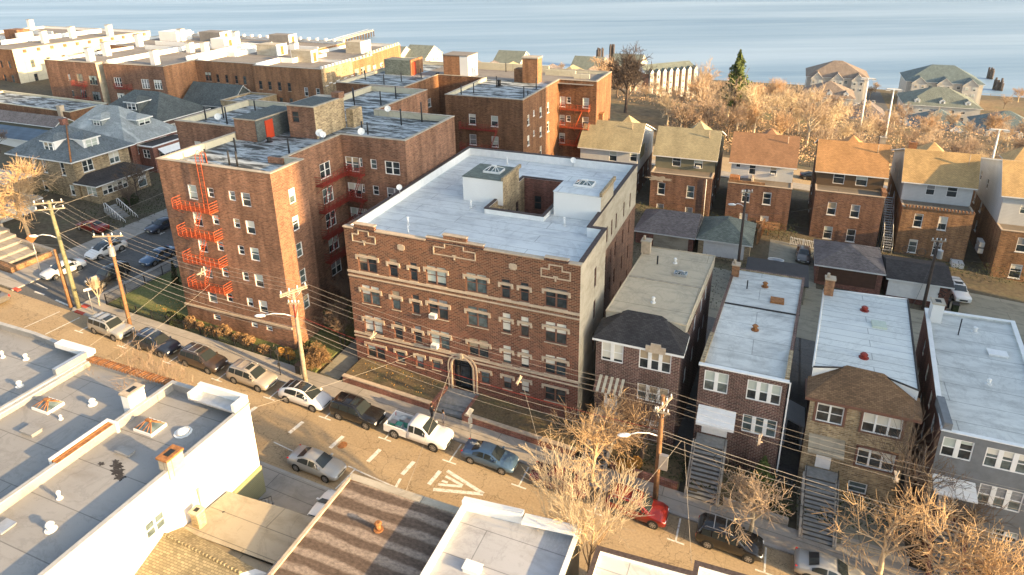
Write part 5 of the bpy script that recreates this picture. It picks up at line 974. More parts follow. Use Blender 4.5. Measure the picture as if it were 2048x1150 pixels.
# --- H4: grey stucco house
a = [(12.8, 46.2), (19.6, 46.2), (21.2, 64.7), (14.3, 64.5)]
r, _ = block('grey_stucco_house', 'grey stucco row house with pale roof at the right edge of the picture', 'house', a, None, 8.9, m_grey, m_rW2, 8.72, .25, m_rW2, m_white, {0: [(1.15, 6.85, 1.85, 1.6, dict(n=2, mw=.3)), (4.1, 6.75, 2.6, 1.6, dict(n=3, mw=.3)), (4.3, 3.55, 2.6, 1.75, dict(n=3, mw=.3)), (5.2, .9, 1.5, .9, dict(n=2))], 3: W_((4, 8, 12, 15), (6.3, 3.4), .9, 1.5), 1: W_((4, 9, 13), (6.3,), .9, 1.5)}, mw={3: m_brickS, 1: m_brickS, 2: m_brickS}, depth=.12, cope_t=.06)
chimney(r, 14.8, 62.9, 8.72, .9, 1.1, 1.8, m_whitewall, m_coping); vent(r, 17.7, 61.8, 8.72, .4, .15); vent(r, 17.1, 53.7, 8.72, .4, .12); hatch(r, 18.7, 58.6, 8.72, 1.3, .8, .12); pole_(r, 16.3, 60.8, 8.72, 1.6, .05)
part(r, 'door_canopy', lambda mb: mb.prism(rect(12.9, 44.8, 15.5, 46.19), lambda x, y: 5.1-(46.2-y)*.35, lambda x, y: 5.2-(46.2-y)*.35, m_white)); part(r, 'front_door', lambda mb: mb.box((13.6, 46.1, 2.4), (14.6, 46.19, 4.6), m_white))
part(r, 'porch', lambda mb: mb.box((13, 45, 0), (15.4, 46.09, 2.3), m_brickC)); steps_(r, 14.2, 1.8, 42.3, 45, 2.3, 13, cheek=m_brickC); part(r, 'roof_step', lambda mb: mb.box((12.9, 46.3, 8.72), (13.4, 49.5, 9.5), m_grey))
# side yards between the row houses
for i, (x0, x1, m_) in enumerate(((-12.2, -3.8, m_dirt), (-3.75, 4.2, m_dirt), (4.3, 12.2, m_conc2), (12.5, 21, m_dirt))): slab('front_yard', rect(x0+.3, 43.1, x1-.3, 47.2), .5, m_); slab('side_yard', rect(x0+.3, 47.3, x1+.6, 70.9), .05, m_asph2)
for x0, x1, lb in ((-9.6, -4.2, 'low brick wall in front of the tan-roofed house'), (-.7, 4.0, 'low grey wall in front of the house with the white awning'), (7.6, 12.0, 'low grey wall in front of the yellow brick house'), (15.6, 21, 'low dark red wall in front of the grey stucco house')):
    mb = MB(); mb.prism(rect(x0, 43.02, x1, 43.28), gzf(-.3), gzf(.75), m_brickC if 'brick' in lb[:9] or 'red' in lb else m_conc); tag(mb.build('front_wall'), lb, 'wall')
# narrow sheds between houses
for x, y, w, d, z, lb in ((4.6, 55.5, .0, 0, 0, ''),)[:0]: pass
mb = MB(); mb.prism(rect(3.3, 52.2, 4.9, 55.0), lambda x, y: 2.6-(x-3.3)*.4, lambda x, y: 2.75-(x-3.3)*.4, m_sid_w); mb.prism(rect(3.35, 52.25, 3.5, 54.9), gzf(0), lambda x, y: 2.6, m_white); mb.prism(rect(4.7, 52.25, 4.85, 54.9), gzf(0), lambda x, y: 2.0, m_white)
tag(mb.build('lean_to'), 'small white lean-to roof in the gap right of the white-awning house', 'shed')
# ================= back row houses =================
m_rfb = roofmat('roof_brown_flat', (.22, .18, .135), (.12, .1, .08), .7, 2.1, sd=12)
def back_house(x0, x1, rl, wall_low, siding_, roofm, label, lowz, wins_low, wins_up, ye=106.0, yl=101.0, ridge=12.5, xl0=None, xl1=None, front=None):
    ye -= 2.0; rl -= 1.6; ridge += .45; x0 *= .983; x1 *= .983; ez = 9.5; wins_up = [(u, z+.5, w, h, k) for u, z, w, h, k in wins_up]
    xl0 = x0+.35 if xl0 is None else xl0; xl1 = x1-.35 if xl1 is None else xl1
    P = rect(x0+.4, ye, x1-.4, 117.2); r = root_at('back_row_house', P, label, 'house')
    house_walls(r, P, ez, siding_, {0: wins_up, 1: W_((3.5, 7.5), (7.0, 2.0), .9, 1.6), 3: W_((3.5, 7.5), (7.0,), .9, 1.5)}, z0=4.0)
    Q = rect(xl0, yl, xl1, 117.0)
    house_walls(r, Q, lowz, wall_low, {0: wins_low, 1: W_((3, 7, 11), (3.3, .3), .9, 1.6), 3: W_((3, 7), (3.3, .3), .9, 1.6)}, kw=dict(sill=m_white), name='lower_wall')
    part(r, 'lower_flat_roof', lambda mb: (mb.box((xl0+.02, yl+.02, lowz-.02), (xl1-.02, ye-.05, lowz+.02), m_rfb), mb.box((xl0-.05, yl-.06, lowz+.021), (xl1+.05, yl+.22, lowz+.12), m_stone), mb.box((xl0-.05, yl+.222, lowz+.022), (xl0+.2, ye-.1, lowz+.11), m_stone), mb.box((xl1-.2, yl+.222, lowz+.022), (xl1+.05, ye-.1, lowz+.11), m_stone)))
    mb = MB(); yr = rl; ov = .45; ye2 = 2*yr-ye
    k = (ridge-ez)/(yr-ye); zE = ez-k*ov
    mb.face([(x0, ye-ov, zE), (x1, ye-ov, zE), (x1, yr, ridge), (x0, yr, ridge)], roofm); mb.face([(x1, 117.6, ez), (x0, 117.6, ez), (x0, yr, ridge), (x1, yr, ridge)], roofm)
    for x in (x0, x1): mb.face([(x, ye-ov, zE-.16), (x, ye-ov, zE), (x, yr, ridge), (x, yr, ridge-.16)], m_white); mb.face([(x, 117.6, ez-.16), (x, 117.6, ez), (x, yr, ridge), (x, yr, ridge-.16)], m_white)
    mb.face([(x0, ye-ov, zE-.16), (x1, ye-ov, zE-.16), (x1, ye-ov, zE), (x0, ye-ov, zE)], m_white)
    mb.face([(x0, ye-ov, zE-.16), (x0, yr, ridge-.16), (x1, yr, ridge-.16), (x1, ye-ov, zE-.16)], m_white)
    for x in (x0+.4, x1-.4): mb.face([(x, ye, ez-.02), (x, 117.2, ez-.02), (x, yr, ridge-.2)], siding_)
    mb.build('roof', r)
    xm = (x0+x1)/2+.6; mb = MB(); hip(mb, xm-2.0, 112.5, xm+2.0, 118.6, 9.9, 2.2+.35*sin(x0), roofm, siding_, ridge=(xm, 115.5, xm, 115.6)); mb.build('front_dormer', r)
    part(r, 'vent_pipe', lambda mb: mb.tube([(xm+2.6, yr-1.0, ridge-1.4), (xm+2.6, yr-1.0, ridge+.1)], .06, m_stone, 6))
    return r
def wl_(xs, x0, zs, w=1.05, h=1.9, **k): return [(x-x0, z, w, h, k) for z in zs for x in xs]
r = back_house(-31.6, -21.0, 109.4, m_brickB2, m_sid_w, m_shT, 'white-sided back house with mossy tan roof, left of its row', 5.4, wl_((-28.5, -25), -31.2, (2,)), [(6.0-.4, 6.6, 1.3, 2.0, dict(n=1)), (9.4-.4, 6.9, 1.2, 1.7, {})], yl=102.5)
part(r, 'chimney', lambda mb: (mb.box((-29.3, 108.8, 11.8), (-28.3, 109.8, 13.6), m_brickM), mb.box((-29.4, 108.7, 13.6), (-28.2, 109.9, 13.8), m_rust)))
part(r, 'roof_stairs', lambda mb: [mb.box((-28.4+i*.25, 104.6, 5.5+i*.12), (-28.1+i*.25, 105.6, 5.58+i*.12), m_black) for i in range(9)]); part(r, 'air_conditioner', lambda mb: mb.box((-24.6, 104.6, 5.5), (-23.8, 105.2, 6.4), m_metal))
r = back_house(-18.8, -8.6, 108.8, m_brickB2, m_sid_g, m_shT, 'olive-shingled back house with tan roof and dark brick lower storeys', 6.9, wl_((-16.7, -12.2), -18.45, (3.4, -.2), 1.15, 2.0), [(3.35, 6.85, 1.35, 1.75, {}), (6.75, 6.9, 1.35, 1.75, dict(ac=True))])
r = back_house(-6.9, 3.0, 109.2, m_brickB2, m_sid_w, m_shR, 'white-sided back house with red-brown roof behind the alley pole', 6.6, wl_((-3.8, -.8), -6.55, (3.8, 0.0), 1.15, 1.95), [(1.0, 7.7, .7, 1.2, {}), (3.1, 6.8, 1.0, 1.9, {}), (6.1, 6.9, 1.0, 1.8, dict(ac=True))])
r = back_house(5.5, 15.3, 108.8, m_brickB2, m_sid_b, m_shO, 'brown-shingled back house with bright orange-brown roof', 6.85, wl_((8.3, 11.35), 5.85, (3.4, -.4), 1.15, 1.95), [(2.95, 6.75, 1.5, 1.9, {}), (5.95, 6.8, 1.5, 1.85, {})])
chimney(r, 14.3, 110, 11.9, .8, .8, 1.3, m_coping)
r = back_house(17.0, 26.4, 107.6, m_brickB, m_sid_w, m_shY, 'white-sided back house with honey-coloured roof and sunlit orange brick below', 5.9, wl_((19.5, 22.45), 17.35, (3.1, -.8), 1.05, 2.0), [(3.4, 6.5, 1.1, 1.7, {}), (6.0, 6.5, 1.3, 1.75, {})])
chimney(r, 18.0, 108.5, 12.2, 1.0, .8, 1.0, m_brickM)
r = back_house(28.5, 38.0, 105.8, m_brickB, m_sid_w, m_shY, 'back house cut by the right edge, tan roof above white siding and orange brick', 4.9, wl_((31.5, 35), 28.85, (2.2, -1.6), 1.3, 2.0), [(2.6, 6.1, 1.0, 1.3, {}), (5.0, 6.1, 1.0, 1.3, {})], yl=98.8, ye=103.4)
part(r, 'pent_awning', lambda mb: mb.prism(rect(29.2, 101.5, 32.2, 103.39), lambda x, y: 6.3-(103.4-y)*.3, lambda x, y: 6.4-(103.4-y)*.3, m_white))
# rear additions that make the back houses differ
bh = [o for o in bpy.data.objects if o.name.startswith('back_row_house')]; bh.sort(key=lambda o: o.location.x)
part(bh[1], 'downpipe', lambda mb: mb.tube([(-9.6, 100.9, 6.8), (-9.6, 100.9, .6)], .06, m_white, 5)); part(bh[1], 'peeling_paint', lambda mb: [mb.face([(-16.9+rr*cos(t)*2.2, 100.985, 6.0+rr*sin(t)*.5) for rr, t in [(.8+.3*sin(k*2.1), 2*pi*k/20) for k in range(20)]], m_coping)])
part(bh[2], 'roof_deck', lambda mb: (mb.box((-6.3, 101.2, 6.64), (-4.9, 102.6, 7.5), m_rust), mb.box((-3.2, 101.3, 6.64), (-2.9, 103.9, 7.3), m_stone), mb.box((-6.4, 101.1, 6.75), (-1.2, 101.3, 7.1), m_brickB)))
part(bh[2], 'back_porch', lambda mb: (mb.box((-1.8, 98.2, .9), (1.6, 100.95, 1.1), m_woodb), [mb.box((x, 98.2, -.6), (x+.12, 98.32, 1.9), m_woodb) for x in (-1.8, 0, 1.48)], mb.box((-1.8, 98.22, 1.85), (1.6, 98.3, 1.95), m_woodb)))
part(bh[3], 'side_stairs', lambda mb: ([mb.box((15.25, 98.6+i*.32, .0+i*.26), (16.35, 98.9+i*.32, .08+i*.26), m_metal) for i in range(22)], [mb.tube([(x, 98.6, 1.0), (x, 105.4, 6.6)], .035, m_metal, 4) for x in (15.25, 16.35)], [mb.tube([(x, 98.6+k*1.7, -1), (x, 98.6+k*1.7, 1.0+k*1.4)], .035, m_metal, 4) for x in (15.25, 16.35) for k in range(5)]))
part(bh[3], 'roof_parapet_end', lambda mb: mb.box((14.3, 101.2, 6.9), (14.9, 103.2, 7.6), m_brickM))
part(bh[4], 'tile_coping', lambda mb: [mb.tube([(17.5+i*.42, 100.8, 6.05), (17.5+i*.42, 101.4, 6.05)], .13, m_brickM, 6) for i in range(20)]); part(bh[4], 'condensers', lambda mb: [mb.box((26.4, 99.0+i*.6, 1.2+j*.9), (27.0, 99.45+i*.6, 1.9+j*.9), m_metal) for i in range(3) for j in range(2)])
part(bh[4], 'cellar_hatch', lambda mb: mb.box((24.0, 99.4, -1.8), (25.4, 100.95, -.9), m_whitewall)); part(bh[0], 'side_gable_panel', lambda mb: mb.box((-21.15, 106.0, 7.2), (-21.0, 109.5, 9.2), m_sid_o))
# ---- garages
def garage(x0, x1, y0, y1, ze, h, rm, wm, dm, label, doorx=None, flat=False, ridge=None):
    P = rect(x0+.3, y0+.3, x1-.3, y1-.3); r = root_at('garage', P, label, 'garage'); d0_, d1_ = doorx or (x0+1, x1-1)
    house_walls(r, P, ze, wm, {0: [((d0_+d1_)/2-x0-.3, ze-2.4, d1_-d0_, 2.2, dict(skip=1))]}, z0=ze-3.6)
    mb = MB(); z = ze-2.4; mb.box((d0_, y0+.38, z-.3), (d1_, y0+.44, z+2.2), dm)
    for i in range(5): mb.box((d0_, y0+.36, z+.02+i*.44), (d1_, y0+.378, z+.4+i*.44), dm)
    mb.build('garage_door', r); mb = MB()
    if flat: mb.box((x0, y0, ze), (x1, y1, ze+.15), rm)
    else: hip(mb, x0, y0, x1, y1, ze+.01, h, rm, m_white, ridge=ridge)
    mb.build('roof', r); return r
garage(-17.5, -9.0, 86.4, 95.0, 3.0, 1.9, m_shP, m_brickC, m_stucco, 'garage with dark hipped roof and cream door behind the tan flat roof', (-14.7, -9.9), ridge=(-14.5, 91, -9.0, 91))
garage(-8.9, -1.6, 86.6, 95.0, 3.0, 2.0, m_shGr, m_brickY, m_white, 'garage with grey-green hipped roof and white panelled door')
garage(6.0, 14.1, 85.2, 93.6, 2.35, 1.7, m_shP, m_brickC, m_rust if 0 else plain('brown_door', (.09, .045, .03)), 'garage with taupe hipped roof and dark brown door', (6.6, 13.2))
garage(14.2, 21.4, 85.2, 92.5, 1.9, 1.0, m_shBl, m_brickS, m_white, 'garage with charcoal roof and wide white door marked 212', (14.5, 20.0), ridge=(14.3, 89, 21.2, 89))
garage(-2.0, 5.3, 78.5, 84.6, 2.2, .3, plain('flat_black_roof', (.05, .05, .052)), m_conc2, m_conc2, 'low flat black-roofed garage behind the white-awning house', flat=True)
tx = bpy.data.curves.new('house_number', 'FONT'); tx.body = '212'; tx.size = 1.0; tx.extrude = .01; txo = bpy.data.objects.new('house_number', tx); COL.objects.link(txo)
dg = bpy.context.evaluated_depsgraph_get(); me = bpy.data.meshes.new_from_object(txo.evaluated_get(dg)); bpy.data.objects.remove(txo); me.materials.clear(); me.materials.append(m_black)
o = bpy.data.objects.new('number_lettering', me); COL.objects.link(o); g_ = [x for x in bpy.data.objects if x.get('label', '').endswith('marked 212')][0]; o.parent = g_; o.location = V((20.45, 85.45, 0.3))-g_.location; o.rotation_euler = (R(90), R(-65), 0)

# ---- tall tower beyond the right edge, whose long shadow lies over the middle of the block
Q = rect(75, 34.6, 95, 85); block('apartment_tower', 'tall concrete apartment tower standing beyond the right edge, shading the middle of the block', 'building', Q, None, 68, m_stucco, m_rG, 67, .3, None, None, {3: [(u, z, 2.2, 1.6, dict(n=2)) for z in range(52, 66, 3) for u in range(4, 53, 7)]})
m_roofedge = plain('roof_edge_grey', (.40, .39, .37), .8, .15, 2)
# ================= near-side buildings =================
a = [(-40.4, 8), (-33.0, 8), (-33.0, 29.6), (-40.4, 29.6)]
r, _ = block('white_building', 'large white-walled building with silver flat roof, nearest the silver sedan', 'building', a, None, 10.2, m_whitewall, m_rS, 9.6, .22, m_rS, m_roofedge, {1: []}, mw={3: m_brickC})
wn = MB(); 
part(r, 'lower_siding', lambda mb: mb.prism([(-32.99, 22.4), (-32.9, 22.4), (-32.9, 29.65), (-32.99, 29.65)], gzf(-.3), 4.7, m_sid_o))
window(r, (-32.97, 20.9, 6.9), pi/2, 1.4, 1.2, n=2, sill=m_white); 
part(r, 'rooftop_box_parapet', lambda mb: (mb.box((-37.4, 28.3, 10.29), (-33.0, 29.6, 10.42), m_metal), mb.box((-37.4, 29.3, 10.421), (-33.0, 29.6, 11.0), m_whitewall), mb.box((-33.3, 28.3, 10.421), (-33.0, 29.298, 11.0), m_whitewall), mb.box((-37.4, 28.3, 10.421), (-37.1, 29.298, 10.9), m_whitewall)))
chimney(r, -33.25, 23.1, 9.6, .8, 1.2, 1.4, m_stucco, m_rust); skylight(r, -38.2, 25.6, 9.6, 1.7, 1.3, .65, rust=True); vent(r, -35.7, 26.1, 9.6, .1, .32, m_white); vent(r, -38, 18.9, 9.6, .45, .1); vent(r, -36.2, 17.1, 9.6, .4, .18); hatch(r, -37.7, 23.2, 9.6, 1.2, .5, .15, m_rS); hatch(r, -38.9, 16.2, 9.6, .8, .8, .08, m_metal)
part(r, 'roof_stain', lambda mb: [mb.face([(x+rr*cos(t), y+rr*.6*sin(t), 9.606+.001*i) for rr, t in [((.8+.22*sin(k*1.3+i*2)+.12*sin(k*3.1+i))*s_, 2*pi*k/26) for k in range(26)]], m_shBl) for i, (x, y, s_) in enumerate(((-37.2, 22.15, .55), (-36.7, 21.8, .6), (-36.1, 21.5, .5), (-38.3, 21.9, .3), (-37.6, 22.4, .3)))])
part(r, 'side_pipe', lambda mb: mb.tube([(-32.9, 24.2, 7.4), (-32.9, 24.2, 5.2), (-32.9, 22.6, 4.9), (-32.9, 18.0, 4.7)], .1, m_cream, 6))
o = steps_(r, 0, 1.0, 0, 1, 1, 2) if 0 else None
mb = MB()
for i in range(8): mb.box((-32.85, 24.6+i*.55, gz(-32)-.2), (-31.6, 24.6+(i+1)*.55-.002, 4.6-i*.33), m_step)
mb.build('side_stairs', r); part(r, 'side_stair_rail', lambda mb: ([mb.tube([(-31.55, 24.6+i*.3, 4.6-i*.18), (-31.55, 24.6+i*.3, 5.5-i*.18)], .018, m_black, 4) for i in range(15)], mb.tube([(-31.55, 24.6, 5.5), (-31.55, 28.8, 3.0)], .03, m_black, 5)))
a = [(-49.4, 8), (-40.45, 8), (-40.45, 29.6), (-49.4, 29.6)]
r, _ = block('silver_roof_building', 'middle building with silver flat roof and orange clay tile coping along the road', 'building', a, None, 9.9, m_brickC, m_rS, 9.55, .2, m_rS, m_roofedge)
mb = MB()
for i in range(30): mb.tube([(-49.4+i*.3, 29.35, 10.0), (-49.4+i*.3, 30.0, 9.92)], .14, m_rust if i % 3 else m_brickM, 6)
mb.build('clay_tile_coping', r)
chimney(r, -40.85, 26.7, 9.55, .75, 1.3, 1.7, m_whitewall, m_stone); vent(r, -44.5, 26, 9.55, .35, .17); vent(r, -45.1, 24, 9.55, .25, .08); skylight(r, -47.3, 24.6, 9.55, 1.7, 1.3, .6, rust=True); hatch(r, -45.7, 22.3, 9.55, 1.2, .7, .2, m_rS)
part(r, 'light_well', lambda mb: (mb.box((-40.95, 20.4, 9.56), (-40.65, 24.4, 10.4), m_whitewall), mb.box((-40.645, 20.4, 9.56), (-40.46, 24.4, 10.36), m_rust), mb.box((-40.95, 24.402, 9.56), (-39.9, 24.6, 10.4), m_whitewall)))
part(r, 'light_well_floor', lambda mb: mb.box((-40.75, 20.4, 10.3), (-40.1, 24.38, 10.32), m_rust))
a = [(-64.5, 8), (-49.6, 8), (-49.6, 30.0), (-57.5, 30.6), (-64.5, 30.6)]
r, _ = block('silver_roof_building', 'left silver-roofed building with jagged white parapet by the road', 'building', a, None, 10.0, m_whitewall, m_rS, 9.5, .2, m_rS, m_roofedge)
vent(r, -55.1, 28.1, 9.5, .4, .13); vent(r, -51.9, 25.5, 9.5, .35, .15); vent(r, -57.2, 27.6, 9.5, .5, .1)
part(r, 'parapet_step', lambda mb: (mb.box((-53.5, 29.6, 10.1), (-49.6, 30.3, 10.5), m_white), mb.box((-50.0, 27.0, 10.1), (-49.6, 29.59, 10.6), m_metal)))
a = [(-76, 12), (-64.7, 12), (-64.7, 31.0), (-76, 31.0)]
r, _ = block('corner_shop_building', 'flat-roofed corner building cut by the left edge with dish and white parapet', 'building', a, None, 9.3, m_whitewall, m_rT, 8.8, .25, m_whitewall, m_stucco); dish(r, -66.5, 27.2, 8.9, .6); hatch(r, -65.2, 30.3, 9.2, .7, .7, .6); part(r, 'roof_pipe', lambda mb: mb.tube([(-70, 29.6, 9.0), (-66.6, 29.2, 9.0), (-66.2, 28.0, 9.0)], .1, m_black, 6))
# tan sheet roof building + shingle ridge
pr = rect(-33.4+.6, 10, -25.6, 26.2); r = root_at('tan_roof_house', pr, 'house with tan sheet roof and shingled ridge between the white wall and the striped roof', 'house'); house_walls(r, pr, 4.8, m_sid_o, {1: []})
mb = MB(); e_ = [(-32.8, 26.3, 5.3), (-25.3, 26.7, 5.3), (-25.5, 22.6, 5.6), (-32.9, 22.4, 5.6)]
mb.face([e_[3], e_[2], e_[1], e_[0]], m_rT2); mb.face([(-32.8, 26.3, 5.1), (-25.3, 26.7, 5.1), e_[1], e_[0]], m_white); mb.face([(-25.3, 26.7, 5.1), (-25.5, 10, 4.6), (-25.5, 10, 4.9), (-25.5, 22.6, 5.6), e_[1]], m_white)
mb.build('roof', r); mb = MB(); mb.face([(-33.0, 22.6, 5.62), (-26.3, 21.9, 5.62), (-26.4, 20.9, 6.3), (-33.0, 21.3, 6.3)][::-1], m_shM); mb.face([(-33.0, 21.3, 6.3), (-26.4, 20.9, 6.3), (-25.8, 17.5, 4.9), (-33.0, 17.5, 4.9)][::-1], m_shM)
mb.face([(-26.3, 21.9, 5.62), (-25.6, 22.2, 5.2), (-25.6, 17.5, 4.7), (-25.8, 17.5, 4.9), (-26.4, 20.9, 6.3)], m_white); mb.face([(-33, 17.2, 5.0), (-25.45, 17.2, 5.0), (-25.45, 22.65, 5.3), (-33, 22.65, 5.3)], m_rT2); mb.build('shingled_ridge_roof', r)
part(r, 'ridge_cap', lambda mb: [mb.tube([(-32.9+i*.3, 21.3-i*.018, 6.34), (-32.68+i*.3, 21.29-i*.018, 6.36)], .1, m_shM, 5) for i in range(22)])
chimney(r, -32.1, 23.2, 5.5, .6, .6, 1.2, m_brickP, m_stone); part(r, 'rear_roof', lambda mb: mb.face([(-33.0, 17.4, 4.85), (-33, 10, 4.7), (-25.5, 10, 4.7), (-25.5, 17.4, 4.85)], m_rT2))
# striped brown roof
pr = [(-24.5, 8), (-15.95, 8), (-16.3, 30.0), (-24.9, 29.6)]
r, _ = block('striped_roof_building', 'building with brown flat roof streaked by wavy pale stripes at the bottom centre', 'building', pr, None, 6.25, m_brickD, m_rB, 6.2, .1, m_rB, None)
part(r, 'roof_edge', lambda mb: (mb.box((-24.95, 29.55, 6.0), (-16.3, 30.08, 6.3), m_stucco), mb.prism([(-24.98, 29.6), (-24.75, 29.6), (-24.35, 8), (-24.6, 8)], 6.0, 6.34, m_stone))); vent(r, -20.6, 26.7, 6.2, .5, .17, m_rust)
# white roof with parapet
pr = [(-15.9, 8), (-8.3, 8), (-8.5, 30.6), (-16.1, 29.9)]
r, _ = block('white_roof_building', 'white-roofed building with stepped white parapet, right of the striped roof', 'building', pr, None, 7.0, m_sid_g, roofmat('roof_near_pale', (.44, .44, .45), (.27, .26, .26), .6, 2.4, sd=15), 6.6, .2, m_whitewall, m_white, mw={2: m_whitewall})
part(r, 'parapet_step', lambda mb: (mb.prism([(-16.1, 29.6), (-12.1, 30.0), (-12.1, 30.4), (-16.1, 30.0)], 7.08, 7.5, m_whitewall), mb.prism([(-12.0, 29.6), (-8.7, 30.0), (-8.7, 30.6), (-12.0, 30.3)], 7.08, 7.35, m_whitewall)))
hatch(r, -13.6, 25.9, 6.6, 1.0, .6, .3); skylight(r, -14.6, 23.4, 6.6, 1.3, 1.2, .5)
pr = [(-7.0, 8), (8, 8), (8, 31.3), (-1.6, 31.0), (-1.6, 30.2), (-7.2, 29.9)]
r, _ = block('pale_roof_building', 'pale flat roof with dark edging at the bottom right corner of the road', 'building', pr, None, 6.9, m_brickC, m_rW2, 6.6, .2, m_whitewall, m_tile)
# ================= utility poles and wires =================
def xarm(mb, T, L, m, n=4):
    mb.box((-L/2, -.07, -.06), (L/2, .07, .06), m, T)
    for i in range(n):
        x = -L/2+.15+(L-.3)*i/(n-1); mb.tube([T@V((x, 0, .06)), T@V((x, 0, .22)), T@V((x, 0, .34))], [.03, .07, .05], m_white, 6)
def pole(x, y, h, r, m, label, arms=(), lamp=None, box=None, lean=(0, 0), red_=None, tr=None):
    z0 = gz(x, y)+.1; o = empty('utility_pole', (x, y, z0), label, 'utility pole'); mb = MB(); P = lambda t: V((x+lean[0]*t, y+lean[1]*t, z0+h*t))
    mb.tube([P(0)-V((0, 0, .4)), P(.3), P(.65), P(1)], [r, r*.93, r*.82, r*.7], m, 10); mb.build('pole', o)
    for t, L, az in arms:
        mb = MB(); T = Matrix.Translation(P(t)) @ Matrix.Rotation(R(az), 4, 'Z') @ Matrix.Translation((0, -.16, 0)); xarm(mb, T, L, m_wood)
        for s_ in (-1, 1): mb.tube([T@V((s_*L*.3, 0, -.05)), T@V((0, .05, -.75))], .025, m_metal, 4)
        mb.build('crossarm', o)
    if lamp:
        t, az, L = lamp; p = P(t); d = V((cos(R(az)), sin(R(az)), 0)); mb = MB(); mb.tube([p, p+d*L*.35+V((0, 0, .35)), p+d*L*.7+V((0, 0, .45)), p+d*L+V((0, 0, .3))], .05, m_white, 6)
        a_ = mb.build('lamp_arm', o); mb = MB(); q_ = p+d*L+V((0, 0, .28)); mb.tube([q_-d*.15, q_+d*.15, q_+d*.6, q_+d*.8], [.07, .17, .15, .05], m_white, 8); l_ = mb.build('lamp_head', None); l_.parent = a_; 
    if tr: mb = MB(); p = P(tr[0]); mb.tube([p+V((tr[1], tr[2], -.5)), p+V((tr[1], tr[2], .5))], .3, m_metal, 12, smooth=False); mb.tube([p+V((tr[1], tr[2], .5)), p+V((tr[1], tr[2], .7))], .05, m_white, 6); mb.build('transformer', o)
    if box: mb = MB(); p = P(box[0]); mb.box(p+V((.1, -.35, -.8)), p+V((.75, -.05, .5)), m_metal); mb.build('junction_box', o)
    if red_: mb = MB(); mb.tube([P(red_[0])+V((.1, -.2, 0)), P(red_[1])+V((.5, -.2, .2))], .04, m_redp, 5); mb.tube([P(red_[0])+V((.1, -.25, 0)), P(red_[1])+V((.15, -.25, .1))], .07, m_redp, 5); mb.build('cable_riser', o)
    return P
PA = pole(-68.45, 41.3, 12.5, .24, m_woodg, 'tall greenish wooden pole with double crossarms at the street corner', [(.985, 2.8, 35), (.93, 2.8, 35)], lamp=(.66, 200, 2.4), lean=(-.3, 0))
PA2 = pole(-69.5, 41.15, 6.8, .22, m_woodb, 'short brown cut-off pole leaning beside the tall corner pole', lean=(-.3, .1))
PB = pole(-60.56, 41.1, 10.6, .2, m_woodb, 'brown wooden pole with single crossarm and grey transformer behind the boxy silver suv', [(.985, 2.9, 25)], tr=(.84, .35, -.3))
PC = pole(-38.46, 41.4, 10.0, .22, m_wood, 'pale weathered pole with double crossarms and red cable riser beside the white electric car', [(.97, 2.6, 65), (.99, 2.6, 65), (.86, 1.2, 20)], lamp=(.71, 205, 2.9), red_=(.72, .84))
PD = pole(-5.6, 41.5, 9.6, .22, m_woodb, 'brown pole with tilted crossarm and grey junction box behind the red suv', [(.93, 2.2, 70), (.86, 1.2, 0)], lamp=(.62, 205, 2.4), box=(.42,))
PE = pole(-3.0, 82.5, 12.0, .2, m_barkd, 'dark alley pole with white fittings in front of the red-brown-roofed back house', [(.97, 1.6, 30)], lamp=(.8, 190, 1.2))
PF = pole(18.5, 84.5, 9.3, .2, m_barkd, 'dark alley pole with transformer by the garage marked with a number', [(.97, 1.6, 10)], tr=(.8, .4, -.3))
wires = 0
m_wire = plain('wire_pale', (.45, .4, .33), .7); m_wired = plain('wire_dark', (.05, .05, .05), .7)
NP = ['tall corner pole', 'transformer pole', 'pale pole', 'pole behind the red suv', 'right edge']
def sp_(i, j, k='thin overhead wire'): return dict(lab=k+' between the '+NP[i]+' and the '+NP[j], grp=k+'s between the '+NP[i]+' and the '+NP[j])
def wire(a, b, sag=.6, r=.009, m=None, n=14, name='overhead_wire', lab='thin overhead wire strung between the street poles', grp='overhead wires'):
    a, b = V(a), V(b); mb = MB(); mb.tube([a*(1-t)+b*t-V((0, 0, 4*sag*t*(1-t))) for t in [i/n for i in range(n+1)]], r, m or m_wire, 4, False)
    o = mb.build(name); tag(o, lab, 'wire', grp); return o
E1 = V((14.5, 41.5, 9.0)); W1_ = V((-95, 41, 17))
for i, dy in enumerate((-.9, -.3, .4, 1.0)):
    wire(PB(.99)+V((-.4*dy, dy, .3)), PC(.99)+V((dy*.4, dy, .3)), .7, **sp_(1, 2)); wire(PC(.99)+V((dy*.4, dy, .3)), PD(.94)+V((dy*.4, dy, .3)), .9, **sp_(2, 3)); wire(PD(.94)+V((dy*.4, dy, .3)), E1+V((14, dy, -.2)), .9, **sp_(3, 4))
    wire(PA(.98)+V((dy, dy*.6, .3)), PB(.99)+V((dy*.4, dy, .3)), .3, **sp_(0, 1))
for i, (z, r_, s_) in enumerate(((.73, .02, .9), (.7, .014, 1.1), (.62, .018, 1.0), (.58, .011, 1.3))):
    wire(PC(z), PD(z-.05), s_, r_, m_redp if i == 0 else None, **sp_(2, 3, 'thick low cable')); wire(PB(z), PC(z-.02), s_*.7, r_, **sp_(1, 2, 'thick low cable')); wire(PD(z-.05), E1+V((14, 0, -4+z)), s_, r_, **sp_(3, 4, 'thick low cable')); wire(PA(z), PB(z), .3, r_, **sp_(0, 1, 'thick low cable'))
for a_, b_ in ((PA(.95), (-150, 60, 20)), (PA(.9), (-100, 36, 16)), (PA(.6), (-92, 44, 10)), (PA(.93), (-76, 95, 16)), (PA2(.97), (-90, 36, 9)), (PA(.7), (-74, 80, 13))): wire(a_, b_, .8, .013, lab='wire leading away from the corner poles to the left', grp='wires at the corner')
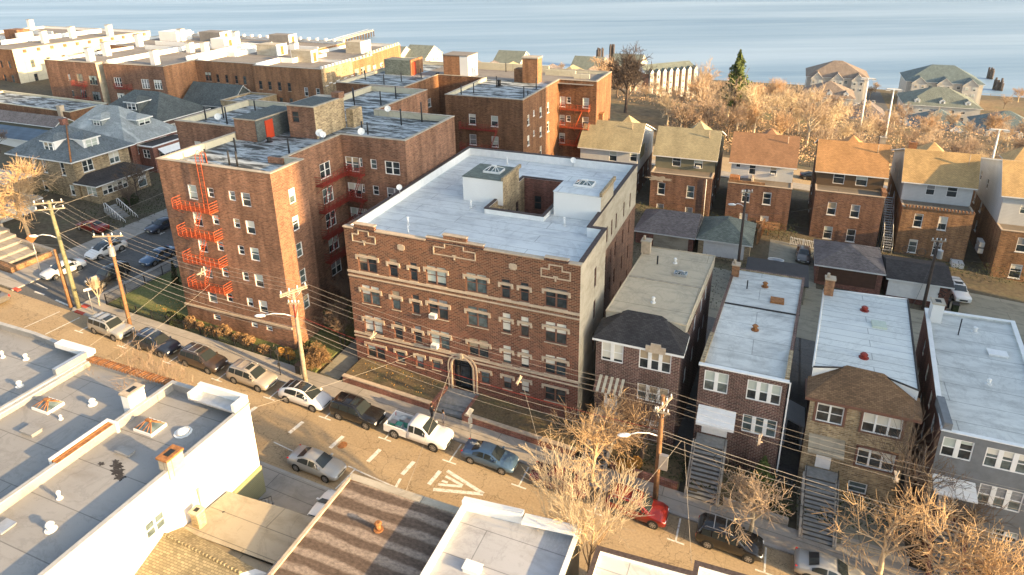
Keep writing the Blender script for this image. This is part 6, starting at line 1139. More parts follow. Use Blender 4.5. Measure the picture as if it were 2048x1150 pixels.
for si, (a_, b_) in enumerate(((PC(.7)+V((12.5, 0, -.7)), (-33.9, 29, 9.6)), (PC(.6)+V((15.5, 0, -.5)), (-20.5, 29.9, 6.4)), (PD(.7)+V((1.6, -.3, -.4)), (-7.6, 29.9, 6.9)), (PD(.7)+V((1.8, -.3, -.4)), (-1.8, 30.8, 6.9)), (PB(.7)+V((8.4, 0, -.1)), (-50.5, 29.6, 10.3)), (PB(.72)+V((12.5, 0, -.3)), (-47.3, 29.6, 10)), (PC(.65)+V((22, 0, -1.0)), (-9.6, 30.3, 7.4)))): wire(a_, b_, .2, .01, lab='pale service wire slanting over the road down to the '+['white building corner', 'striped brown roof', 'white roof with stepped parapet', 'pale roof at the bottom right', 'left silver roof', 'clay tile coping', 'white parapet behind the fan-shaped tree'][si], grp='service wires over the road')
for a_, b_ in ((PE(.75), PF(.8)), (PE(.7), PF(.72)), (PE(.6), PF(.6)), (PE(.78), (-30, 84, 9)), (PE(.66), (-30, 82.8, 7)), (PF(.75), (40, 86, 7)), (PF(.65), (40, 85.5, 6)), (PE(.8), (-2.5, 66, 9.4)), (PF(.8), (13, 63.5, 9.2)), (PE(.72), (9, 101, 5.5)), (PF(.7), (22, 101, 4.8))): wire(a_, b_, .5, .013, m_wired, lab='dark wire sagging over the rear alley', grp='alley wires')
for x, y, z in ((-30.3, 41.3, 9.6), (-16.8, 41.3, 8.6), (1.2, 41.4, 8.3), (9.7, 41.5, 7.9), (-49, 41.2, 12.3)):
    mb = MB(); mb.tube([(x-.1, y-.1, z-.45), (x, y, z), (x+.12, y+.05, z+.45)], .05, m_stone, 5); mb.tube([(x-.2, y, z-.2), (x+.22, y, z-.15)], .04, m_stone, 5); mb.box((x-.08, y-.5, z-.05), (x+.08, y+.5, z+.05), m_stone)
    tag(mb.build('wire_spacer'), 'pale spacer bracket hanging on the overhead wires', 'wire spacer', 'wire spacers')
for i, (x, y, r_) in enumerate(((-1.2, 42.8, .5), (15.6, 84.8, .45), (17.2, 85, .45), (13.6, 84.6, .42))):
    z = (4.6, 6.2, 6.0, 6.4)[i]; mb = MB(); mb.tube([(x+r_*cos(t), y, z+r_*sin(t)) for t in [2*pi*k/16 for k in range(17)]], .035, m_wired, 5, False); tag(mb.build('cable_coil'), 'black loop of spare cable hanging over the steps' if i == 0 else 'black loop of spare cable hanging on the alley wires', 'cable coil', None if i == 0 else 'alley cable coils')
# ================= street furniture, people =================
def sign(x, y, h, label, plates, m=m_metal):
    o = empty('street_sign', (x, y, gz(x, y)+.15), label, 'street sign'); z = gz(x, y)+.15; part(o, 'post', lambda mb: mb.tube([(x, y, z-.2), (x, y, z+h)], .04, m, 6))
    for zz_, w, hh, az, mm, rot in plates:
        mb = MB(); T = Matrix.Translation((x, y, z+zz_)) @ Matrix.Rotation(R(az), 4, 'Z') @ Matrix.Rotation(R(rot), 4, 'Y'); mb.box((-w/2, -.07, -hh/2), (w/2, -.045, hh/2), mm, T); mb.build('sign_plate', o)
    return o
sign(-21.2, 41.1, 3.4, 'tall sign post with plates seen from behind, by the blue sedan and apartment steps', [(3.0, .6, .6, 60, m_metal, 45), (2.1, .4, .6, 60, m_metal, 0), (1.5, .3, .4, 60, m_metal, 0)])
sign(-66.1, 41.2, 3.0, 'thin pale blue street sign post behind the boxy silver suv', [(2.9, .7, .25, 60, m_white, 0)])
sign(-67.4, 43.0, 3.2, 'corner sign post with large pale plate by the red kerb pads', [(2.5, .6, 1.5, 80, m_stone, 0)])
sign(-79.0, 44.5, 5.0, 'diamond warning sign seen from behind across the junction', [(4.6, .85, .85, 30, m_rust, 45)])
sign(-41.3, 41.3, 3.2, 'black post with small plates left of the pale weathered pole', [(2.6, .3, .5, 25, m_black, 0), (1.2, .25, .35, 25, m_black, 0)], m_black)
skin = plain('skin', (.45, .28, .2), .6); hair = plain('hair_dark', (.03, .02, .015), .8)
def person(x, y, rz, label, top, legs, hold=None):
    z = gz(x, y)+.16; o = empty('person', (x, y, z), label, 'person', None, None, rz)
    me = bpy.data.meshes.new('body'); bm_v = [(0, 0, .95), (0, 0, 1.2), (0, 0, 1.42), (0, 0, 1.52), (0, .02, 1.64), (.1, 0, .9), (.13, .06, .5), (.12, .02, .06), (.13, .16, .03), (-.1, 0, .9), (-.12, -.06, .5), (-.12, -.16, .08), (-.12, -.03, .03), (.2, 0, 1.4), (.27, .02, 1.12), (.22, .2, 1.0), (-.2, 0, 1.4), (-.27, .0, 1.12), (-.26, .1, .88)]
    bm_e = [(0, 1), (1, 2), (2, 3), (3, 4), (0, 5), (5, 6), (6, 7), (7, 8), (0, 9), (9, 10), (10, 11), (11, 12), (2, 13), (13, 14), (14, 15), (2, 16), (16, 17), (17, 18)]
    rad = [.14, .13, .15, .055, .1, .09, .065, .045, .04, .09, .065, .045, .04, .06, .045, .035, .06, .045, .035]
    me.from_pydata(bm_v, bm_e, []); b = bpy.data.objects.new('body', me); COL.objects.link(b); sk = b.modifiers.new('s', 'SKIN'); b.modifiers.new('u', 'SUBSURF').levels = 1
    for v, r_ in zip(me.skin_vertices[0].data, rad): v.radius = (r_, r_*.8)
    me.skin_vertices[0].data[0].use_root = True
    dg = bpy.context.evaluated_depsgraph_get(); m2 = bpy.data.meshes.new_from_object(b.evaluated_get(dg)); b.modifiers.clear(); b.data = m2; m2.name = 'body'
    m2.materials.clear()
    for m_ in (top, legs, skin): m2.materials.append(m_)
    for p in m2.polygons: c = p.center; p.material_index = 2 if (c.z > 1.5 or (abs(c.x) > .2 and c.z < 1.03)) else (1 if c.z < .93 else 0); p.use_smooth = True
    b.parent = o
    mb = MB(); T = Matrix.Translation((0, 0, 1.7)); mb.tube([(0, -.03, 1.6), (0, -.03, 1.68), (0, -.01, 1.76), (0, 0, 1.8)], [.09, .115, .1, .03], hair, 8); h_ = mb.build('hair', o, True)
    return o
person(-25.3, 41.9, R(-100), 'person in dark clothes walking on the pavement behind the white pickup', plain('dark_coat', (.03, .03, .035)), plain('dark_trousers', (.04, .04, .05)))
person(-24.0, 41.6, R(-80), 'person in a grey top walking by the pickup bonnet', plain('grey_top', (.28, .26, .27)), plain('pale_trousers', (.3, .25, .22)))
for i, (x, y, lb) in enumerate(((-39.9, 42.4, 'dark bin beside the pale weathered pole'), (6.6, 91.0, 'black bin beside the grey car in the narrow drive'), (22.0, 85.6, 'green bin nearest the camera by the white truck'), (21.2, 86.4, 'black bin behind the green bin by the white truck'))):
    mb = MB(); z = gz(x, y)+.04; mb.prism([(x-.3, y-.3), (x+.3, y-.3), (x+.33, y+.33), (x-.33, y+.33)], z, z+1.0, m_leafg if i == 2 else m_black); mb.box((x-.36, y-.38, z+1.002), (x+.36, y+.38, z+1.08), m_black); mb.tube([(x-.3, y+.36, z+.12), (x+.3, y+.36, z+.12)], .1, m_black, 8); tag(mb.build('wheelie_bin'), lb, 'bin')
mb = MB(); z = gz(1.5, 87)+.1; mb.tube([(1.5+1.0*cos(t), 89+.5*sin(t), z+.5) for t in [2*pi*k/20 for k in range(21)]], .06, m_white, 6, False); mb.tube([(1.5+.9*cos(t), 89+.42*sin(t), z+.25) for t in [2*pi*k/20 for k in range(21)]], .2, m_metal, 6, False); tag(mb.build('bathtub'), 'white-rimmed oval tub standing in the back yard beside the garage', 'tub')
fence('lattice_fence', [(3.2, 96.3), (6.6, 96.3)], 1.1, m_white, 'white lattice fence at the end of the narrow drive', .22, 1.6, .05)
fence('wooden_fence', [(-1.2, 94), (-.6, 99.5)], 1.9, m_woodb, 'brown wooden fence panel by the alley garage', .3, 2, .13)
fence('park_fence', [(-60, 136), (60, 136)], 2.6, m_black, 'long dark park fence behind the back street', .8, 3, .02)
mb = MB(); mb.tube([(-83.2, 59.3, gz(-83)+.3), (-86.8, 59.5, gz(-86)+2.2)], .06, m_white, 5); mb.tube([(-83.2, 61.3, gz(-83)+.3), (-86.8, 61.5, gz(-86)+2.2)], .06, m_white, 5)
for i in range(9):
    x = -83.2-i*.45; z = gz(x)+.3+i*.24
    for y in (59.3, 61.3): mb.tube([(x, y, z-.9), (x, y, z)], .035, m_white, 4)
    mb.box((x-.4, 59.4, z-1.6), (x, 61.2, z-.9), m_step)
tag(mb.build('garden_steps'), 'stone steps with white iron rails rising from the cross street', 'steps')
for x, y, h, lb in ((16.6, 166, 13.3, 'tall white floodlight mast left of the pair behind the back roofs'), (21.0, 159, 12.8, 'tall white floodlight mast above the orange-brown roof'), (36.9, 143, 10.5, 'white floodlight mast near the right edge')):
    z = gz(x, y); o = empty('light_mast', (x, y, z), lb, 'light mast'); part(o, 'mast', lambda mb: mb.tube([(x, y, z-.5), (x, y, z+h)], [.22, .12], m_white, 8)); part(o, 'crossbar', lambda mb: mb.box((x-1.3, y-.08, z+h-.1), (x+1.3, y+.08, z+h+.04), m_white))
    for s_ in (-1, 1): part(o, 'floodlight', lambda mb: (mb.box((x+s_*1.1-.45, y-.35, z+h-.3), (x+s_*1.1+.45, y+.25, z+h-.06), m_metal), mb.box((x+s_*1.1-.4, y-.4, z+h-.36), (x+s_*1.1+.4, y+.2, z+h-.302), m_white)))
mb = MB(); mb.face([(x, y, gz(x, y)+.06) for x, y in ((32.5, 138), (41, 138), (41, 148), (32.5, 148))], plain('court_blue', (.05, .15, .3))); mb.face([(x, y, gz(x, y)+.05) for x, y in ((31, 136.5), (43, 136.5), (43, 150), (31, 150))], plain('court_green', (.06, .12, .08)))
for x0, y0, x1, y1 in ((32.5, 138, 41, 138.2), (32.5, 143, 41, 143.15), (36.7, 138.2, 36.85, 142.99)): mb.face([(x, y, gz(x, y)+.075) for x, y in ((x0, y0), (x1, y0), (x1, y1), (x0, y1))], m_line)
struct(mb.build('tennis_court'))
# ================= vegetation =================
def grow(tb, cb, rg, p, d, L, r, lev, mx, kids, spread, up, wig, mt, mc, lr, minr, nseg=3):
    pts = [V(p)]; rad = [r]; d = V(d).normalized()
    for i in range(nseg):
        d = (d+V((rg.uniform(-1, 1), rg.uniform(-1, 1), rg.uniform(-.6, 1)))*wig+V((0, 0, up))).normalized(); pts.append(pts[-1]+d*(L/nseg)); rad.append(max(minr, r*(1-.55*(i+1)/nseg)))
    (tb if lev == 0 else cb).tube(pts, rad, mt if lev <= 1 else mc, 6 if lev == 0 else (4 if lev == 1 else 3), False)
    if lev >= mx: return
    k = kids[lev]
    for j in range(k):
        t = (.35 if lev else .5)+(.65 if lev else .5)*(j+rg.random()*.6)/k; t = min(t, 1); f = t*nseg; i = min(nseg-1, int(f)); q_ = pts[i].lerp(pts[i+1], f-i)
        e = d.cross(V((rg.uniform(-1, 1), rg.uniform(-1, 1), rg.uniform(-1, 1)))).normalized(); s = spread*rg.uniform(.6, 1.25); nd = d*cos(s)+e*sin(s)
        grow(tb, cb, rg, q_, nd, L*lr*rg.uniform(.75, 1.15), max(minr, rad[i]*.6), lev+1, mx, kids, spread, up, wig, mt, mc, lr, minr, 3 if lev < 2 else 2)
def treemesh(seed, H, mt, mc, mx=4, kids=(7, 6, 5, 4), spread=.75, up=.06, wig=.16, lr=.62, r=.16, minr=.012, trunk=.35, stems=1):
    rg = random.Random(seed); tb, cb = MB(), MB()
    for s in range(stems):
        a = rg.uniform(0, 2*pi); k = 0 if stems == 1 else .22
        grow(tb, cb, rg, (k*cos(a)*.6, k*sin(a)*.6, -.2), (k*cos(a), k*sin(a), 1), H*trunk, r/(stems**.4), 0, mx, kids, spread, up, wig*(.4 if stems == 1 else .7), mt, mc, lr, minr)
    return tb.mesh('trunk'), cb.mesh('crown')
def put(ms, x, y, label, rz=0, s=1, group=None, name='bare_tree', z=None, sz=None):
    o = empty(name, (x, y, gz(x, y) if z is None else z), label, 'tree', group, None, rz); o.scale = (s, s, sz or s)
    inst('trunk', ms[0], o, (0, 0, 0)); inst('crown', ms[1], o, (0, 0, 0)); return o
put(treemesh(3, 14.6, m_barkl, m_barkp, 4, (7, 6, 5, 4), .5, .07, .10, .60, .15, .011, .44, 2), -8.1, 30.4, 'tall pale fan-shaped bare tree rising from the near side of the road at bottom centre', z=.4, s=1.0)
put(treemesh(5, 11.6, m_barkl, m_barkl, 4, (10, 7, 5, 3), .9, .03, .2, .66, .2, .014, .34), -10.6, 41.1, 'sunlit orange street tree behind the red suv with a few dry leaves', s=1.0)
put(treemesh(8, 9.2, m_barkp, m_twig, 4, (10, 6, 5, 3), .9, -.01, .26, .66, .2, .014, .34), 1.4, 41.3, 'knobbly reddish bare tree in front of the white-awning house steps', s=1.0)
put(treemesh(12, 11.8, m_barkp, m_barkl, 4, (7, 5, 4, 3), .95, .02, .2, .70, .2, .017, .34), 9.9, 41.0, 'golden bare tree beside the long steps of the yellow brick house', s=1.0)
put(treemesh(14, 14.8, m_barkp, m_barkl, 4, (9, 6, 4, 3), .95, .03, .2, .68, .26, .018, .34), 13.4, 41.0, 'large golden bare tree at the bottom right corner', s=1.0)
put(treemesh(15, 12.8, m_barkl, m_barkl, 4, (8, 6, 4, 3), .9, .02, .22, .68, .2, .016, .34), 17.4, 41.0, 'orange-tipped bare tree cut by the bottom right corner')
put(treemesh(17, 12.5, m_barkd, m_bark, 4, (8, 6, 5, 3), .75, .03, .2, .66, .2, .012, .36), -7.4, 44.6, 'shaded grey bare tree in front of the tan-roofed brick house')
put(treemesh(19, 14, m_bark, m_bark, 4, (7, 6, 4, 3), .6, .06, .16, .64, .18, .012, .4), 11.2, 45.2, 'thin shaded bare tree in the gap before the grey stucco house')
put(treemesh(20, 10, m_bark, m_bark, 3, (8, 7, 5), .7, .06, .16, .62, .14, .012, .4), 15.0, 44.6, 'slender bare tree against the grey stucco house front')
put(treemesh(23, 11.0, m_twigd, m_twigd, 4, (8, 6, 4, 3), .7, .03, .18, .62, .13, .013, .42, 2), -44.8, 31.2, 'small rusty bare tree by the tile coping, in front of the dark blue suv')
lt = treemesh(31, 13, m_barkl, m_barkl, 4, (9, 7, 6, 5), .85, .02, .18, .64, .24, .02, .36); put(lt, -89, 50.0, 'large sunlit golden tree at the left edge in front of the pale-roofed house', s=1.2); put(lt, -97, 46, 'second sunlit tree cut by the left edge', rz=2, s=.9)
put(treemesh(33, 4.5, m_barkp, m_barkp, 3, (5, 5, 4), .5, .1, .12, .6, .08, .012, .45), -67.0, 42.6, 'young staked street tree by the red kerb pads at the corner', z=4.2)
for i, (x, y, s) in enumerate(((-39.6, 52, 1.0), (-38.6, 47.5, .8), (-39.5, 57, 1.1))): put(treemesh(40+i, 9, m_barkd, m_bark, 4, (9, 7, 5, 4), .7, .05, .3, .62, .12, .012, .4, 2), x, y, ['tangled bare climber tree in the middle of the gap beside the apartment building', 'tangled bare shrub nearest the street in the gap beside the apartment building', 'tangled bare tree deepest in the gap beside the apartment building'][i], s=s)
put(treemesh(50, 4.8, m_twigo, m_hedge, 4, (10, 8, 6, 4), 1.0, -.05, .3, .6, .12, .014, .3, 3), -38.9, 43.9, 'glowing orange weeping shrub between pole and sloping side path', name='shrub', s=1.05)
for i, (x, y, s, lb) in enumerate(((-88.5, 66, 1.0, 'bare tree in the shaded yard of the hipped yellow-brown house'), (-86, 62.5, .7, 'small dark bare tree beside the white-railed garden steps'), (-44.5, 88.2, .8, 'bare vines climbing in front of the rear brick building'), (-32, 103, .9, 'bare shrub below the orange fire escape'), (-84, 72, .9, 'bare tree before the red brick porch'), (-126, 70, .8, 'bare tree before the blue-roofed building'))):
    put(treemesh(60+i, 9, m_barkd, m_bark, 4, (8, 6, 5, 3), .7, .05, .2, .62, .14, .014, .38), x, y, lb, s=s)
# background park trees
protos = [treemesh(100+i, 15, [m_bark, m_syc, m_barkl, m_bark, m_barkd, m_syc][i], [m_twig, m_barkp, m_twigo, m_twigd, m_barkd, m_twig][i], 4, [(8, 6, 5, 3), (7, 5, 4, 3), (9, 6, 5, 3), (8, 6, 5, 3), (9, 7, 6, 4), (8, 5, 4, 3)][i], [.7, .8, .65, .8, .7, .7][i], .05, .2, .66, .32, .032, .36) for i in range(6)]
PL = ['tan bare tree among the park woods', 'pale sycamore with white limbs in the park woods', 'orange-tinted bare tree among the park woods', 'brown bare tree among the park woods', 'dark bare tree among the park woods', 'cream-trunked bare tree among the park woods']
put(protos[4], -35.5, 158, 'large dark bare tree above the end of the orange brick building', s=1.45); put(protos[1], -11.5, 158, 'largest white-limbed sycamore behind the olive-shingled house', s=1.12); put(protos[1], 1.5, 160, 'white-limbed sycamore right of the largest one', rz=2, s=.92); put(protos[1], -21, 150, 'small pale leaning sycamore left of the largest one', rz=4, s=.6)
for i, (x, y, sc_, rz_) in enumerate(((-15.5, 151, 1.05, 1), (-5.5, 153, 1.15, 3), (5.5, 152, 1.1, 5), (10.5, 156, .95, .5), (-25, 160, .75, 2.2))): put(protos[[5, 1, 5, 1, 5][i]], x, y, ['cream-trunked tall tree just left of the evergreen', 'tall white-limbed tree just right of the evergreen', 'tall cream-trunked tree behind the red-brown roof', 'white-limbed tree left of the first floodlight mast', 'small pale tree right of the large dark bare tree'][i], rz=rz_, s=sc_)
rg = random.Random(5); n = 0; used = []
while n < 188:
    x = rg.uniform(-52, 115); y = rg.uniform(142, 226)
    if x/y > .6 or x/y < -.26 or any((x-a)**2+(y-b)**2 < 17 for a, b in used): continue
    near = y < 168
    if near and rg.random() < .15: continue
    if x < -24 and y < 165: continue
    used.append((x, y)); i = rg.choice([0, 0, 2, 3, 3, 5, 5, 1]) if not near else rg.choice([0, 2, 3, 5, 1, 1, 5]); s = rg.uniform(.62, 1.0); rr = x/y
    if -.205 < rr < -.12 and y > 152: s *= .45
    if (.015 < rr < .115 or .13 < rr < .24) and y > 158: s *= .8
    if x > 8: s *= .72 if x < 48 else .9
    put(protos[i], x, y, PL[i], rz=rg.uniform(0, 6), s=s, group=PL[i].replace(' tree', ' trees').replace('sycamore', 'sycamores')); n += 1
for i in range(84):
    x = rg.uniform(-190, 150); y = rg.uniform(335, 434)
    if 5 < x < 100 and y > 342 and not 40 < x < 48: continue
    k = rg.choice([0, 2, 2]); put(protos[k], x, y, 'hazy bare tree on the waterfront flat', rz=rg.uniform(0, 6), s=rg.uniform(.55, .8), group='bare trees on the waterfront flat')
# undergrowth: leafy scatter
def leafcloud(name, boxes, n, size, m, seed, label=None, cat=None, kind=None, parent=None, rel=False):
    rg = random.Random(seed); mb = MB()
    for (x0, y0, z0, x1, y1, z1), k in boxes:
        for _ in range(k):
            c = V((rg.uniform(x0, x1), rg.uniform(y0, y1), rg.uniform(z0, z1)))
            if rel: c.z += gz(c.x, c.y)
            a = V((rg.gauss(0, 1), rg.gauss(0, 1), rg.gauss(0, 1))).normalized(); b = a.orthogonal().normalized(); s = size*rg.uniform(.6, 1.4)
            mb.face([c-a*s, c+b*s*.7, c+a*s, c-b*s*.7], m)
    o = mb.build(name, parent)
    if label: tag(o, label, cat, None, kind)
    return o
def bush(name, cx, cy, w, d, h, m, label, cat='shrub', n=900, size=.09, seed=1, z=None, core=True, cone=False):
    rg = random.Random(seed); o = empty(name, (cx, cy, gz(cx, cy) if z is None else z), label, cat); mb = MB(); z0 = gz(cx, cy) if z is None else z
    lob = [(rg.uniform(-.7, .7)*w/2, rg.uniform(-.6, .6)*d/2, rg.uniform(.25, .6)*h, rg.uniform(.35, .6)) for _ in range(max(3, int(w*1.5)))]
    for _ in range(n):
        lx, ly, lz, lr_ = rg.choice(lob); v = V((rg.gauss(0, 1), rg.gauss(0, 1), rg.gauss(0, 1))).normalized()*rg.uniform(.75, 1.05)*lr_*h*.75
        if cone: t = rg.random()**1.2; a_ = rg.uniform(0, 2*pi); R_ = (1-t)**.8*w/2*(.25+.85*rg.random())*(.75+.35*sin(a_*3+t*17)+.2*sin(a_*5-t*29)); c = V((cx+R_*cos(a_), cy+R_*sin(a_), z0+.3+t*h*(.95+.05*rg.random())))
        else: c = V((cx+lx+v.x, cy+ly+v.y, z0+max(.05, lz+v.z)))
        a = V((rg.gauss(0, 1), rg.gauss(0, 1), rg.gauss(0, 1))).normalized(); b = a.orthogonal().normalized(); s = size*rg.uniform(.6, 1.4); mb.face([c-a*s, c+b*s*.7, c+a*s, c-b*s*.7], m)
    mb.build('foliage', o); mb = MB()
    for i in range(5): mb.tube([(cx+rg.uniform(-.2, .2)*w, cy+rg.uniform(-.2, .2)*d, z0-.1), (cx+rg.uniform(-.35, .35)*w, cy+rg.uniform(-.3, .3)*d, z0+h*.7)], .04, m_bark, 4)
    mb.build('stems', o); return o
hx = [(-57.2, 43.9, 3.2, m_leafg, 'low dark green shrub at the left end of the golden hedge'), (-54.3, 44.0, 3.0, m_hedge, 'golden dry hedge clump nearest the left end, below the orange fire escape'), (-51.2, 43.9, 3.4, m_hedge, 'largest golden dry hedge clump under the brick wall'), (-47.9, 43.8, 3.0, m_hedge, 'golden dry hedge clump below the small basement window'), (-45.0, 43.7, 2.6, m_hedge, 'golden dry hedge clump left of the lamp pole'), (-42.4, 43.8, 2.6, m_leafo, 'thin rusty hedge clump just left of the pale pole')]
for i, (x, y, w_, m_, lb) in enumerate(hx): bush('hedge', x, y, w_, 1.5, 1.35, m_, lb, 'hedge', 2300, .075, i+3)
bush('shrub', -40.6, 45.2, 2.4, 2, 1.6, m_leafg, 'dark shrub behind the pale weathered pole', seed=21); bush('evergreen_bush', 1.9, 45.6, 2.2, 1.6, 3.4, m_leaf, 'pointed dark evergreen bush against the house with white awning', n=3500, size=.1, seed=22, cone=True)
bush('shrub', -8.2, 43.4, 2.0, 1.4, 1.6, m_leafo, 'bush with orange-green leaves at the foot of the orange street tree', n=1500, seed=23); bush('shrub', 3.4, 43.9, 1.8, 1.2, 1.3, m_leafg, 'dark green low shrub right of the knobbly tree', seed=24)
bush('shrub', -63.2, 49.5, 1.0, 1.0, 3.0, m_leafg, 'narrow dark conifer against the corner of the brick corner building', seed=25, cone=True, n=1500); bush('shrub', -88.0, 64.0, 3.5, 2.5, 1.8, m_leafg, 'dark green shrub beside the hipped yellow-brown house', seed=26, n=1500)
o = bush('evergreen_tree', -10.4, 160, 7.0, 6.6, 12.3, m_leaf, 'tall green evergreen rising above the bare park trees', 'tree', 6000, .26, 31, z=5.5, cone=True); part(o, 'trunk', lambda mb: mb.tube([(-10.4, 157, gz(-10.4, 157)), (-10.4, 157, 12)], [.35, .2], m_barkd, 7))
leafcloud('undergrowth', [((-24, 137.5, .1, 110, 165, 1.6), 15000), ((-40, 165, .1, 120, 240, 2.6), 20000)], 0, .17, m_twigo, 77, 'rusty brown undergrowth of the park below the bare trees', 'undergrowth', 'stuff', rel=True)
leafcloud('yard_weeds', [((-20, 72, .9, -1, 85.5, 1.6), 1500), ((-22, 95, .8, 4, 100.5, 1.8), 2500), ((6, 93.8, -.6, 36, 98, .5), 1800), ((-12, 43.4, .9, 21, 47, 1.2), 2600), ((-95, 57, 5.4, -81, 75, 6.2), 3000), ((-125, 60, 7, -96, 61, 8.2), 900)], 0, .08, m_leafg, 79, 'dark scrubby weeds and low shrubs filling the yards between the houses', 'weeds', 'stuff')
leafcloud('leaf_litter', [((-35, 43.4, 2.9, -26.5, 46, 3.05), 160), ((-62, 43.5, 3.95, -58, 47, 4.1), 300)], 0, .05, m_leafo, 78, 'scattered dry leaves on the raised front lawn', 'leaves', 'stuff')
# ================= waterfront =================
m_tw = siding('townhouse_white', (.50, .475, .43), .3); m_tb = brickmat('townhouse_brick', (.36, .17, .1), (.28, .12, .08), (.3, .2, .15), bw=.6, rh=.2)
def complex_(name, x0, y0, x1, y1, ze, h, rm, wm, label, gab=0, dorm=0):
    P = rect(x0, y0, x1, y1); r = empty(name, ((x0+x1)/2, (y0+y1)/2, -41), label, 'house'); L = x1-x0
    house_walls(r, P, ze, wm, {0: [(u, z, 1.6, 1.7, dict(n=1)) for z in (ze-3, ze-6.2, ze-9.4) if z > -40.5 for u in [2.5+i*4.2 for i in range(int((L-3)/4.2))]], 1: [(u, z, 1.6, 1.7, {}) for z in (ze-3, ze-6.2) if z > -40.5 for u in [3+i*5 for i in range(int((y1-y0-4)/5))]]}, z0=-41.4)
    mb = MB(); hip(mb, x0-.8, y0-.8, x1+.8, y1+.8, ze+.05, h, rm, m_white); mb.build('roof', r)
    for i in range(gab):
        u = x0+(i+.5)*L/gab; mb = MB(); gable(mb, u-L/gab*.3, y0-2.2, u+L/gab*.3, y0+(y1-y0)*.45, ze-.3, h*.42, rm, wm, 'y', .4); mb.prism(rect(u-L/gab*.3, y0-2.2, u+L/gab*.3, y0-.002), -41.4, ze-.5, wm); gb = mb.build('gabled_bay', r); [window(r, (u+dx, y0-2.24, z), 0, 1.3, 1.6) for dx in ((-1.6, 1.6) if L/gab > 7 else (0,)) for z in (ze-3, ze-6.2) if z > -40]
    for i in range(dorm):
        u = x0+(i+.5)*L/dorm; mb = MB(); mb.prism(rect(u-1.1, y0+1.2, u+1.1, y0+5), ze+.3, ze+2.3, m_white); gable(mb, u-1.1, y0+1.2, u+1.1, y0+5.5, ze+2.3, .9, rm, m_white, 'y', .2); o_ = mb.build('dormer', r); window(r, (u, y0+1.15, ze+1.0), 0, 1.2, 1.1, n=1)
    return r
complex_('waterfront_house', 10, 398, 40, 424, -28.5, 7.2, m_shRo, m_tw, 'large hip-roofed sand-coloured waterfront house nearest the river, left of the pair', 3, 0); complex_('waterfront_house', 9, 356, 31, 378, -31.0, 6.4, m_shRo, m_tw, 'sand-roofed waterfront house with three dormers, in front of the largest one', 0, 3)
complex_('waterfront_house', 10, 322, 25, 340, -33.0, 6.0, m_shM, m_tw, 'small pale-gabled waterfront house half hidden by the park trees', 2, 0)
complex_('waterfront_house', 58, 400, 92, 424, -28.5, 7.2, m_shS, m_tw, 'large blue-green hip-roofed waterfront house beside the river pilings', 3, 0); complex_('waterfront_house', 52, 352, 82, 376, -31.0, 6.6, m_shGr, m_tw, 'grey-green roofed waterfront house with three dormers', 0, 3)
complex_('waterfront_house', 52, 320, 72, 340, -34.0, 6.5, m_shS, m_white, 'dark blue-roofed waterfront house with white gable wall', 2, 0)
complex_('waterfront_house', 30, 326, 42, 346, -33.0, 5.0, m_shP, m_tw, 'small taupe-roofed house between the two clusters of waterfront houses', 1, 0); complex_('waterfront_house', 76, 322, 98, 342, -33.0, 6.0, m_shS, m_tw, 'blue-green roofed house right of the dark blue-roofed one', 2, 0)
P = [(-70, 362), (-47, 385), (-58, 396), (-81, 373)]; r = empty('townhouse_row', (-64, 379, -41), 'four-storey brick townhouse row with white bays, right of the large dark bare tree', 'house')
house_walls(r, P, -25.5, m_tb, {}, z0=-41.4); dv = V((1, 1)).normalized(); nv = V((1, -1)).normalized()
mb = MB(); a_, b_, c_, d_ = [(p[0]+(-.8 if i in (0, 3) else .8), p[1]+(-.8 if i in (0, 1) else .8), -25.4) for i, p in enumerate(P)]; e_, f_ = (-75.5, 367.5, -21.8), (-52.5, 390.5, -21.8); mb.face([a_, b_, f_, e_], m_shGr); mb.face([c_, d_, e_, f_], m_shGr); mb.face([b_, c_, f_], m_white); mb.face([d_, a_, e_], m_white); mb.build('roof', r)
for i in range(8):
    p = V((-70, 362))+dv*(2.0+i*4.1); w = 1.1; mb = MB(); mb.prism([tuple(p-dv*w), tuple(p-dv*w+nv*1.4), tuple(p+dv*w+nv*1.4), tuple(p+dv*w)], -41, -25.0, m_tw); q1, q2, q3 = p-dv*w+nv*1.5, p+dv*w+nv*1.5, p+nv*1.5
    mb.face([(q1.x, q1.y, -25), (q2.x, q2.y, -25), (q3.x, q3.y, -23.2)], m_white); z_ = p-nv*1.5; mb.face([(q1.x, q1.y, -25), (q3.x, q3.y, -23.2), (z_.x, z_.y, -23.2), ((q1-nv*3).x, (q1-nv*3).y, -25)], m_shGr); mb.face([(q3.x, q3.y, -23.2), (q2.x, q2.y, -25), ((q2-nv*3).x, (q2-nv*3).y, -25), (z_.x, z_.y, -23.2)], m_shGr); bo = mb.build('white_bay', r)
    for z in (-28.2, -31.6, -35): c = p+nv*1.44; window(r, (c.x, c.y, z), pi/4, 1.3, 1.7)
for i in range(9):
    x = -186+i*12.6; complex_('townhouse', x, 362+(i % 2)*4, x+11.8, 384, -30, 4.6, [m_shRo, m_shP, m_shT][i % 3], m_tw, ['first', 'second', 'third', 'fourth', 'fifth', 'sixth', 'seventh', 'eighth', 'last'][i]+' small tan-roofed townhouse from the left in the waterfront row', 1, 0)
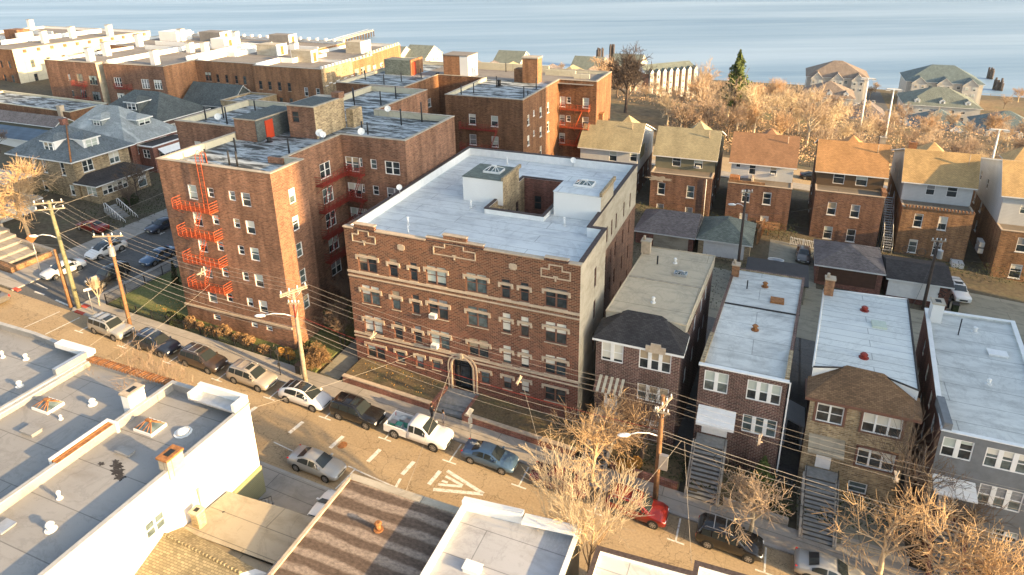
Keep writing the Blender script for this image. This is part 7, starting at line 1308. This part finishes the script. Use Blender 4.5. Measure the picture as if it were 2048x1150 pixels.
for i, (x, y, lb) in enumerate(((-252, 400, 'pale gabled townhouse just right of the apartment roofs'), (-236, 410, 'second pale gabled townhouse behind the apartment roofs'), (-166, 404, 'white gable standing behind the middle of the townhouse row'), (-112, 396, 'white gabled townhouse in front of the twin river stacks'), (-92, 412, 'white gable seen through the dark bare tree'))):
    r = empty('gabled_townhouse', (x, y, -41), lb, 'house'); house_walls(r, rect(x-9, y-12, x+9, y+12), -29.5, m_tw, {1: [(u, z, 1.6, 1.7, {}) for u in (5, 11, 17) for z in (-33, -37)]}, z0=-41.4); mb = MB(); gable(mb, x-9, y-12, x+9, y+12, -29.5, 6.5, m_shGr, m_tw, 'x', .6); mb.build('roof', r)
lot = MB(); lot.face([(x, y, -40.93) for x, y in rect(34, 344, 50, 432)], m_asph2); lot.face([(x, y, -40.92) for x, y in rect(-200, 350, 8, 356)], m_asph2); lot.face([(x, y, -40.95) for x, y in rect(-460, 428, 150, 437)], m_dirt); struct(lot.build('waterfront_road'))
o = empty('pier', (-380, 520, -43), 'long wooden pier reaching into the river at the left', 'pier'); A, B_ = V((-389, 500)), V((-373, 549)); d = (B_-A).normalized(); n_ = V((-d.y, d.x))
A, B_ = V((-376, 478)), V((-393, 578)); d = (B_-A).normalized(); n_ = V((-d.y, d.x))
part(o, 'deck', lambda mb: mb.prism([tuple(A-n_*6), tuple(A+n_*0), tuple(B_+n_*0), tuple(B_-n_*6)], -37.6, -36.9, m_stone)); part(o, 'piles', lambda mb: [mb.cyl((*(A+(B_-A)*i/16-n_*s_), -44), .5, 6.4, m_barkd, 6) for i in range(17) for s_ in (.5, 3, 5.5)]); part(o, 'rail', lambda mb: [mb.tube([(*(A-n_*s_), -35.8), (*(B_-n_*s_), -35.8)], .12, m_white, 4) for s_ in (.2, 5.8)])
for i, (x, y, h, lb) in enumerate(((119, 507, 7, 'rotting cluster of river pilings farther from the bank'), (115, 468, 7.5, 'rotting cluster of river pilings nearer the bank'), (-126, 470, 15, 'left dark stack of old pilings beyond the gabled townhouse'), (-118, 474, 17, 'right dark stack of old pilings beyond the gabled townhouse'))):
    rg = random.Random(i); mb = MB(); [mb.cyl((x+rg.uniform(-2, 2), y+rg.uniform(-2, 2), -44.5), .55, h+rg.uniform(-1.5, 1.5), m_barkd, 6) for _ in range(14)]; tag(mb.build('river_pilings'), lb, 'pilings')
part(empty('esplanade_rail', (0, 438.5, -41), 'long low pale railing along the river bank', 'railing'), 'rail', lambda mb: (mb.box((-460, 438.4, -40), (250, 438.55, -39.9), m_stone), [mb.box((-460+i*5, 438.4, -41), (-459.8+i*5, 438.55, -40.0), m_stone) for i in range(142)]))
q = bpy.data.materials.new('haze_air'); q.use_nodes = True; q.node_tree.nodes.clear(); ou = q.node_tree.nodes.new('ShaderNodeOutputMaterial'); pv = q.node_tree.nodes.new('ShaderNodeVolumePrincipled')
pv.inputs['Color'].default_value = (.80, .88, .95, 1); pv.inputs['Density'].default_value = .00006; pv.inputs['Anisotropy'].default_value = .2; q.node_tree.links.new(pv.outputs[0], ou.inputs['Volume'])
hz = MB().box((-3990, -300, -61.5), (3990, 5190, 60), q).build('haze'); hz['kind'] = 'stuff'
